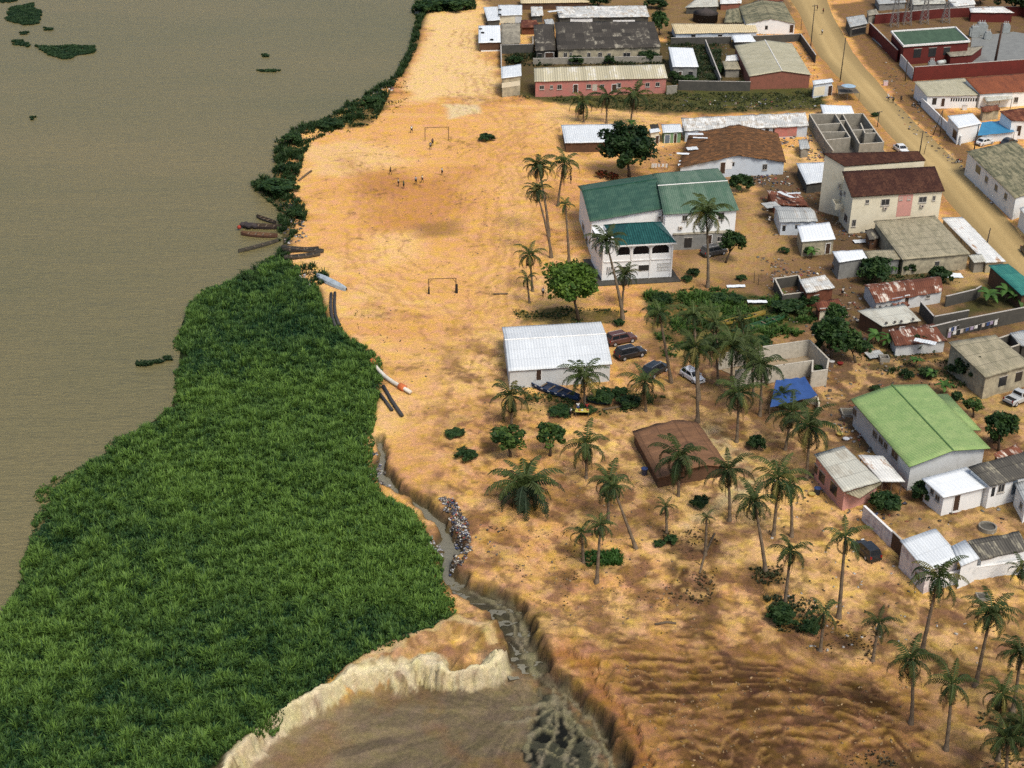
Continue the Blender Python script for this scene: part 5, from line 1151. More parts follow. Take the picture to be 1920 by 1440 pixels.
# --- hotel like cream house with two dark red roofs
def hotel():
    lab = 'tall cream house with two dark red roofs by the road'
    h1 = H('house', lab, 'house', (1579, 321), (1753, 311.5), (1771.6, 357.6), (1597, 369), 434, 'mono', 2.2, 'redbrown', 'cream',
      [('w', 1626, 378, 7, 7), ('w', 1660, 379, 16, 12), ('p', 1696, 385, 27, 40, 'n', 'pinkpale'), ('w', 1689, 372, 6, 6), ('w', 1704, 371.5, 6, 6), ('w', 1730, 374, 15, 11), ('w', 1751, 371.5, 6, 9), ('ac', 1659, 390, 7, 5), ('ac', 1728, 386, 7, 5), ('w', 1601, 418, 8, 13),
       ('w', 1586, 409, 7, 15, 'l'), ('w', 1577, 363, 5, 9, 'l'), ('w', 1572, 346, 5, 9, 'l'), ('w', 1584, 363, 4, 8, 'l')], wav=.0, ov=.35, th=.16)
    h2 = H('house', 'upper storey of the cream house under the back red roof', 'house', (1543.7, 287), (1722, 283), (1736, 300), (1584, 311), 340, 'mono', 1.3, 'redbrown', 'cream', [], wav=.0, ov=.15, th=.16, hgt=h1.h + 2.7)
    # fold the upper storey into one building
    for ch in list(h2.e.children):
        off = h2.e.location - h1.e.location; ch.parent = h1.e; ch.location = ch.location + off
    bpy.data.objects.remove(h2.e)
    P = h1.P; a = P[0]; d = (Vector((P[1].x, P[1].y, 0)) - Vector((a.x, a.y, 0))).normalized(); o = h1.e.location
    mb = MB(); c = G(1600, 433); mb.lathe(Vector((c.x, c.y, 0)) - o + d * .7 + Vector((d.y, -d.x, 0)) * -.15, [(1.25, 3.0), (1.3, 3.2), (1.3, h1.h - .25)], 16); mb.build('bay', WM['cream'], h1.e, True)
    mb = MB(); p0 = h1.zz(0, 0); v = Vector((P[3].x - P[0].x, P[3].y - P[0].y, 0)); vn = v.normalized(); nl = Vector((-d.x, -d.y, 0))
    q = Vector((P[0].x, P[0].y, 0)) + v * .82 - o
    mb.box(q + nl * .6 + Vector((0, 0, 3.1)), (2.6, 1.5, .18), vn, nl); mb.box(q + nl * 1.3 + Vector((0, 0, 3.65)), (2.6, .12, .9), vn, nl)
    for s_ in (-1, 1): mb.box(q + nl * .6 + vn * s_ * 1.24 + Vector((0, 0, 3.65)), (.12, 1.38, .9), vn, nl)
    mb.build('balcony', WM['cream'], h1.e)
    mb = MB(); r0 = Vector((P[0].x, P[0].y, h1.h)) - o
hotel()
H('shack', 'white ribbed shack roof left of the cream house', 'shack', (1493, 306), (1546, 304), (1548, 340), (1512, 345), 362, 'mono', .3, 'white', 'dark')
H('shack', 'shack with collapsed rusty roof near the grey blue hut', 'shack', (1437, 355), (1500, 362), (1517, 386), (1450, 383), 392, 'mono', .3, 'rustmix', 'rustw', wav=.15)
H('hut', 'grey blue tin hut beside the white roofed hut', 'hut', (1450, 386), (1520, 389), (1534, 415), (1462, 416), 442, 'gx', .6, 'greytin', 'paleblue', [('o', 1470, 428, 6, 10), ('o', 1495, 425, 8, 7)], wav=.06)
H('hut', 'white roofed hut between grey blue hut and cream house', 'hut', (1494, 423), (1555, 416), (1567, 448), (1503, 453), 480, 'mono', .3, 'whiteplain', 'stained', [('d', 1552, 466, 8, 18)], wav=.01)
H('house', 'wide beige sheet roof below the cream house', 'house', (1638, 414), (1753, 404), (1820, 476), (1692, 487), 512, 'mono', .5, 'beige', 'stained', [('o', 1757, 494, 8, 7), ('w', 1710, 500, 9, 8)], wav=.03)
H('house', 'narrow white and rust roof along the road edge', 'house', (1765, 408), (1805, 407), (1886, 490), (1848, 492), 512, 'mono', .3, 'whiterust', 'stained', wav=.05)
H('hut', 'small pale roof at the lower end of the rust and white strip', 'hut', (1815, 478), (1840, 476), (1850, 490), (1826, 492), 512, 'mono', .2, 'pale', 'block')
H('hut', 'white roof with rust streak over a grey wall', 'hut', (1560, 471), (1617, 468), (1626, 484), (1573, 492), 522, 'mono', .2, 'whiteplain', 'grey', [('o', 1562, 500, 4, 10, 'l')])
H('shed', 'low beige roof between rust streaked roof and wide beige roof', 'shed', (1619, 470), (1680, 468), (1690, 486), (1632, 489), 516, 'mono', .2, 'beige', 'grey')
H('house', 'teal tin roof at the right edge beside the road', 'house', (1853, 497), (1890, 494), (1962, 552), (1915, 553), 582, 'mono', .5, 'tealtin', 'brown')
H('shack', 'grey tin roof over a rusty walled shack', 'shack', (1498, 524), (1547, 515), (1566, 539), (1512, 549), 574, 'mono', .3, 'patch', 'rustw', [('o', 1530, 560, 8, 12)], wav=.06)
H('house', 'long rust red roof with white far edge', 'house', (1618, 533), (1761, 518), (1769, 546), (1642, 568), 580, 'gx', .7, 'rustmix', 'pale', [('d', 1700, 562, 7, 14), ('p', 1682, 563, 20, 10, 'n', 'paleblue'), ('w', 1740, 556, 7, 6)], rf=.62, wav=.06)
H('shack', 'whitish ribbed roof weighted with stones', 'shack', (1607, 582), (1696, 570), (1727, 601), (1655, 612), 634, 'mono', .5, 'pale', 'brown', [('d', 1690, 622, 8, 16)], wav=.03)
H('shack', 'rust and white patched roof behind bushes', 'shack', (1666, 618), (1751, 607), (1777, 639), (1678, 648), 664, 'mono', .4, 'rustmix', 'pale', wav=.08)
H('house', 'big beige roof at the right edge with dark front', 'house', (1778, 641), (1866, 627), (1935, 683), (1848, 708), 738, 'mono', .9, 'beige', 'stained', [('o', 1880, 715, 14, 16), ('o', 1910, 706, 12, 16)], wav=.03)
H('house', 'grey tin roof beyond the big beige one at the right edge', 'house', (1893, 624), (1965, 610), (1985, 660), (1915, 648), 670, 'mono', .4, 'greytin', 'dark')
# --- lime green house and neighbours
def lime():
    i = H('house', 'white house with lime green gabled roof', 'house', (1595, 748), (1738, 720), (1857, 840), (1705, 875), 909, 'gy', .95, 'lime', 'pale',
      [('w', 1603, 773, 8, 16, 'l'), ('w', 1641, 815, 10, 14, 'l'), ('w', 1652, 826, 10, 14, 'l'), ('w', 1661, 836, 8, 14, 'l'), ('w', 1678, 853, 14, 18, 'l')], rf=.52, wav=.008, ov=.55, trim='lime', th=.14)
    zr = i.h; pts = [G(1753, 739, zr), G(1777, 738, zr - .25), G(1840, 806, zr - .25), G(1823, 806, zr)]; o = i.e.location
    me = mesh_np('porch_roof', np.array([tuple(p - o) for p in pts] + [tuple(p - o - Vector((0, 0, .12))) for p in pts]), np.array([(0, 3, 2, 1), (4, 5, 6, 7), (0, 1, 5, 4), (1, 2, 6, 5), (2, 3, 7, 6), (3, 0, 4, 7)]), uv=np.array([(0, 0), (0, 2), (9, 2), (9, 0)] * 2))
    link('porch_roof', me, RM['lime'], i.e)
lime()
def pink_house():
    i = H('house', 'pink walled house under a pale two part roof', 'house', (1526, 851), (1583, 836), (1652, 902), (1582, 922), 950, 'mono', .5, 'pale', 'pinkpale',
      [('o', 1541, 895, 12, 20, 'l'), ('o', 1563, 916, 14, 22, 'l'), ('o', 1530, 880, 6, 16, 'l')], wav=.03)
    o = i.e.location; z = i.h - .15; pts = [G(1585, 924, z), G(1653, 903, z), G(1652, 908, z - .5), G(1612, 934, z - .55)]
    me = mesh_np('porch_roof', np.array([tuple(p - o) for p in pts] + [tuple(p - o - Vector((0, 0, .08))) for p in pts]), np.array([(3, 2, 1, 0), (4, 5, 6, 7), (0, 1, 5, 4), (1, 2, 6, 5), (2, 3, 7, 6), (3, 0, 4, 7)]), uv=np.array([(0, 0), (5, 0), (5, 2), (1, 2)] * 2))
    link('porch_roof', me, RM['beige'], i.e)
pink_house()
H('shed', 'white lean-to roof between pink house and lime green house', 'shed', (1608, 853), (1655, 854), (1697, 903), (1653, 903), 926, 'mono', .3, 'whiterust', 'pale', nowall=True)
H('house', 'small white house with bright white flat roof', 'house', (1728, 897), (1812, 875), (1853, 913), (1769, 933), 962, 'mono', .3, 'whiteplain', 'white', [('d', 1793, 943, 10, 26), ('w', 1758, 934, 10, 12, 'l'), ('w', 1748, 922, 8, 12, 'l')], wav=.005, ov=.4)
H('house', 'long house with old dark corrugated roof at the right edge', 'house', (1815, 875), (1935, 843), (1970, 884), (1856, 911), 944, 'mono', .5, 'greyold', 'white', [('w', 1877, 915, 12, 15), ('d', 1901, 914, 9, 24, 'n', 'blue'), ('o', 1862, 922, 6, 16)], wav=.03)
H('shed', 'orange rusty roof scrap behind the dark corrugated roof', 'shed', (1862, 851), (1905, 833), (1920, 848), (1870, 860), 872, 'mono', .3, 'rustmix', 'rustw', wav=.05)
H('house', 'pale wall corner of a house cut by the right edge', 'house', (1902, 905), (1960, 890), (1980, 930), (1922, 945), 975, 'mono', .3, 'greytin', 'white', [('w', 1915, 948, 6, 14, 'l')])
def graffiti_house():
    i = H('house', 'white ribbed roof house with graffiti on its walls', 'house', (1687, 1013), (1754, 990), (1803, 1046), (1737, 1072), 1104, 'mono', .4, 'white', 'graf', [('o', 1720, 1080, 10, 12, 'l')], wav=.02, ov=.25)
    o = i.e.location; z = i.h; pts = [G(1784, 1024, z + .25), G(1810, 1012, z + .3), G(1837, 1047, z), G(1802, 1062, z)]
    vs = [p - o for p in pts]; me = mesh_np('wing_roof', np.array([tuple(p + Vector((0, 0, .03))) for p in vs] + [tuple(p - Vector((0, 0, .08))) for p in vs]), np.array([(0, 3, 2, 1), (4, 5, 6, 7), (0, 1, 5, 4), (1, 2, 6, 5), (2, 3, 7, 6), (3, 0, 4, 7)]), uv=np.array([(0, 3), (2, 3), (2, 0), (0, 0)] * 2))
    link('wing_roof', me, RM['white'], i.e)
    mb = MB(); a, b, c2, d2 = [Vector((p.x, p.y, 0)) for p in vs]; cc = (a + b + c2 + d2) / 4
    q = [cc + (p - cc) * .9 for p in (a, b, c2, d2)]
    for s_, t in ((3, 2), (2, 1)): mb.add([q[s_] - Vector((0, 0, .3)), q[t] - Vector((0, 0, .3)), q[t] + Vector((0, 0, z - .1)), q[s_] + Vector((0, 0, z - .1))], [(0, 1, 2, 3)])
    mb.build('wing_wall', WM['mildew'], i.e)
graffiti_house()
H('house', 'old grey corrugated roof above the white mossy wall', 'house', (1814, 1013), (1911, 996), (1930, 1030), (1840, 1050), 1078, 'mono', .3, 'greyold', 'mildew', wav=.03, ov=.15)
H('shed', 'rust brown open shed with a worn gabled roof among palms', 'shed', (1185, 808), (1308, 791), (1366, 874), (1232, 896), 922, 'gy', .8, 'brown', 'brown', rf=.62, wav=.07, hgt=1.55)  # brown walls added on the open sides to paint the dark interior
H('shed', 'long white ribbed shed roof beside parked cars', 'shed', (941, 613), (1127, 603), (1148, 682), (953, 696), 708, 'gx', .9, 'white', 'pale', [('d', 1010, 703, 9, 18)], rf=.56, wav=.012, ov=.25, trim='white', hgt=2.9)
# --- right of the road
def red_yard():
    i = H('house', 'flat green roofed building with white rim in the red yard', 'house', (1671, 60), (1791, 52), (1818, 78), (1694, 87), 118, 'flat', 0, 'flatgreen', 'red', [('o', 1720, 100, 14, 16), ('o', 1748, 98, 14, 16), ('o', 1775, 96, 12, 14)], wav=0, th=.3, ov=.2)
    o = i.e.location; mb = MB(); P = [p - o for p in i.P]
    for k in range(4):
        a, b = P[k], P[(k + 1) % 4]; dd = (b - a); mb.box((a + b) / 2 + Vector((0, 0, .1)), (dd.length + .25, .3, .45), dd, dd.cross(Vector((0, 0, 1))))
    mb.build('parapet', FRAMEW, i.e)
red_yard()
H('annex', 'low red annex with mossy slab beside the green flat roof', 'annex', (1768, 92), (1845, 86), (1822, 103), (1782, 106), 138, 'flat', 0, 'concrete', 'red', hgt=2.4)
H('kiosk', 'dark roadside kiosk with pale tin roof at the red yard corner', 'kiosk', (1586, 32), (1620, 27), (1627, 44), (1594, 51), 67, 'mono', .3, 'greytin', 'dark', [('o', 1610, 58, 24, 10)])
H('hut', 'grey block gatehouse at the corner of the red wall', 'gatehouse', (1625, 20), (1643, 16), (1648, 26), (1628, 29), 44, 'flat', 0, 'concrete', 'block')
H('house', 'beige roofed house with white balustrade wall by the road', 'house', (1714, 153), (1809, 146), (1836, 178), (1738, 180), 204, 'mono', .6, 'beigeplain', 'white', [('o', 1752, 190, 8, 12), ('d', 1768, 192, 6, 14)] + [('o', 1784 + 4.6 * k, 187, 2, 6) for k in range(11)], wav=.03)
H('house', 'orange clay tile roof at the right edge', 'house', (1809, 146), (1960, 134), (1990, 168), (1837, 176), 200, 'mono', 1.2, 'orangetile', 'white', [('w', 1905, 187, 8, 10)], wav=.02)
H('porch', 'cream porch roof in front of the orange tile roof', 'porch', (1842, 177), (1893, 172), (1900, 185), (1850, 190), 208, 'mono', .2, 'pale', 'white', nowall=True)
H('hut', 'white flat roofed hut beside the blue tarpaulin', 'hut', (1776, 217), (1823, 212), (1841, 231), (1797, 240), 268, 'flat', 0, 'whiteplain', 'white', [('o', 1790, 252, 8, 16, 'l')], wav=.01)
H('house', 'dark rust tile roof right of the blue tarpaulin', 'house', (1874, 208), (1950, 198), (1970, 228), (1896, 226), 262, 'mono', .8, 'rust', 'white', [('d', 1910, 245, 8, 18)])
H('house', 'long mossy grey roof beside the road at the right edge', 'house', (1812, 283), (1902, 264), (2000, 340), (1904, 372), 398, 'mono', .5, 'mossbeige', 'mildew', [('w', 1850, 336, 6, 12, 'l'), ('w', 1868, 352, 6, 12, 'l'), ('w', 1886, 368, 6, 12, 'l'), ('o', 1834, 318, 10, 14, 'l')], wav=.06)
H('house', 'white roofed house cut by the right edge of the road', 'house', (1911, 390), (1955, 378), (2005, 430), (1958, 445), 470, 'mono', .3, 'whiterust', 'white')
H('house', 'white roof at the top right beyond the red yard', 'house', (1776, -2), (1823, -8), (1830, 8), (1790, 12), 22, 'mono', .3, 'whiterust', 'white')
H('house', 'long white roof above the far red wall', 'house', (1817, 15), (1880, 12), (1902, 24), (1820, 23), 42, 'mono', .3, 'whiterust', 'red')
H('house', 'pale roof at the top edge beside the lattice towers', 'house', (1640, -6), (1690, -10), (1700, 4), (1648, 8), 18, 'mono', .3, 'greytin', 'grey')
H('house', 'cream roof at the top edge between lattice towers and white roof', 'house', (1705, -8), (1765, -12), (1775, 6), (1712, 9), 20, 'mono', .3, 'pale', 'grey')
# ================================================================== WALLS AND ROOFLESS BUILDINGS
def wallrun(pts, h, th=.18):
    """block wall along ground points; local to first point"""
    o = pts[0]; mb = MB()
    for a, b in zip(pts[:-1], pts[1:]):
        d = b - a; d.z = 0; n = d.cross(Vector((0, 0, 1))); mb.box((a + b) / 2 - o + Vector((0, 0, h / 2 - .2)), (d.length + th * .98, th, h + .4), d, n)
    return mb, o
def wall(label, pix, h, mat='block', name='boundary_wall', cat='wall', top=False, th=.2, cap=True, group='yard walls'):
    """pix = foot pixels, or top pixels when top"""
    pts = [G(*p, h if top else 0.0) for p in pix]
    for p in pts: p.z = 0
    mb, o = wallrun(pts, h, th); e = empty(name, o, label, cat, group)
    mb.build('wall', WM[mat], e)
    if cap:
        mb = MB()
        for a, b in zip(pts[:-1], pts[1:]):
            d = b - a; n = d.cross(Vector((0, 0, 1))); mb.box((a + b) / 2 - o + Vector((0, 0, h + .035)), (d.length + th + .04, th + .06, .07), d, n)
        mb.build('coping', FRAME if mat not in ('white', 'graf', 'mildew', 'lightblock') else FRAMEW, e)
    return e
wall('thin pale yard wall from the shack with tyres down to the small tin shack', [(939, 98), (940, 128)], 2.0, 'pale')
wall('dark wall in front of the yard beside the pink house', [(1272, 169), (1405, 171)], 2.2, 'dark')
wall('thin wall running back between weedy yard and beige gabled house', [(1322, 88), (1350, 160)], 1.8, 'block')
wall('low grey block stub at the right end of the pink house', [(1250, 177), (1268, 176)], 1.9, 'block')
wall('dark yard wall in front of the cream corrugated roof', [(1258, 84), (1370, 82)], 1.8, 'dark')
wall('dark yard wall right of the little white roof', [(1412, 82), (1500, 78), (1528, 118)], 2.0, 'dark')
wall('dark walls round the courtyard between mossy hut and mossy house', [(940, 101), (999, 99), (999, 84)], 2.2, 'dark')
wall('grey fence wall in front of the mossy roofed house', [(1000, 121), (1240, 117)], 1.5, 'block')
wall('white wall panel before the left side of the cream house', [(1541, 367), (1578, 412)], 2.6, 'white', th=.25)
wall('cream wall panel below the rusty walled shack', [(1536, 600), (1580, 597)], 1.9, 'cream')
wall('long dark block wall behind the laundry line', [(1741, 640), (1790, 628), (1930, 600)], 2.4, 'dark')
wall('dark block enclosure right of the rust red roof', [(1724, 588), (1748, 616), (1812, 604)], 2.0, 'dark')
wall('dark block wall on the yard behind the teal roof', [(1772, 575), (1826, 562), (1836, 556)], 1.8, 'dark')
wall('graffiti covered wall beside the black car', [(1618, 975), (1670, 1024)], 1.9, 'graf', th=.25)
wall('brown metal gate between graffiti wall and graffiti house', [(1671, 1025), (1690, 1044)], 2.0, 'brown', 'yard_gate', 'gate', group=None)
wall('white wall with mildew in front of the old grey corrugated roof', [(1745, 1106), (1820, 1088), (1935, 1072)], 1.7, 'mildew', th=.25)
wall('white roadside wall of the balustrade house', [(1727, 200), (1790, 262), (1800, 272)], 1.9, 'mildew')
wall('white wall under the blue tarpaulin', [(1840, 268), (1905, 262)], 1.7, 'white')
wall('low white wall at the left of the roofless shack', [(1450, 529), (1478, 526)], .7, 'pale', cap=False)
wall('brown plank fence in front of the arched house beach side', [(1120, 500), (1132, 524)], 1.5, 'brown')
# red compound
wall('long dark red compound wall along the road', [(1629, 64), (1680, 116)], 3.0, 'red', th=.3)
wall('dark red front wall of the compound with slanting top', [(1712, 152), (1809, 145), (1960, 134)], 3.4, 'red', th=.3)
wall('dark red back wall of the compound beyond the lattice towers', [(1640, 45), (1760, 34), (1850, 30), (1915, 30), (1990, 70)], 2.6, 'red', th=.3)
wall('grey metal sheet gate in the red compound wall', [(1687, 122), (1710, 149)], 2.6, 'pale', 'compound_gate', 'gate', group=None)
yd = [G(*p) for p in ((1822, 70), (1900, 60), (1990, 75), (1990, 128), (1815, 140))]; o = yd[0]
tag(link('yard_paving', mesh_np('yard_paving', np.array([(p.x, p.y, .10) for p in yd]), [np.arange(5)[None, ::-1]]), surf('grey paving', (.20, .21, .20), (.15, .155, .15), .5, .5)), kind='structure')

# unfinished house with open rooms
def open_rooms(label, name, segs, h, mat, floor_px=None, zt=None):
    pts = [[G(*p, h) for p in s] for s in segs]; o = Vector((pts[0][0].x, pts[0][0].y, 0)); e = empty(name, o, label, 'building', 'houses of the settlement')
    for i, s in enumerate(pts):
        for p in s: p.z = 0
        mb = MB(); a, b = s[0], s[-1]
        for a, b in zip(s[:-1], s[1:]):
            d = b - a; n = d.cross(Vector((0, 0, 1))); mb.box((a + b) / 2 - o + Vector((0, 0, h / 2 - .2 - .004 * i)), (d.length + .18, .2, h + .4), d, n)
        w_ = mb.build('wall', WM[mat], e)
        mb = MB()
        for a, b in zip(s[:-1], s[1:]):
            d = b - a; n = d.cross(Vector((0, 0, 1))); mb.box((a + b) / 2 - o + Vector((0, 0, h + .03 - .004 * i)), (d.length + .2, .24, .08), d, n)
        mb.build('top_course', surf('pale mortar', (.46, .43, .36), (.36, .33, .27)), w_)
    return e
e = open_rooms('unfinished grey block house with open roofless rooms', 'unfinished_house', [
    [(1518, 214), (1566, 214), (1594, 258), (1548, 263), (1518, 214)][:5], [(1548, 263), (1562, 282)], [(1534, 234), (1577, 231)], [(1540, 248), (1586, 247)],
    [(1580, 214), (1618, 213), (1657, 267), (1612, 270), (1580, 214)], [(1600, 244), (1640, 242)], [(1614, 231), (1622, 250), (1644, 249)], [(1566, 214), (1580, 214)], [(1575, 226), (1584, 226)]], 2.7, 'block')
mb = MB(); mb.add([(*(G(*p) - e.location).xy, .06) for p in ((1520, 236), (1615, 232), (1668, 296), (1560, 300))], [(3, 2, 1, 0)]); mb.build('floor', surf('screed', (.15, .14, .115), (.11, .10, .085)), e)
e = open_rooms('roofless light block house near the blue tarpaulin shelter', 'roofless_house', [[(1350, 664), (1420, 652), (1518, 638), (1553, 673)], [(1554, 673), (1551, 690)], [(1434, 689), (1470, 684), (1524, 676)], [(1434, 689), (1380, 695)], [(1524, 676), (1523, 697)], [(1523, 697), (1551, 693)]], 2.5, 'lightblock')
mb = MB(); mb.add([(*(G(*p) - e.location).xy, .07) for p in ((1352, 694), (1518, 668), (1553, 703), (1400, 716))], [(3, 2, 1, 0)]); mb.build('floor', surf('dusty floor', (.30, .24, .16), (.2, .16, .11)), e)
e = open_rooms('roofless dark walled room left of the grey roofed rusty shack', 'roofless_shack', [[(1453, 523), (1497, 516), (1510, 548), (1468, 553), (1453, 523)]], 1.8, 'dark')
e = open_rooms('dark roofless pen at the right of the big beige roof', 'roofless_pen', [[(1868, 636), (1895, 627), (1912, 646), (1884, 655), (1868, 636)]], 1.9, 'dark')

# ================================================================== TARPAULINS, STALLS, TANKS
def sheet(name, label, cat, pix, z0, z1, mat, sag=.25, posts=True, n=12, fold=.12):
    P = [G(*pix[0], z1), G(*pix[1], z1), G(*pix[2], z0), G(*pix[3], z0)]; o = Vector((P[3].x, P[3].y, 0)); e = empty(name, o, label, cat); V = []
    for j in range(n + 1):
        for i in range(n + 1):
            u, v = i / n, j / n; p = P[0] * (1 - u) * (1 - v) + P[1] * u * (1 - v) + P[2] * u * v + P[3] * (1 - u) * v
            p = p - o; V.append((p.x, p.y, p.z - sag * math.sin(math.pi * u * 3.0) ** 2 * .6 - sag * 4 * v * (1 - v) * .4 + rnd.uniform(-fold, fold) * .4))
    A = np.arange((n + 1) ** 2).reshape(n + 1, n + 1); V2 = V + [(x, y, z - .03) for x, y, z in V]
    f = np.stack([A[:-1, :-1], A[1:, :-1], A[1:, 1:], A[:-1, 1:]], -1).reshape(-1, 4)
    link('tarpaulin', mesh_np('tarpaulin', np.array(V2), np.concatenate([f, f[:, ::-1] + (n + 1) ** 2]), smooth=True), mat, e)
    if posts:
        for p in P: mb = MB(); q = p - o; mb.tube([(q.x, q.y, -.2), (q.x, q.y, q.z)], .05, 6); mb.build('post', surf('old timber', (.13, .1, .07)), e)
    return e
BLUE = surf('blue tarpaulin', (.030, .075, .23), (.02, .05, .15), .45, .8, .35, .5); CYAN = surf('light blue tarpaulin', (.035, .20, .36), (.025, .14, .26), .45, .8, .4, .4)
sheet('tarpaulin_shelter', 'dark blue tarpaulin shelter below the roofless block house', 'shelter', [(1455, 712), (1509, 706), (1533, 741), (1444, 763)], 2.0, 2.4, BLUE)
sheet('tarpaulin_shelter', 'light blue tarpaulin stretched between white hut and rust roof', 'shelter', [(1841, 229), (1892, 224), (1902, 247), (1833, 254)], 2.0, 2.3, CYAN, .15)
e = wall('cream wall under the dark blue tarpaulin shelter', [(1508, 752), (1531, 760), (1534, 772)], 1.3, 'cream', cap=False)
def tank(px, py, r, h, label, lidc=(.06, .05, .045)):
    b = ground(px, py); r_ = r * mpp(b); e = empty('water_tank', b, label, 'tank')
    mb = MB(); mb.lathe((0, 0, 0), [(r_, -.2), (r_, h), (r_ * 1.03, h + .02), (r_ * 1.03, h + .12)], 28); mb.build('body', surf('dark tank', (.035, .03, .028), (.05, .04, .03)), e, True)
    mb = MB(); mb.lathe((0, 0, h + .12), [(r_ * 1.0, 0), (r_ * .4, r_ * .22), (.15, r_ * .38)], 28); mb.build('lid', surf('tank lid', lidc), e, True)
tank(1322, 40, 23, 2.2, 'round dark tank with a low cone lid between roofs at the top')
def well(px, py, r, h, label, name='well', square=False):
    b = ground(px, py); r_ = r * mpp(b); e = empty(name, b, label, 'well'); mb = MB()
    if square:
        for s_ in (-1, 1): mb.box((s_ * r_, 0, h / 2), (.16, 2 * r_ + .16, h)); mb.box((0, s_ * r_, h / 2), (2 * r_ - .17, .16, h - .01))
        mb.build('rim', WM['block'], e)
    else:
        n = 24; vs = []; fs = []
        for k in range(n):
            a = 2 * math.pi * k / n; x, y = math.cos(a), math.sin(a); vs += [(x * r_, y * r_, -.1), (x * r_, y * r_, h), (x * r_ * .84, y * r_ * .84, h), (x * r_ * .84, y * r_ * .84, .0)]
        for k in range(n):
            q, t = 4 * k, 4 * ((k + 1) % n); fs += [(q, t, t + 1, q + 1), (q + 1, t + 1, t + 2, q + 2), (q + 2, t + 2, t + 3, q + 3)]
        mb.add(vs, fs); mb.build('rim', WM['block'], e)
    mb = MB(); mb.lathe((0, 0, 0), [(r_ * .8, h * .5), (r_ * .8, h * .5 + .02)], 20); mb.build('cover', surf('well water', (.09, .085, .07)), e)
well(1851, 993, 17, .5, 'round concrete well ring in the sandy yard'); well(1657, 676, 8, .7, 'small square concrete trough in the brown yard', 'trough', True)
well(1590, 776, 12, .5, 'square brick bed at the far corner of the lime green house', 'planter', True); well(1842, 1122, 10, .3, 'dark square manhole kerb below the white mossy wall', 'manhole', True)
def stall(px, py, w_, label, col, cov=None):
    b = ground(px, py); e = empty('market_stall', b, label, 'stall'); mb = MB(); wd = w_ * mpp(b)
    mb.box((0, 0, .8), (wd, .9, .06)); mb.build('table_top', surf('stall ' + str(col), col), e)
    for x in (-1, 1):
        for y in (-1, 1): mb = MB(); mb.box((x * (wd / 2 - .08), y * .38, .38), (.07, .07, .78)); mb.build('leg', surf('old timber', (.13, .1, .07)), e)
    for k in range(5): mb = MB(); mb.lathe((-wd * .4 + k * wd * .2, rnd.uniform(-.2, .2), .83), [(.13, 0), (.16, .12), (.05, .2)], 8); mb.build('goods', surf('goods%d' % (k % 3), ((.5, .4, .1), (.4, .1, .06), (.6, .6, .55))[k % 3]), e, True)
stall(1091, 779, 26, 'market stall with yellow top below the blue canoe', (.52, .44, .10)); stall(1822, 326, 14, 'stall with orange goods before the long mossy grey roof', (.42, .16, .06)); stall(1843, 345, 12, 'stall with white and red goods before the long mossy grey roof', (.55, .5, .5))
def parasol(px, py, tx, ty, r, label, col):
    b = ground(px, py); t = up_at(b, tx, ty); e = empty('parasol', b, label, 'parasol'); r_ = r * mpp(b); h = t.z - b.z
    mb = MB(); mb.tube([(0, 0, -.1), (0, 0, h)], .04, 6); mb.build('pole', FRAME, e)
    mb = MB(); mb.lathe((0, 0, h), [(r_, -.35), (r_ * .5, -.1), (.03, .06)], 8); mb.build('canopy', surf('canopy' + label[:6], col), e)
parasol(1588, 188, 1587, 158, 14, 'pale blue parasol beside the roadside kiosk', (.30, .42, .52))
sheet('thatch_awning', 'ragged grey awning frame beside the blue parasol', 'awning', [(1570, 160), (1600, 160), (1612, 174), (1572, 176)], 2.0, 2.1, surf('old thatch', (.13, .11, .085)), .1)

# ================================================================== POLES AND TOWERS
def pole(bx, by, tx, ty, label, arm=True, r=.13, mat=(.055, .045, .038)):
    b = ground(bx, by); t = up_at(b, tx, ty); e = empty('utility_pole', b, label, 'pole', 'utility poles along the road'); rel = t - b
    mb = MB(); mb.tube([(0, 0, -.3), tuple(rel)], [r, r * .7], 8); mb.build('pole', surf('pole wood' + str(mat), mat), e, True)
    if arm:
        mb = MB(); mb.box(rel * .97 + Vector((0, -.1, 0)), (1.5, .1, .12), (1, .5, 0), (-.5, 1, 0)); c = mb.build('crossarm', surf('pole wood' + str(mat), mat), e)
        for k in (-1, 0, 1): mb = MB(); mb.lathe(rel * .97 + Vector((k * .55, k * .27 - .1, .06)), [(.05, 0), (.06, .1), (.03, .16)], 8); mb.build('insulator', surf('insulator', (.3, .3, .28)), c)
pole(1519, 97, 1528, 8, 'tall dark pole with crossarm near the white gabled house'); pole(1575, 153, 1586, 70, 'tall plain dark pole beside the roadside kiosk', False)
pole(1502, 56, 1503, 36, 'short thin post at the road edge by the tall pole', False, .08); pole(1697, 152, 1702, 112, 'dark pole before the grey gate of the red compound', False)
pole(1645, 238, 1649, 209, 'pole at the road edge by the unfinished house', True, .1); pole(1724, 288, 1731, 245, 'pole beside the white car on the road', False); pole(1732, 290, 1737, 270, 'thin post right beside the pole at the white car', False, .07)
pole(1826, 283, 1836, 232, 'pole at the corner of the long mossy grey roof', False, .14); pole(1749, 253, 1768, 206, 'leaning grey pole by the white roadside wall', False, .1); pole(1762, 256, 1768, 206, 'second leg of the leaning grey pole by the white roadside wall', False, .1)
pole(1846, 476, 1857, 428, 'pole rising beside the narrow white and rust roof', False); pole(1699, 486, 1703, 462, 'thin mast on the wide beige roof front', False, .07); pole(1865, 120, 1880, 44, 'thick brown pole in the paved yard', False, .35, (.075, .042, .03))
pole(1414, 530, 1415, 508, 'thin stick post on bare sand by the roofless shack', False, .05); pole(1422, 534, 1423, 514, 'second thin stick post on bare sand by the roofless shack', False, .05)
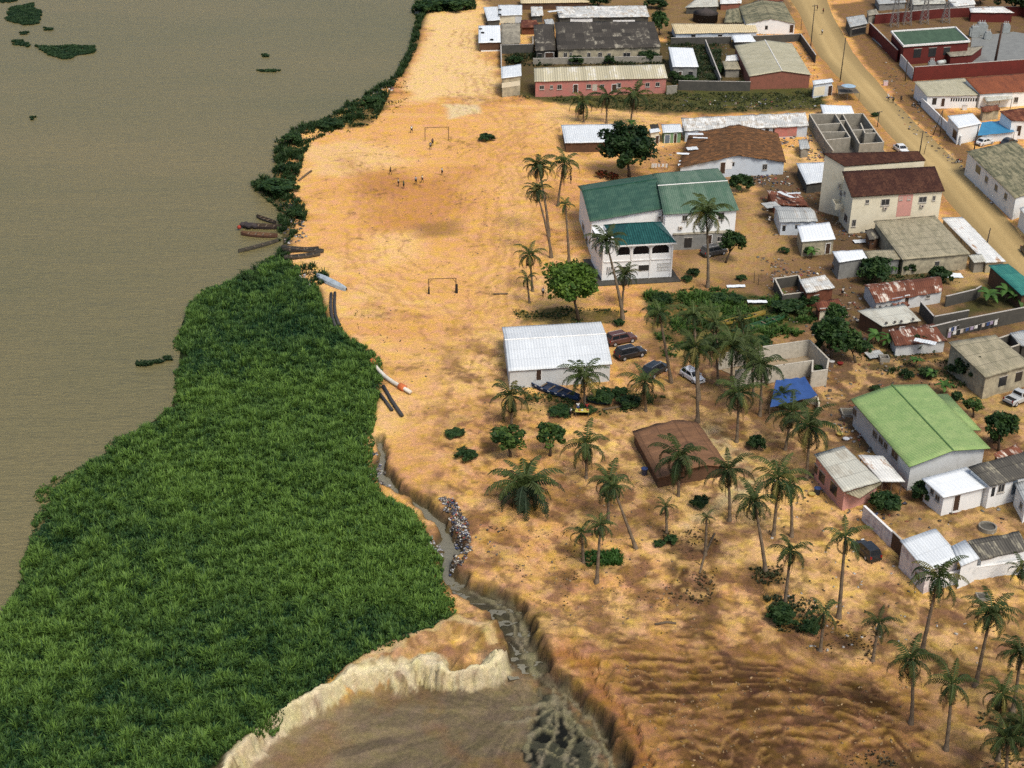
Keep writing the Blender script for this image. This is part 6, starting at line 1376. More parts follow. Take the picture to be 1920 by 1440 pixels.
def lattice(bx, by, tx, ty, label):
    b = ground(bx, by); t = up_at(b, tx, ty); h = t.z - b.z; e = empty('lattice_tower', b, label, 'tower', 'lattice towers of the substation'); n = 6; w0, w1 = 1.5, .5
    c = lambda k, i: Vector((((w0 * (1 - i / n) + w1 * i / n)) * (1 if k in (0, 3) else -1) * .7, (w0 * (1 - i / n) + w1 * i / n) * (1 if k < 2 else -1) * .7, h * i / n))
    st = surf('galvanised steel', (.20, .20, .19), (.14, .13, .12))
    for k in range(4): mb = MB(); mb.tube([c(k, 0), c(k, n)], .07, 5); mb.build('leg', st, e)
    mb = MB()
    for i in range(n):
        for k in range(4): mb.tube([c(k, i), c((k + 1) % 4, i + 1)], .045, 4); mb.tube([c((k + 1) % 4, i), c(k, i + 1)], .045, 4)
    mb.build('bracing', st, e)
    mb = MB(); mb.box((0, 0, h), (4.5, .15, .2)); mb.box((0, 0, h - 1.3), (3.6, .15, .15)); mb.build('crossarm', st, e)
for a in ((1676, 50, 1680, -8, 'lattice tower nearest the road behind the green flat roof'), (1700, 46, 1704, -10, 'second lattice tower from the road behind the green flat roof'), (1732, 44, 1738, -8, 'third lattice tower, behind the middle of the green flat roof'), (1772, 42, 1778, 4, 'fourth lattice tower, behind the right end of the green flat roof')): lattice(*a)
def transformer(px, py, s_, label):
    b = ground(px, py); e = empty('transformer', b, label, 'transformer', 'substation transformers'); g_ = surf('transformer grey', (.30, .33, .33), (.2, .22, .22))
    mb = MB(); mb.box((0, 0, 1.1 * s_), (1.3 * s_, 1.0 * s_, 2.0 * s_)); mb.build('tank', g_, e)
    for x in (-1, 1):
        mb = MB()
        for k in range(5): mb.box((x * .82 * s_, (-.4 + .2 * k) * s_, 1.0 * s_), (.3 * s_, .05, 1.5 * s_))
        mb.build('radiator', g_, e)
    for k in (-1, 0, 1): mb = MB(); mb.lathe((k * .4 * s_, 0, 2.1 * s_), [(.1, 0), (.13, .25), (.07, .3), (.12, .5), (.04, .7)], 8); mb.build('bushing', surf('porcelain', (.5, .48, .45)), e)
transformer(1826, 70, 1.4, 'grey transformer closest to the green flat roof'); transformer(1838, 66, 1.6, 'larger grey transformer in the middle of the substation'); transformer(1851, 74, 1.0, 'small grey transformer at the right of the substation'); transformer(1884, 62, 1.2, 'pale grey cabinet like transformer in the paved yard'); transformer(1746, 128, .9, 'machine with radiators in the red front yard')
e = empty('gas_cylinder', ground(1764, 122), 'pale horizontal cylinder in the red front yard', 'cylinder'); mb = MB(); mb.tube([(-1, -.6, .7), (1, .6, .7)], .55, 14); mb.build('body', surf('pale cylinder', (.5, .54, .52)), e, True)
for s_ in (-.6, .6): mb = MB(); mb.box((s_, s_ * .6, .2), (.2, .9, .5)); mb.build('foot', WM['block'], e)
e = empty('pipe_stack', ground(1650, 92), 'bundle of long grey pipes lying along the red wall', 'pipes')
a, b = ground(1636, 74) - e.location, ground(1664, 98) - e.location
for k in range(4): mb = MB(); mb.tube([a + Vector((k * .4, 0, .25 + .25 * (k % 2))), b + Vector((k * .4, 0, .25 + .25 * (k % 2)))], .2, 8); mb.build('pipe', WM['grey'], e, True)

# ================================================================== VEHICLES
def loft(st, n=None):
    """stations of equal-length rings -> closed surface"""
    mb = MB(); k = len(st[0]); vs = [p for r_ in st for p in r_]; fs = []
    for i in range(len(st) - 1):
        for j in range(k): fs.append((i * k + j, i * k + (j + 1) % k, (i + 1) * k + (j + 1) % k, (i + 1) * k + j))
    fs.append(tuple(range(k - 1, -1, -1))); fs.append(tuple((len(st) - 1) * k + j for j in range(k))); mb.add(vs, fs); return mb
def car(rear, front, label, col, typ='suv', group='parked cars', name='parked_car'):
    a, b = ground(*rear), ground(*front); c = (a + b) / 2; d = b - a; e = empty(name, c, label, 'car', group, math.atan2(d.y, d.x))
    c_ = paint('car paint ' + str(col), col, .25, .5); gl = surf('car glass', (.012, .015, .018), (.02, .022, .025), .4, 1, .08, .6); tr = surf('tyre rubber', (.012, .012, .012)); al = surf('wheel rim', (.35, .35, .35), (.25, .25, .25), .4, 3, .35, .5); dk = surf('black plastic', (.02, .02, .02))
    L, W, Hh, cl = {'suv': (4.7, 1.9, 1.78, .30), 'hatch': (3.95, 1.72, 1.48, .2), 'sedan': (4.4, 1.75, 1.43, .19), 'pickup': (5.1, 1.85, 1.75, .32)}[typ]
    hw = W / 2; zb = .62 * Hh if typ != 'hatch' else .6 * Hh   # belt line
    def ring(x, w_, z0, z1, ch=.10): return [(x, -w_ + .06, z0), (x, -w_, z0 + ch), (x, -w_, z1 - ch), (x, -w_ + ch * .8, z1), (x, w_ - ch * .8, z1), (x, w_, z1 - ch), (x, w_, z0 + ch), (x, w_ - .06, z0)]
    h = L / 2
    lo = {'suv': [(-h, .90, .55), (-h + .12, .97, .93), (-h + .5, 1, 1), (-.2, 1, 1), (.75, 1, 1), (h - 1.0, 1, .95), (h - .35, .97, .88), (h - .08, .90, .75), (h, .80, .55)],
          'hatch': [(-h, .9, .6), (-h + .12, .97, .96), (-h + .4, 1, 1), (0, 1, 1), (.6, 1, .98), (h - .75, .99, .88), (h - .3, .95, .78), (h - .06, .88, .65), (h, .78, .5)],
          'sedan': [(-h, .88, .6), (-h + .1, .95, .9), (-h + .6, 1, .98), (0, 1, 1), (.7, 1, .97), (h - .9, .99, .88), (h - .3, .95, .8), (h - .06, .88, .66), (h, .78, .5)],
          'pickup': [(-h, .97, .85), (-h + .1, 1, .9), (-h + .5, 1, .9), (-.2, 1, 1), (.75, 1, 1), (h - 1.1, 1, .97), (h - .35, .98, .9), (h - .08, .92, .78), (h, .82, .55)]}[typ]
    body = loft([ring(x, hw * w_, cl, cl + (zb - cl) * z) for x, w_, z in lo]).build('body', c_, e, False)
    cb = {'suv': (-h + .10, -h + .42, .50, 1.20), 'hatch': (-h + .10, -h + .5, .35, 1.05), 'sedan': (-h + .62, -h + 1.15, .35, 1.10), 'pickup': (-.75, -.55, .45, 1.15)}[typ]
    x0, x1, x2, x3 = cb; wt = hw * .78; wbm = hw * .95
    cab = loft([[(x0, -wbm, zb - .05), (x0, wbm, zb - .05), (x0 + .01, wbm * .99, zb), (x0 + .01, -wbm * .99, zb)], [(x1, -wbm, zb - .05), (x1, wbm, zb - .05), (x1, wt, Hh - .03), (x1, -wt, Hh - .03)], [((x1 + x2) / 2, -wbm, zb - .05), ((x1 + x2) / 2, wbm, zb - .05), ((x1 + x2) / 2, wt, Hh), ((x1 + x2) / 2, -wt, Hh)], [(x2, -wbm, zb - .05), (x2, wbm, zb - .05), (x2, wt, Hh - .04), (x2, -wt, Hh - .04)], [(x3, -wbm, zb - .05), (x3, wbm, zb - .05), (x3 - .01, wbm * .97, zb), (x3 - .01, -wbm * .97, zb)]])
    cab.build('roof', c_, body)
    def pane(q, nm): 
        q = [Vector(p) for p in q]; n_ = (q[1] - q[0]).cross(q[2] - q[0]).normalized(); cc = sum(q, Vector()) / 4
        if n_.dot(cc - Vector((0, 0, zb * .8))) < 0: n_ = -n_
        mb = MB(); v0 = [p + n_ * .012 for p in q]; v1 = [p - n_ * .03 for p in q]; mb.add(v0 + v1, [(0, 1, 2, 3), (7, 6, 5, 4), (0, 4, 5, 1), (1, 5, 6, 2), (2, 6, 7, 3), (3, 7, 4, 0)]); mb.build(nm, gl, e)
    l_ = lambda p, q, t: tuple(p[i] + (q[i] - p[i]) * t for i in range(3))
    pane([(x3 - .06, -wbm * .88, zb + .03), (x3 - .06, wbm * .88, zb + .03), (x2 + .08, wt * .9, Hh - .07), (x2 + .08, -wt * .9, Hh - .07)], 'windscreen')
    pane([(x0 + .05, -wbm * .86, zb + .04), (x0 + .05, wbm * .86, zb + .04), (x1 - .05, wt * .88, Hh - .08), (x1 - .05, -wt * .88, Hh - .08)], 'rear_window')
    for s_ in (-1, 1):
        fw = lambda z: wbm + (wt - wbm) * (z - zb + .05) / (Hh - zb + .02); zt, zl = Hh - .13, zb + .04; xm = (x1 + x2) / 2
        for xa, xb, xc, xd in ((x0 + .22, xm - .04, xm - .04, x1 + .10), (xm + .04, x3 - .22, x2 - .04, xm + .04)):
            pane([(xa, s_ * fw(zl), zl), (xb, s_ * fw(zl), zl), (xc, s_ * fw(zt), zt), (xd, s_ * fw(zt), zt)], 'side_window')
        for x in (-h + .85, h - .85):
            rr = .36 if typ in ('suv', 'pickup') else .30
            mb = MB(); mb.tube([(x, s_ * (hw - .20), rr), (x, s_ * (hw + .02), rr)], rr, 18); w_ = mb.build('wheel', tr, e)
            mb = MB(); mb.tube([(x, s_ * (hw + .0), rr), (x, s_ * (hw + .035), rr)], [rr * .66, rr * .6], 14); mb.build('rim', al, w_)
        mb = MB(); mb.box((h - .10, s_ * hw * .68, cl + (zb - cl) * .66), (.16, .38, .16)); mb.build('headlight', surf('headlight glass', (.6, .62, .62), (.5, .5, .5), .4, 3, .1, .6), e)
        mb = MB(); mb.box((-h + .05, s_ * hw * .8, cl + (zb - cl) * .75), (.12, .22, .3)); mb.build('tail_light', surf('tail light', (.25, .015, .012), None, .4, 3, .2, .5), e)
        mb = MB(); mb.box((x3 - .35, s_ * (hw + .09), zb + .06), (.12, .16, .13)); mb.build('wing_mirror', c_, e)
        if typ == 'suv': mb = MB(); mb.tube([(x1 + .1, s_ * wt * .82, Hh + .05), (x2 - .1, s_ * wt * .82, Hh + .05)], .03, 6); mb.build('roof_rail', al, e)
    for x in (-h + .03, h - .03): mb = MB(); mb.box((x, 0, cl + .14), (.16, W * .9, .2)); mb.build('bumper', dk if typ != 'hatch' else c_, e)
    mb = MB(); mb.box((h - .01, 0, cl + (zb - cl) * .55), (.06, .7, .16)); mb.build('grille', dk, e)
    if typ == 'pickup': mb = MB(); mb.box((-h * .62, 0, zb * .93), (1.7, W * .8, .04)); mb.build('load_bed', dk, e)
    return e
car((1679, 277), (1699, 291), 'white car parked at the road edge by the unfinished house', (.70, .72, .72), 'sedan')
car((1316, 482), (1359, 473), 'dark grey car parked in front of the grey annex', (.055, .058, .06), 'suv')
car((1143, 647), (1184, 638), 'maroon brown car, upper of two beside the white shed', (.10, .042, .034), 'suv')
car((1155, 675), (1207, 663), 'black car with rounded roof, lower of two beside the white shed', (.018, .018, .02), 'suv')
car((1214, 708), (1242, 692), 'small dark car half hidden by the bushy palms', (.025, .032, .034), 'suv')
car((1281, 700), (1315, 722), 'white hatchback parked between palms', (.74, .75, .75), 'hatch')
car((1641, 1054), (1608, 1022), 'black car parked by the graffiti wall', (.014, .016, .018), 'hatch')
car((1832, 274), (1858, 268), 'white car half behind the white wall near the blue tarpaulin', (.6, .62, .62), 'sedan')
car((1876, 276), (1905, 266), 'dark car parked beside the white wall at the right edge', (.03, .035, .04), 'sedan')
car((1885, 762), (1935, 742), 'worn grey white pickup at the right edge of the yard', (.42, .44, .44), 'pickup')
car((1921, 470), (1934, 486), 'dark car at the road cut by the right edge', (.02, .02, .022), 'sedan')
def motorbike(px, py, rz, label, col):
    b = ground(px, py); e = empty('motorbike', b, label, 'motorbike', 'motorbikes beside the road', rz); tr = surf('tyre rubber', (.012, .012, .012)); dk = surf('black plastic', (.02, .02, .02))
    for x in (-.62, .62):
        mb = MB(); ring_ = [(x + .28 * math.cos(t), 0, .3 + .28 * math.sin(t)) for t in np.linspace(0, 2 * math.pi, 17)]; mb.tube(ring_, .06, 6, False); w_ = mb.build('wheel', tr, e)
        mb = MB(); mb.tube([(x, -.05, .3), (x, .05, .3)], .12, 10); mb.build('hub', surf('wheel rim', (.35, .35, .35)), w_)
    mb = MB(); mb.tube([(-.62, 0, .3), (-.2, 0, .62), (.35, 0, .72), (.62, 0, .3)], .05, 6); mb.tube([(.35, 0, .72), (.22, 0, 1.0)], .04, 6); mb.build('frame', dk, e)
    mb = MB(); mb.lathe((.15, 0, .68), [(.12, 0), (.17, .1), (.12, .22)], 10); mb.build('fuel_tank', paint('bike ' + str(col), col), e, True)
    mb = MB(); mb.box((-.3, 0, .8), (.6, .26, .12)); mb.build('seat', dk, e); mb = MB(); mb.tube([(.2, -.35, 1.02), (.26, 0, .98), (.2, .35, 1.02)], .025, 6); mb.build('handlebar', dk, e); mb = MB(); mb.box((0, 0, .38), (.4, .24, .3)); mb.build('engine', surf('wheel rim', (.35, .35, .35)), e)
motorbike(1713, 201, 1.9, 'motorbike with white tank at the white roadside wall', (.5, .5, .5)); motorbike(1724, 198, 2.0, 'dark motorbike behind the white tanked one at the roadside wall', (.03, .03, .05))
motorbike(1797, 306, .4, 'motorbike with red tank before the long mossy grey roof', (.4, .04, .03)); motorbike(1384, 440 + 5, .8, 'motorbike standing on the sand behind the young tree', (.05, .05, .06))

# ================================================================== BOATS
def canoe(stern, bow, w_, label, col, inside=(.07, .05, .035), z=None, h=.55, group='wooden canoes at the shore', thwarts=4, name='canoe', stripe=None, flip=False):
    a, b = G(*stern), G(*bow); zz = z if z is not None else max(hz(((a + b) / 2).x, ((a + b) / 2).y), -.5); d = b - a; L = d.length; e = empty(name, Vector(((a + b).x / 2, (a + b).y / 2, zz)), label, 'canoe', group, math.atan2(d.y, d.x))
    n = 16; R0 = []; R1 = []
    for i in range(n + 1):
        t = i / n; x = (t - .5) * L; wd = max(.03, (w_ / 2) * math.sin(math.pi * min(1, max(0, .03 + t * .94))) ** .6); rise = .35 * h * abs(2 * t - 1) ** 3
        R0.append([(x, -wd, h + rise), (x, -wd * .86, h * .35 + rise * .8), (x, -wd * .4, .0 + rise * .7), (x, wd * .4, .0 + rise * .7), (x, wd * .86, h * .35 + rise * .8), (x, wd, h + rise)])
        q = .82; R1.append([(x, wd * q, h + rise - .0), (x, wd * .7, h * .4 + rise * .8), (x, wd * .3, .10 + rise * .7), (x, -wd * .3, .10 + rise * .7), (x, -wd * .7, h * .4 + rise * .8), (x, -wd * q, h + rise - .0)])
    def strip(Rr): 
        V = [p for r_ in Rr for p in r_]; k = 6; F = [(i * k + j, i * k + j + 1, (i + 1) * k + j + 1, (i + 1) * k + j) for i in range(n) for j in range(k - 1)]; return V, F
    mb = MB(); V, F = strip(R0); mb.add(V, [f[::-1] for f in F])
    for i in range(n):
        for s_, (o_, i_) in ((0, (0, 5)), (1, (5, 0))): 
            q = [R0[i][o_], R0[i + 1][o_], R1[i + 1][i_], R1[i][i_]]; mb.add(q, [(0, 1, 2, 3) if s_ else (3, 2, 1, 0)])
    if flip: 
        mb.v = [(x, y, h * 1.1 - z_) for x, y, z_ in mb.v]; mb.f = [f[::-1] for f in mb.f]
    hull = mb.build('hull', surf('hull ' + str(col), col, tuple(c * .55 for c in col), .5, 1.2), e, False)
    mb = MB(); V, F = strip(R1); mb.add(V, [f[::-1] for f in F])
    if not flip: mb.build('inside', surf('hull inside ' + str(inside), inside), e)
    if stripe:
        mb = MB()
        for i in range(2, n - 2, 1):
            if i % 2: continue
            p, q = Vector(R0[i][0]), Vector(R0[i + 1][0]); mb.box((p + q) / 2 + Vector((0, -.025, -.12)), ((q - p).length * .6, .03, .12), q - p)
        mb.build('painted_dashes', surf('dash paint', stripe), hull)
    if not flip:
        for k in range(thwarts): 
            x = (-.3 + .6 * k / max(1, thwarts - 1)) * L; mb = MB(); mb.box((x, 0, h * .82), (.22, w_ * .78, .05)); mb.build('thwart', surf('thwart', (.16, .12, .08)), e)
    return e
canoe((481, 402), (517, 415), 1.1, 'short dark canoe on the water, furthest upstream of the moored boats', (.05, .045, .04), z=-.7)
canoe((455, 420), (528, 424), 1.7, 'dark canoe with a heap of gear at its river end', (.05, .036, .032), z=-.7, h=.7); canoe((452, 435), (520, 440), 1.6, 'brown canoe with a red river end lying against the dark one', (.12, .06, .04), (.16, .09, .05), z=-.7, h=.65)
canoe((447, 468), (522, 448), 1.0, 'long thin canoe sticking out into the river', (.08, .072, .055), (.075, .068, .055), z=-.7)
canoe((528, 468), (607, 475), 1.3, 'grey beached canoe, upper of the pair by the weeds', (.09, .085, .075), (.06, .055, .05)); canoe((533, 487), (601, 480), 1.3, 'grey beached canoe with pale rim, lower of the pair by the weeds', (.10, .085, .065), (.055, .05, .045)); canoe((530, 474), (598, 470), 1.1, 'narrow dark canoe wedged between the beached pair', (.045, .04, .036))
canoe((592, 518), (650, 546), 1.5, 'pale blue upturned boat on the sand beside the reeds', (.36, .42, .46), flip=True, h=.7, name='upturned_boat'); canoe((984, 716), (1085, 752), 2.2, 'blue canoe with white dashes in the grass below the white shed', (.03, .055, .12), (.035, .05, .09), h=.8, stripe=(.6, .6, .6), thwarts=5)
canoe((1098, 750), (1146, 757), 1.6, 'dark teal canoe behind the bushy palm', (.02, .05, .055)); canoe((1347, 613), (1434, 591), 1.3, 'yellow canoe lying in the green undergrowth', (.36, .26, .05), (.30, .22, .06), h=.6); canoe((1372, 629), (1470, 598), 1.4, 'green canoe beside the yellow one in the undergrowth', (.03, .11, .045), (.03, .08, .04), h=.6)
e = empty('cargo_heap', G(468, 424, -.1), 'dark heap of gear and nets on the river end of the dark canoe', 'cargo')
e.location.z = -.35
mb = MB()
for k in range(9): mb.lathe((rnd.uniform(-1.4, 1.6), rnd.uniform(-.5, .5), rnd.uniform(0, .4)), [(.45, 0), (.5, .3), (.25, .6)], 8)
mb.build('sacks', surf('dark sacks', (.03, .025, .03), (.06, .05, .045)), e); mb = MB(); mb.lathe((-1.7, -.9, .1), [(.3, 0), (.38, .3), (.2, .6)], 10); mb.build('red_drum', surf('red drum', (.3, .05, .03)), e, True)
def hose(name, label, cat, pix, r, mat, zoff=0.0, group=None, extra=()):
    P = [ground(*p) + Vector((0, 0, r + zoff)) for p in pix]; o = P[0].copy(); e = empty(name, o, label, cat, group); mb = MB(); mb.tube([p - o for p in P], r, 10); mb.build('pipe', mat, e, True)
    for i, (t, ln, rr, m_) in enumerate(extra):
        k = t * (len(P) - 1); j = min(int(k), len(P) - 2); p = P[j].lerp(P[j + 1], k - j) - o; d = (P[j + 1] - P[j]).normalized(); mb = MB(); mb.tube([p - d * ln / 2, p - d * ln * .4, p + d * ln * .4, p + d * ln / 2], [rr * .75, rr, rr, rr * .75], 12); mb.build('collar', m_, e, True)
    return e
OR = surf('orange float', (.52, .14, .045), (.4, .12, .05)); BLK = surf('black rubber hose', (.04, .04, .042), (.06, .058, .055))
hose('dredge_pipe', 'white dredging hose with orange collars at the reed edge', 'pipe', [(700, 682), (708, 694), (722, 709), (738, 721), (754, 731), (770, 741)], .28, surf('white hose', (.66, .62, .54), (.5, .46, .38)), .12, None, ((.02, 1.9, .46, OR), (.80, 1.2, .50, OR)))
hose('black_pipe', 'black pipe slanting down from the white hose', 'pipe', [(719, 726), (733, 752), (754, 783)], .26, BLK, 0, 'black pipes at the reed edge'); hose('black_pipe', 'short black pipe in the reed edge beside the slanting one', 'pipe', [(713, 742), (724, 756), (735, 771)], .24, BLK, 0, 'black pipes at the reed edge')
hose('black_pipe', 'black hose curving along the sand, reed side of two', 'pipe', [(621, 552), (620, 575), (622, 592), (629, 612)], .24, BLK, 0, 'black pipes at the reed edge'); hose('black_pipe', 'black hose curving along the sand, beach side of two', 'pipe', [(628, 551), (627, 574), (629, 592), (636, 610)], .24, BLK, 0, 'black pipes at the reed edge')
def logpile(pix, r, label, name='log'): hose(name, label, 'log', pix, r, surf('dead wood', (.13, .095, .06), (.08, .06, .04)), -.05, 'driftwood and logs')
logpile([(1130, 770), (1165, 762), (1192, 756)], .18, 'fallen palm trunk in the grass right of the market stall'); logpile([(560, 340), (575, 328), (584, 322)], .2, 'driftwood log on the sand beside the thick shore bush'); logpile([(1430, 394), (1470, 388)], .3, 'dark log in front of the grey blue hut'); logpile([(1228, 1172), (1250, 1168), (1268, 1170)], .14, 'dead branch on the sandy slope above the dug earth')
logpile([(1340, 1000), (1322, 1040), (1312, 1075)], .13, 'dead fallen frond stalk on the gullied slope'); logpile([(925, 552), (952, 551)], .14, 'dead palm frond on the field right of the lower goal')

# ================================================================== GOALS
def goal(l, r_, top, label, pad=False):
    a, b = ground(*l), ground(*r_); t = up_at(a, l[0], top); h = t.z - a.z; e = empty('football_goal', a, label, 'goal', 'football goals on the sand'); d = b - a; m_ = surf('goal post wood', (.16, .10, .055), (.1, .06, .035))
    for p in (Vector((0, 0, 0)), d): mb = MB(); mb.tube([p + Vector((0, 0, -.2)), p + Vector((0, 0, h))], .075, 8); mb.build('post', m_, e)
    mb = MB(); mb.tube([Vector((0, 0, h - .02)), d + Vector((0, 0, h - .02))], .07, 8)
    u = d.normalized()
    for p, s_ in ((Vector((0, 0, 0)), 1), (d, -1)): mb.tube([p + Vector((0, -.01, h - .7)), p + u * s_ * .6 + Vector((0, -.01, h - .04))], .04, 6)
    mb.build('crossbar', m_, e)
    if pad: mb = MB(); mb.tube([d + Vector((.08, 0, .05)), d + Vector((.08, 0, 1.5))], [.24, .2], 10); mb.build('padding', surf('dark cloth', (.025, .022, .022)), e); mb = MB(); mb.tube([Vector((.02, 0, .05)), Vector((.02, 0, 1.2))], [.16, .12], 10); mb.build('padding', surf('dark cloth', (.025, .022, .022)), e)
goal((797, 265), (841, 264), 239, 'bare wooden football goal further from the arched house, by players'); goal((804, 551), (855, 549), 523, 'wooden football goal with dark padded posts on empty sand', True)

# ================================================================== PEOPLE
def person_mesh(pose, seed=0):
    """one continuous skinned body from a jointed skeleton, 1.7 m tall"""
    lift, stride, armf, armb, lean = pose
    V = []; E = []; Rd = []
    def add(p, r_, par=None):
        V.append(p); Rd.append(r_); i = len(V) - 1
        if par is not None: E.append((par, i))
        return i
    pel = add((0, 0, .92), .135); sp_ = add((lean * .25, 0, 1.12), .125, pel); ch = add((lean * .5, 0, 1.32), .15, sp_); nk = add((lean * .65, 0, 1.46), .058, ch); hd = add((lean * .72 + .01, 0, 1.56), .088, nk); add((lean * .75, 0, 1.64), .082, hd); add((lean * .72 + .095, 0, 1.55), .016, hd)
    for s_ in (-1, 1):
        f = stride * s_; hip = add((0, s_ * .10, .86), .095, pel); kn = add((f * .5 + .04, s_ * .11, .48), .062, hip); an = add((f * .85 - (.06 if f < 0 else 0), s_ * .115, .09 + (.1 if f < -.15 else 0)), .04, kn); add((f * .85 + .14, s_ * .13, .035 + (.04 if f < -.15 else 0)), .032, an)
        sh = add((lean * .5, s_ * .18, 1.38), .062, ch); a_ = armf if s_ > 0 else armb; el = add((lean * .5 + a_ * .18, s_ * (.25 + lift * .1), 1.12 + lift * .15), .044, sh); wr = add((lean * .5 + a_ * .42, s_ * (.24 + lift * .12), .90 + abs(a_) * .18 + lift * .4), .030, el); pm = add((V[wr][0] + .03, V[wr][1], V[wr][2] - .07), .034, wr)
        for k, (ln, oy) in enumerate(((.075, -.03), (.085, -.010), (.08, .010), (.065, .03))): 
            q = add((V[pm][0] + .01, V[pm][1] + oy, V[pm][2] - .045), .0095, pm); add((V[pm][0] + .025, V[pm][1] + oy * 1.1, V[pm][2] - .045 - ln * .6), .008, q)
        add((V[pm][0] + .055, V[pm][1] - .03 * s_, V[pm][2] - .02), .010, pm)
    return V, E, Rd
def skin(V, E, Rd, name, sub=1):
    me = bpy.data.meshes.new(name); me.from_pydata(V, E, []); o = bpy.data.objects.new(name, me); COL.objects.link(o)
    md = o.modifiers.new('s', 'SKIN'); md.use_smooth_shade = True
    for i, r_ in enumerate(Rd): me.skin_vertices[0].data[i].radius = (r_, r_); me.skin_vertices[0].data[i].use_root = (i == 0)
    m2 = o.modifiers.new('u', 'SUBSURF'); m2.levels = sub; m2.render_levels = sub
    dg = bpy.context.evaluated_depsgraph_get(); dg.update(); r_ = bpy.data.meshes.new_from_object(o.evaluated_get(dg)); bpy.data.objects.remove(o); r_.name = name; r_.materials.clear(); r_.materials.append(None); return r_
POSES = [(0, .06, .05, .0, .02), (.05, .28, .5, -.4, .10), (0, .16, -.2, .3, .05), (.8, .05, .1, .1, .0), (0, -.22, .35, -.3, .08)]
PEOPLE = []
for p in POSES:
    V, E, Rd = person_mesh(p); body = skin(V, E, Rd, 'person')
    # clothing follows the same skeleton
    sk = [V[0], V[1], V[2]]; arm = []
    n_ = 7; lg = 4 + 5 + 4  # vertices per side: 4 leg, 4 arm, 9 fingers
    S = 4 + 4 + 8 + 1; sv_ = [(V[0][0], 0, V[0][2] + .02), V[1], V[2]]; se = [(0, 1), (1, 2)]; sr = [.152, .142, .166]
    for k in range(2):
        b = 7 + k * S; i = len(sv_); sv_ += [V[b + 4], tuple(np.array(V[b + 4]) * .45 + np.array(V[b + 5]) * .55)]; se += [(2, i), (i, i + 1)]; sr += [.078, .066]
    shirt = skin(sv_, se, sr, 'shirt'); tv = [V[0]]; te = []; tr_ = [.152]
    for k in range(2):
        b = 7 + k * S; i = len(tv); tv += [V[b], tuple(np.array(V[b]) * .2 + np.array(V[b + 1]) * .8)]; te += [(0, i), (i, i + 1)]; tr_ += [.112, .088]
    shorts = skin(tv, te, tr_, 'shorts')
    hv = [V[4], V[5]]; hv = [(hv[0][0] - .03, 0, hv[0][2] + .045), (hv[1][0] - .012, 0, hv[1][2] + .005)]; hair = skin(hv, [(0, 1)], [.088, .086], 'hair')
    PEOPLE.append((body, shirt, shorts, hair))
SKIN = surf('dark skin', (.075, .042, .028), (.06, .034, .022), .4, 3, .5, .3); HAIR = surf('black hair', (.012, .010, .009))
def person(px, py, label, top, bottom, pose=0, rz=0.0, group='people on the sand and road', s_=1.0, z=0):
    b = ground(px, py); e = empty('person', b, label, 'person', group, rz); e.scale = (s_,) * 3
    for me, nm, m_ in zip(PEOPLE[pose], ('body', 'shirt', 'shorts', 'hair'), (SKIN, surf('cloth ' + str(top), top, None, .4, 4), surf('cloth ' + str(bottom), bottom, None, .4, 4), HAIR)):
        o = bpy.data.objects.new(nm, me); COL.objects.link(o); o.parent = e; o.material_slots[0].link = 'OBJECT'; o.material_slots[0].material = m_
WH, DK, GN, RD, BL, YL = (.62, .62, .6), (.02, .02, .022), (.03, .09, .06), (.3, .035, .03), (.04, .07, .18), (.55, .42, .12)
for a in ((772, 250, 'player in white shirt beyond the upper goal, farthest up the field', WH, DK, 1, 2.5), (811, 274, 'goalkeeper in dark clothes standing in the upper goal', (.06, .06, .08), DK, 2, -1.4), (807, 281, 'player in grey striped shirt just before the upper goal', (.2, .2, .22), DK, 1, 1.8),
          (732, 328, 'player in dark clothes left of the group at midfield', (.035, .03, .03), DK, 4, .4), (747, 350, 'player in white shirt next to the one in dark green', WH, DK, 0, .2), (757, 354, 'player all in dark green at midfield', GN, (.02, .05, .04), 0, 2.9), (780, 346, 'player in white and black shirt at midfield', (.35, .35, .35), DK, 2, 2.2), (792, 343, 'player in cream shirt right of the midfield group', (.6, .55, .4), (.04, .03, .03), 1, 3.0),
          (829, 329, 'player in pale shirt alone right of the midfield group', (.5, .5, .48), DK, 2, 2.6), (1018, 556, 'person in dark trousers and white top near the bright green tree', (.4, .4, .4), DK, 0, 1.0), (1070, 344, 'person in dark clothes beside the corner of the dark green roof', (.05, .05, .07), DK, 0, .5), (1070, 783, 'person in white sitting place left of the market stall', WH, DK, 0, .2), (1100, 773, 'person in dark red behind the market stall', RD, DK, 3, -1.5), (1083, 772, 'person in white standing behind the market stall', WH, BL, 0, -1.2),
          (1665, 190, 'person in white shirt walking on the road, first of three', WH, DK, 1, 1.2), (1674, 194, 'person in dark green walking on the road, second of three', (.05, .07, .05), DK, 2, 1.2), (1689, 192, 'person in black walking on the road, last of three', DK, DK, 1, 1.3), (1543, 26, 'person in red standing on the road at the top', RD, DK, 0, .4), (1541, 66, 'person in white on the road below the one in red', WH, DK, 2, 1.6), (1532, 20, 'person in dark red beside the tall pole', (.2, .03, .03), DK, 0, .1),
          (1812, 330, 'person in white by the stall with orange goods', WH, DK, 0, 2.0), (1851, 352, 'person in red by the stall with white goods', RD, DK, 0, 2.6), (1442, 420, 'person in white clothes beside the grey blue hut', WH, WH, 0, .9), (1579, 556, 'person in pale shirt outside the rusty walled shack', (.5, .48, .42), DK, 0, 2.2), (1730, 572, 'person in white at the dark block enclosure', WH, BL, 0, .2),
          (1745, 1149, 'person in dark clothes by the big leaning palm', DK, RD, 0, .2)): person(*a)

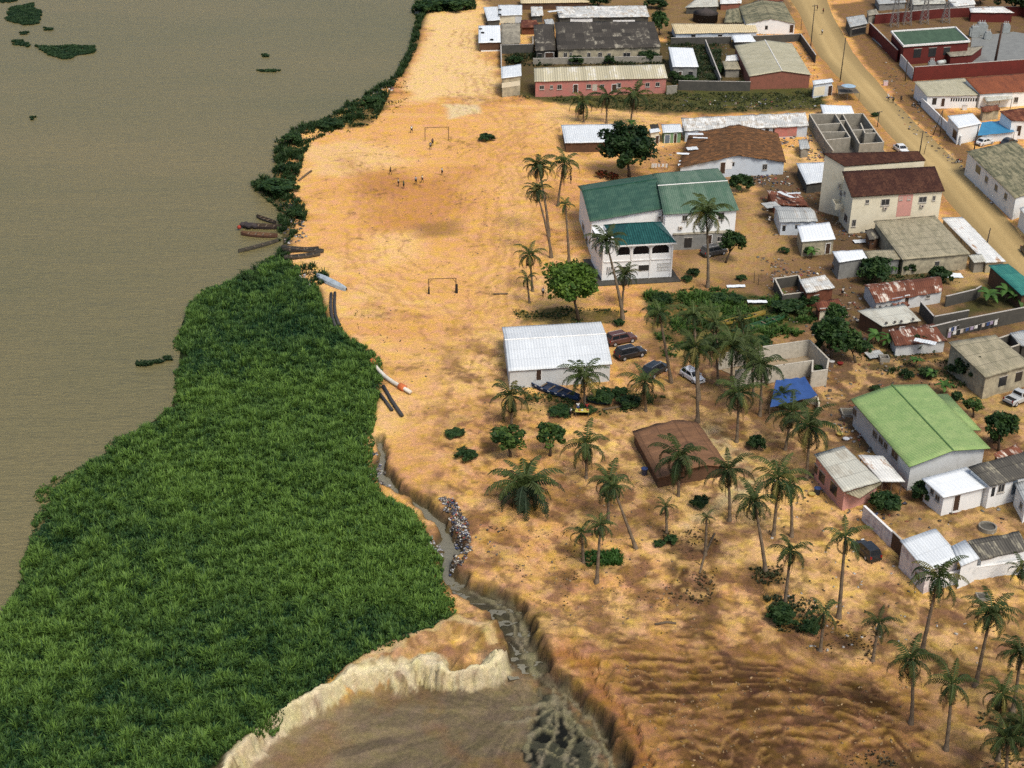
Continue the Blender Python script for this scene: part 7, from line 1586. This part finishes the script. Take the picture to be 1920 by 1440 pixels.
# ================================================================== SMALL THINGS
def tyre(house_label, px, py, label):
    hs = HOUSES[house_label]; z = hs.h + .18
    for _ in range(3):
        p = G(px, py, z); 
    e = MB(); R_ = .36; r_ = .13; n, k = 18, 8; V = [((R_ + r_ * math.cos(b)) * math.cos(a), (R_ + r_ * math.cos(b)) * math.sin(a), r_ * math.sin(b)) for a in np.linspace(0, 2 * math.pi, n, False) for b in np.linspace(0, 2 * math.pi, k, False)]
    F = [(i * k + j, ((i + 1) % n) * k + j, ((i + 1) % n) * k + (j + 1) % k, i * k + (j + 1) % k) for i in range(n) for j in range(k)]; e.add(V, F); o = e.build('old_tyre', surf('tyre rubber', (.012, .012, .012)), None, True); o.location = p + Vector((0, 0, .12)); tag(o, label, 'tyre', 'tyres weighing down roofs')
WT = 'white roofed brown shack with tyres on its roof'
tyre(WT, 901, 55, 'tyre near the far left corner of the brown shack roof'); tyre(WT, 905, 62, 'tyre below the corner one on the brown shack roof'); tyre(WT, 922, 75, 'tyre at the near edge of the brown shack roof'); TW = 'small white roofed shack highest at the top of the sand'
tyre(TW, 937, 19, 'upper tyre on the highest white shack roof'); tyre(TW, 937, 28, 'lower tyre on the highest white shack roof')
def pile(name, label, pix, n, cols, smin, smax, seed, cat='litter', hmax=.35):
    P = Gnp(pix); gg = np.random.default_rng(seed); q, s_ = sample_poly(P, n, gg); q = q[(s_ > 0) & (fbm(q[:, 0] * .7, q[:, 1] * .7, seed) > .42)]
    V = []; Fc = []; Cc = []
    for x, y in q:
        z = hz(x, y) + gg.uniform(0, hmax) ** 1.5; a, t = gg.uniform(0, 6.28), gg.uniform(-.7, .7); d = np.array([math.cos(a), math.sin(a), 0]); u = np.array([-math.sin(a) * math.cos(t), math.cos(a) * math.cos(t), math.sin(t)]); m_ = np.cross(d, u)
        sx, sy, sz = gg.uniform(smin, smax), gg.uniform(smin, smax) * .7, gg.uniform(.02, .12); c = np.array((x, y, z)); b = len(V); V += [c + d * sx * i + u * sy * j + m_ * sz * k for k in (-1, 1) for j in (-1, 1) for i in (-1, 1)]
        Fc += [(b, b + 2, b + 3, b + 1), (b + 4, b + 5, b + 7, b + 6), (b, b + 1, b + 5, b + 4), (b + 2, b + 6, b + 7, b + 3), (b, b + 4, b + 6, b + 2), (b + 1, b + 3, b + 7, b + 5)]; Cc += [np.array(cols[gg.integers(len(cols))]) * gg.uniform(.7, 1.1)] * 8
    if not V: return
    tag(link(name, mesh_np(name, np.array(V), np.array(Fc), col=np.array(Cc)), attrmat('litter bits', .6, .2, 8, .1)), label, cat, kind='stuff')
TRASH = [(.42, .42, .42), (.28, .28, .29), (.12, .12, .13), (.10, .085, .07), (.2, .17, .13), (.16, .14, .11), (.08, .07, .06), (.05, .06, .10), (.04, .04, .045), (.06, .08, .16), (.30, .26, .2), (.6, .58, .5), (.09, .075, .06), (.07, .06, .05), (.3, .08, .06)]
pile('rubbish', 'heap of white and blue rubbish on the stream bank', [(822, 935), (850, 938), (880, 985), (885, 1030), (866, 1060), (842, 1062), (852, 1000), (835, 962)], 30, TRASH, .04, .17, 1, 'rubbish', .45)
pile('rubbish', 'white rubbish scattered where the stream leaves the reeds', [(690, 845), (712, 850), (735, 900), (712, 910), (695, 890)], 8, TRASH[:8], .08, .28, 2, 'rubbish'); pile('rubbish', 'a few white scraps at the reed edge across the stream', [(785, 1010), (830, 1000), (832, 1030), (790, 1035)], 5, TRASH[:2], .08, .26, 3, 'rubbish')
pile('rubbish', 'scattered rubbish on the slope right of the stream', [(880, 980), (960, 990), (930, 1050), (880, 1040)], .6, TRASH, .06, .18, 4, 'rubbish'); pile('rubbish', 'dark rubbish and net heap on the bend of the shore', [(695, 155), (730, 148), (738, 170), (700, 180)], 5, TRASH, .08, .3, 5, 'rubbish')
pile('rubbish', 'rubbish among the shore weeds near the canoes', [(525, 380), (570, 385), (575, 450), (535, 460)], 2.2, TRASH[:9], .08, .3, 6, 'rubbish'); pile('rubbish', 'white scraps at the head of the reed bed', [(530, 515), (580, 515), (590, 535), (540, 535)], 1.5, TRASH[:2], .08, .3, 7, 'rubbish')
for i, (lb, px, n) in enumerate((('junk in the yard below the brown sagging roof', [(1400, 325), (1475, 320), (1485, 350), (1410, 345)], 2.2), ('junk between unfinished house and cream house', [(1500, 275), (1560, 285), (1545, 305), (1500, 300)], 2.0), ('junk along the wall of the lime green house', [(1565, 785), (1600, 800), (1650, 850), (1625, 850), (1575, 810)], 1.6),
        ('scraps in front of the cream house', [(1570, 430), (1640, 430), (1640, 450), (1580, 445)], 1.2), ('scraps round the roofless shack', [(1440, 505), (1530, 500), (1560, 515), (1450, 520)], 1.2), ('scraps beside the undergrowth', [(1410, 595), (1460, 590), (1450, 620), (1400, 620)], 1.2), ('scraps in the yard of the rust red roof', [(1560, 575), (1620, 560), (1640, 620), (1590, 610)], 1.2),
        ('scraps between pink house and white flat roof', [(1610, 955), (1700, 935), (1710, 960), (1630, 980)], 1.0), ('junk behind the white row with patchwork tin', [(1440, 255), (1520, 250), (1525, 275), (1450, 280)], 2.0), ('scraps on the grass below the pink house', [(1270, 180), (1530, 178), (1535, 205), (1280, 205)], .5), ('junk between the top shacks', [(900, 42), (945, 42), (1020, 36), (1030, 44), (945, 60)], 2.0),
        ('junk on the roadside before the long mossy roof', [(1795, 300), (1830, 330), (1880, 385), (1860, 385), (1800, 320)], 1.2), ('scraps along the far road edge', [(1640, 150), (1720, 230), (1790, 300), (1770, 300), (1700, 240)], .4))):
    pile('litter', lb, px, n, TRASH, .07, .30, 20 + i, 'litter', .3)
pile('stones', 'dark stones and lumps over the sandy slope', [(900, 900), (1250, 880), (1330, 1180), (1050, 1180), (900, 1060)], .35, [(.16, .115, .07), (.24, .18, .11), (.11, .085, .06)], .04, .14, 40, 'stones', .1)
pile('stones', 'lumps of clay on the dug earth', [(1150, 1240), (1700, 1280), (1760, 1470), (1200, 1470)], .8, [(.22, .14, .07), (.30, .2, .1), (.14, .095, .05)], .04, .16, 41, 'stones', .06)
pile('stones', 'twigs and debris scattered on the beach', [(600, 290), (900, 220), (1000, 330), (900, 800), (760, 800), (640, 560)], .05, [(.16, .115, .065), (.11, .085, .05)], .04, .16, 42, 'debris', .06)
pile('stones', 'debris between the palms of the slope', [(1400, 900), (1560, 950), (1900, 1250), (1500, 1220)], .35, [(.12, .085, .05), (.06, .05, .035), (.4, .38, .34)], .05, .2, 43, 'debris', .08)
# stones weighing down a roof
def roof_stones(lab, pix, label):
    hs = HOUSES[lab]
    for i, (x, y) in enumerate(pix):
        p = G(x, y, hs.h + .25); mb = MB(); mb.lathe((0, 0, 0), [(.2, -.1), (.24, .05), (.12, .2)], 7); o = mb.build('roof_stone', surf('dark stone', (.07, .065, .06), (.1, .09, .08))); o.location = p + Vector((0, 0, .12)); tag(o, label, 'stone', 'stones on roofs')
roof_stones('whitish ribbed roof weighted with stones', [(1624, 581), (1632, 580), (1641, 579), (1650, 577), (1662, 576), (1672, 574), (1684, 573), (1692, 572)], 'dark stone in the row along the far edge of the whitish roof'); roof_stones('whitish ribbed roof weighted with stones', [(1662, 607), (1678, 605), (1690, 604), (1712, 600)], 'dark stone along the near edge of the whitish roof')
# laundry
def laundry(a, b, n, label, cols, h=1.7):
    A, B = ground(*a), ground(*b); e = empty('clothes_line', A, label, 'clothes line', 'clothes lines'); d = B - A; d.z = 0
    for p in (Vector((0, 0, 0)), d): mb = MB(); mb.tube([p + Vector((0, 0, -.1)), p + Vector((0, 0, h + .1))], .05, 6); mb.build('post', surf('old timber', (.13, .1, .07)), e)
    mb = MB(); mb.tube([Vector((0, 0, h)), d * .5 + Vector((0, 0, h - .12)), d + Vector((0, 0, h))], .012, 4); mb.build('line', FRAMEW, e); u = d.normalized()
    for k in range(n):
        t = (k + .5 + rnd.uniform(-.2, .2)) / n; w_ = d.length / n * .36; hh = rnd.uniform(.5, .9); V = []; 
        for j in range(4):
            for i in range(4): V.append(d * t + u * (i / 3 - .5) * 2 * w_ + Vector((0, math.sin(i * 2 + k) * .06 * j / 3, h - .1 - hh * j / 3)))
        mb = MB(); mb.add(V, [(j * 4 + i, j * 4 + i + 1, j * 4 + i + 5, j * 4 + i + 4) for j in range(3) for i in range(3)]); mb.build('garment', surf('cloth ' + str(cols[k % len(cols)]), cols[k % len(cols)], None, .4, 4), e)
laundry((1776, 634), (1842, 612), 12, 'upper clothes line with white and blue washing before the dark block wall', [WH, BL, (.5, .5, .6), DK, WH, (.4, .3, .4)]); laundry((1774, 642), (1870, 616), 12, 'lower clothes line with mixed washing before the dark block wall', [(.3, .25, .35), WH, DK, (.45, .4, .35), BL]); laundry((1220, 317), (1252, 318), 5, 'short clothes line with white sheets behind the green roofs', [WH, WH, (.5, .5, .5)], 1.3)
for i, (x, y, c_, lb) in enumerate(((1574, 838 - 20, YL, 'yellow basin by the wall of the lime green house'), (1586, 826, (.6, .62, .66), 'white basin by the wall of the lime green house'), (1522, 928, YL, 'yellow basin on the sand before the pink house'), (1532, 924, BL, 'blue drum on the sand before the pink house'), (1208, 888, (.05, .08, .2), 'blue drum under the edge of the rust brown shed'), (1558, 688, WH, 'white drum at the corner of the roofless block house'), (1575, 684, RD, 'small red basin beside the white drum by the block house'), (1893, 212, WH, 'white basin before the rust tile roof'), (1808, 206, WH, 'white box in the balustrade house yard'), (1632, 465, (.25, .34, .38), 'grey blue drum below the wide beige roof'), (1637, 453, (.2, .25, .3), 'smaller drum behind the grey blue one'), (1660, 158 + 2, (.6, .45, .45), 'pale pink sign box on the roadside sand'))):
    b = ground(x, y); e = empty('basin' if 'basin' in lb else ('drum' if 'drum' in lb else 'box'), b, lb, 'basin' if 'basin' in lb else ('drum' if 'drum' in lb else 'box')); hh = .3 if 'basin' in lb else .9
    mb = MB()
    if 'box' in lb: mb.box((0, 0, .5), (1.0, .6, 1.0)); mb.build('body', surf('plastic ' + str(c_), c_, None, .3, 3, .5, .4), e); mb = MB(); mb.box((0, 0, 1.03), (1.08, .68, .06)); mb.build('lid', FRAME, e)
    else: mb.lathe((0, 0, 0), [(.34, 0), (.42, hh), (.45, hh)], 14); mb.build('body', surf('plastic ' + str(c_), c_, None, .3, 3, .5, .4), e, True); mb = MB(); mb.lathe((0, 0, hh), [(.45, 0), (.46, .04), (.40, .05)], 14); mb.build('rim', surf('plastic rim' + str(c_), tuple(c * .8 for c in c_)), e, True)

def loose_sheet(px, py, w_, d_, z, label, mat='white', rz=0.0, tilt=.1):
    p = G(px, py, z); o = link('loose_sheet', mesh_np('loose_sheet', np.array([(x * w_ / 6, y * d_ / 2, .03 * math.sin(x * 2.1) - dz) for dz in (0, .04) for y in (-1, 1) for x in range(-3, 4)]),
        np.concatenate([np.array([(i, i + 1, i + 8, i + 7) for i in range(6)]), np.array([(i + 21, i + 22, i + 15, i + 14) for i in range(6)])]), uv=np.array([(x * w_ / 6, y * d_ / 2) for dz in (0, 1) for y in (-1, 1) for x in range(-3, 4)])), RM[mat])
    o.location = p; o.rotation_euler = (tilt, rnd.uniform(-.06, .06), rz); tag(o, label, 'metal sheet', 'loose metal sheets')
for a in ((1304, 251, 3.2, 1.0, 3.9, 'white sheet at the upper left edge of the brown sagging roof', 'white', .1), (1313, 258, 3.0, .5, 4.0, 'narrow white strip below the upper sheet on the brown sagging roof', 'whiteplain', .1), (1298, 278, 2.2, 1.4, 3.3, 'short white sheet halfway down the brown sagging roof', 'white', .2),
          (1283, 288, 3.0, .8, 2.9, 'long white sheet low on the left of the brown sagging roof', 'whiteplain', .1), (1280, 302, 1.4, .6, 2.6, 'small white scrap on the lower left of the brown sagging roof', 'white', .0), (1284, 309, 2.6, 1.0, 2.6, 'lowest white sheet at the corner of the brown sagging roof', 'whiteplain', .1),
          (1476, 366, 4.5, .7, 3.0, 'white strip lying along the collapsed rusty roof', 'white', -.9), (1488, 362, 2.6, .5, 3.1, 'short white strip beside the long one on the collapsed rusty roof', 'white', .1), (1492, 372, 2.8, .5, 3.0, 'rusty strip across the collapsed rusty roof', 'rust', .05), (1446, 384, 3.0, 2.2, 2.6, 'grey sheet leaning at the end of the grey blue hut', 'greytin', .4),
          (1043, 20, 5.0, 1.0, 3.2, 'tilted pale sheet between the top shacks', 'white', .5), (1785, 516, 3.5, 1.6, .25, 'white sheet lying on the sandy yard by the rust red roof', 'whiteplain', .1), (1614, 452, 2.6, 1.2, .3, 'white sheet on the ground at the foot of the cream house', 'white', .2), (1380, 536, 3.0, .8, .25, 'white plank like sheet on the ground near the grey car', 'whiteplain', .05),
          (1420, 565, 3.2, .8, .5, 'white sheet in the undergrowth near the roofless shack', 'whiteplain', .1), (1640, 664, 2.5, 1.8, .5, 'blue grey sheet beside the banana plants', 'greytin', .3), (1668, 620, 3, .8, .4, 'rusty sheet standing behind the patched roof', 'rust', .2), (1735, 640, 3.2, 1.0, 2.7, 'white strip on the patched roof behind bushes', 'white', -.5)):
    loose_sheet(*a)
for a in (('shack', 'rusty lean-to at the left wall of the roofless shack', 'shack', (1528, 566), (1572, 560), (1580, 574), (1534, 582), 598, 'mono', .3, 'rust', 'rustw'), ('shed', 'low rust shed between rust red roof and whitish ribbed roof', 'shed', (1672, 568), (1700, 565), (1706, 572), (1678, 577), 588, 'mono', .2, 'rustmix', 'brown'),
          ('shack', 'tiny dark roof behind the small beige kiosk', 'shack', (1218, 233), (1234, 232), (1236, 240), (1220, 241), 250, 'flat', 0, 'mossy', 'dark'), ('shack', 'grey lean-to on the wall below the white ribbed shack', 'shack', (1548, 318), (1566, 317), (1572, 332), (1552, 335), 348, 'mono', .3, 'greytin', 'dark'),
          ('shed', 'rusted lean-to behind the beige balustrade house', 'shed', (1838, 200), (1870, 196), (1876, 206), (1842, 210), 226, 'mono', .2, 'rust', 'stained'), ('shack', 'small tin shack beside the rusty lean-to at the top', 'shack', (1020, 36), (1036, 35), (1040, 44), (1023, 46), 54, 'mono', .2, 'greytin', 'brown'),
          ('shed', 'flat grey shed at the end of the grey tin hut row', 'shed', (1497, 262), (1514, 261), (1519, 278), (1500, 280), 294, 'flat', 0, 'greytin', 'block'), ('shack', 'dark lean-to at the far side of the wide beige sheet roof', 'shack', (1622, 432), (1640, 428), (1650, 446), (1630, 450), 464, 'mono', .3, 'greyold', 'brown')):
    house(*a, wav=.08)
for cx, cy, rx, ry, lb in ((1350, 130, 14, 10, 'bush in the corner of the weedy yard'), (1290, 148, 20, 8, 'bush along the dark yard wall'), (1390, 158, 14, 8, 'bush before the small beige shed'), (1010, 113, 12, 7, 'bush before the dark annex'), (968, 112, 14, 8, 'bush in the courtyard by the mossy hut'), (1230, 8, 24, 12, 'tree like bush at the top edge behind tin roofs'),
    (1470, 470, 12, 7, 'low bush at the edge of the sandy yard'), (1560, 588, 18, 14, 'bush behind the cream wall panel'), (1690, 640, 16, 12, 'bush at the left of the patched rust roof'), (1790, 690, 20, 14, 'bush left of the big beige roof'), (1620, 650, 16, 14, 'bush among banana plants at the patched roof'), (1350, 560, 22, 10, 'bush at the top of the undergrowth'),
    (1240, 560, 24, 10, 'bush at the far left of the undergrowth'), (1425, 640, 24, 12, 'bush between undergrowth and block house'), (1300, 640, 26, 12, 'bush at the lower edge of the undergrowth'), (1535, 690, 10, 7, 'weed bush at the open side of the block house'), (1380, 560, 20, 9, 'bush at the top right of the undergrowth'), (1640, 215, 8, 5, 'weeds at the pole by the unfinished house'),
    (1745, 905, 18, 14, 'bush under the edge of the white flat roof'), (1575, 905, 12, 8, 'weed bush before the pink walled house'), (1890, 795, 16, 12, 'bush behind the worn pickup'), (1290, 885, 18, 10, 'bush in the shade of the rust brown shed'), (1236, 1020, 12, 7, 'low bush on the gullied slope left of the dead one'), (1520, 1175, 22, 12, 'bush right of the scrub on the slope'), (1100, 765, 20, 8, 'bush at the market stall'), (1165, 735, 20, 10, 'bush behind the space between bushy palms')):
    bush(cx, cy, rx, ry, lb, group='bushes and shrubs')

SOILB = [(.12, .09, .06), (.07, .055, .04), (.3, .28, .25), (.18, .13, .09), (.10, .10, .09), (.2, .07, .04)]
for i, (lb, px, n) in enumerate((('odds and ends over the yards round the roofless shack', [(1420, 480), (1600, 500), (1640, 640), (1520, 640), (1440, 560)], .8), ('odds and ends over the brown yard near the tarpaulin shelter', [(1540, 640), (1760, 640), (1720, 760), (1560, 800), (1540, 700)], .6), ('odds and ends round the grey blue hut', [(1420, 340), (1500, 340), (1640, 450), (1560, 460), (1430, 440)], .7),
        ('odds and ends in the sandy yard by the well', [(1640, 960), (1900, 950), (1900, 1000), (1700, 1010)], .4), ('odds and ends before the pink house', [(1450, 860), (1540, 880), (1620, 980), (1560, 1000), (1450, 920)], .5), ('odds and ends on the verge beyond the road', [(1640, 60), (1700, 150), (1800, 300), (1780, 310), (1660, 160)], .4), ('odds and ends between the top houses', [(1240, 66), (1520, 60), (1540, 160), (1260, 160)], .5), ('odds and ends in the lane behind the patchwork roof', [(1230, 270), (1300, 290), (1260, 320), (1190, 300)], .5))):
    pile('litter', lb, px, n, SOILB, .05, .30, 60 + i, 'litter', .2)
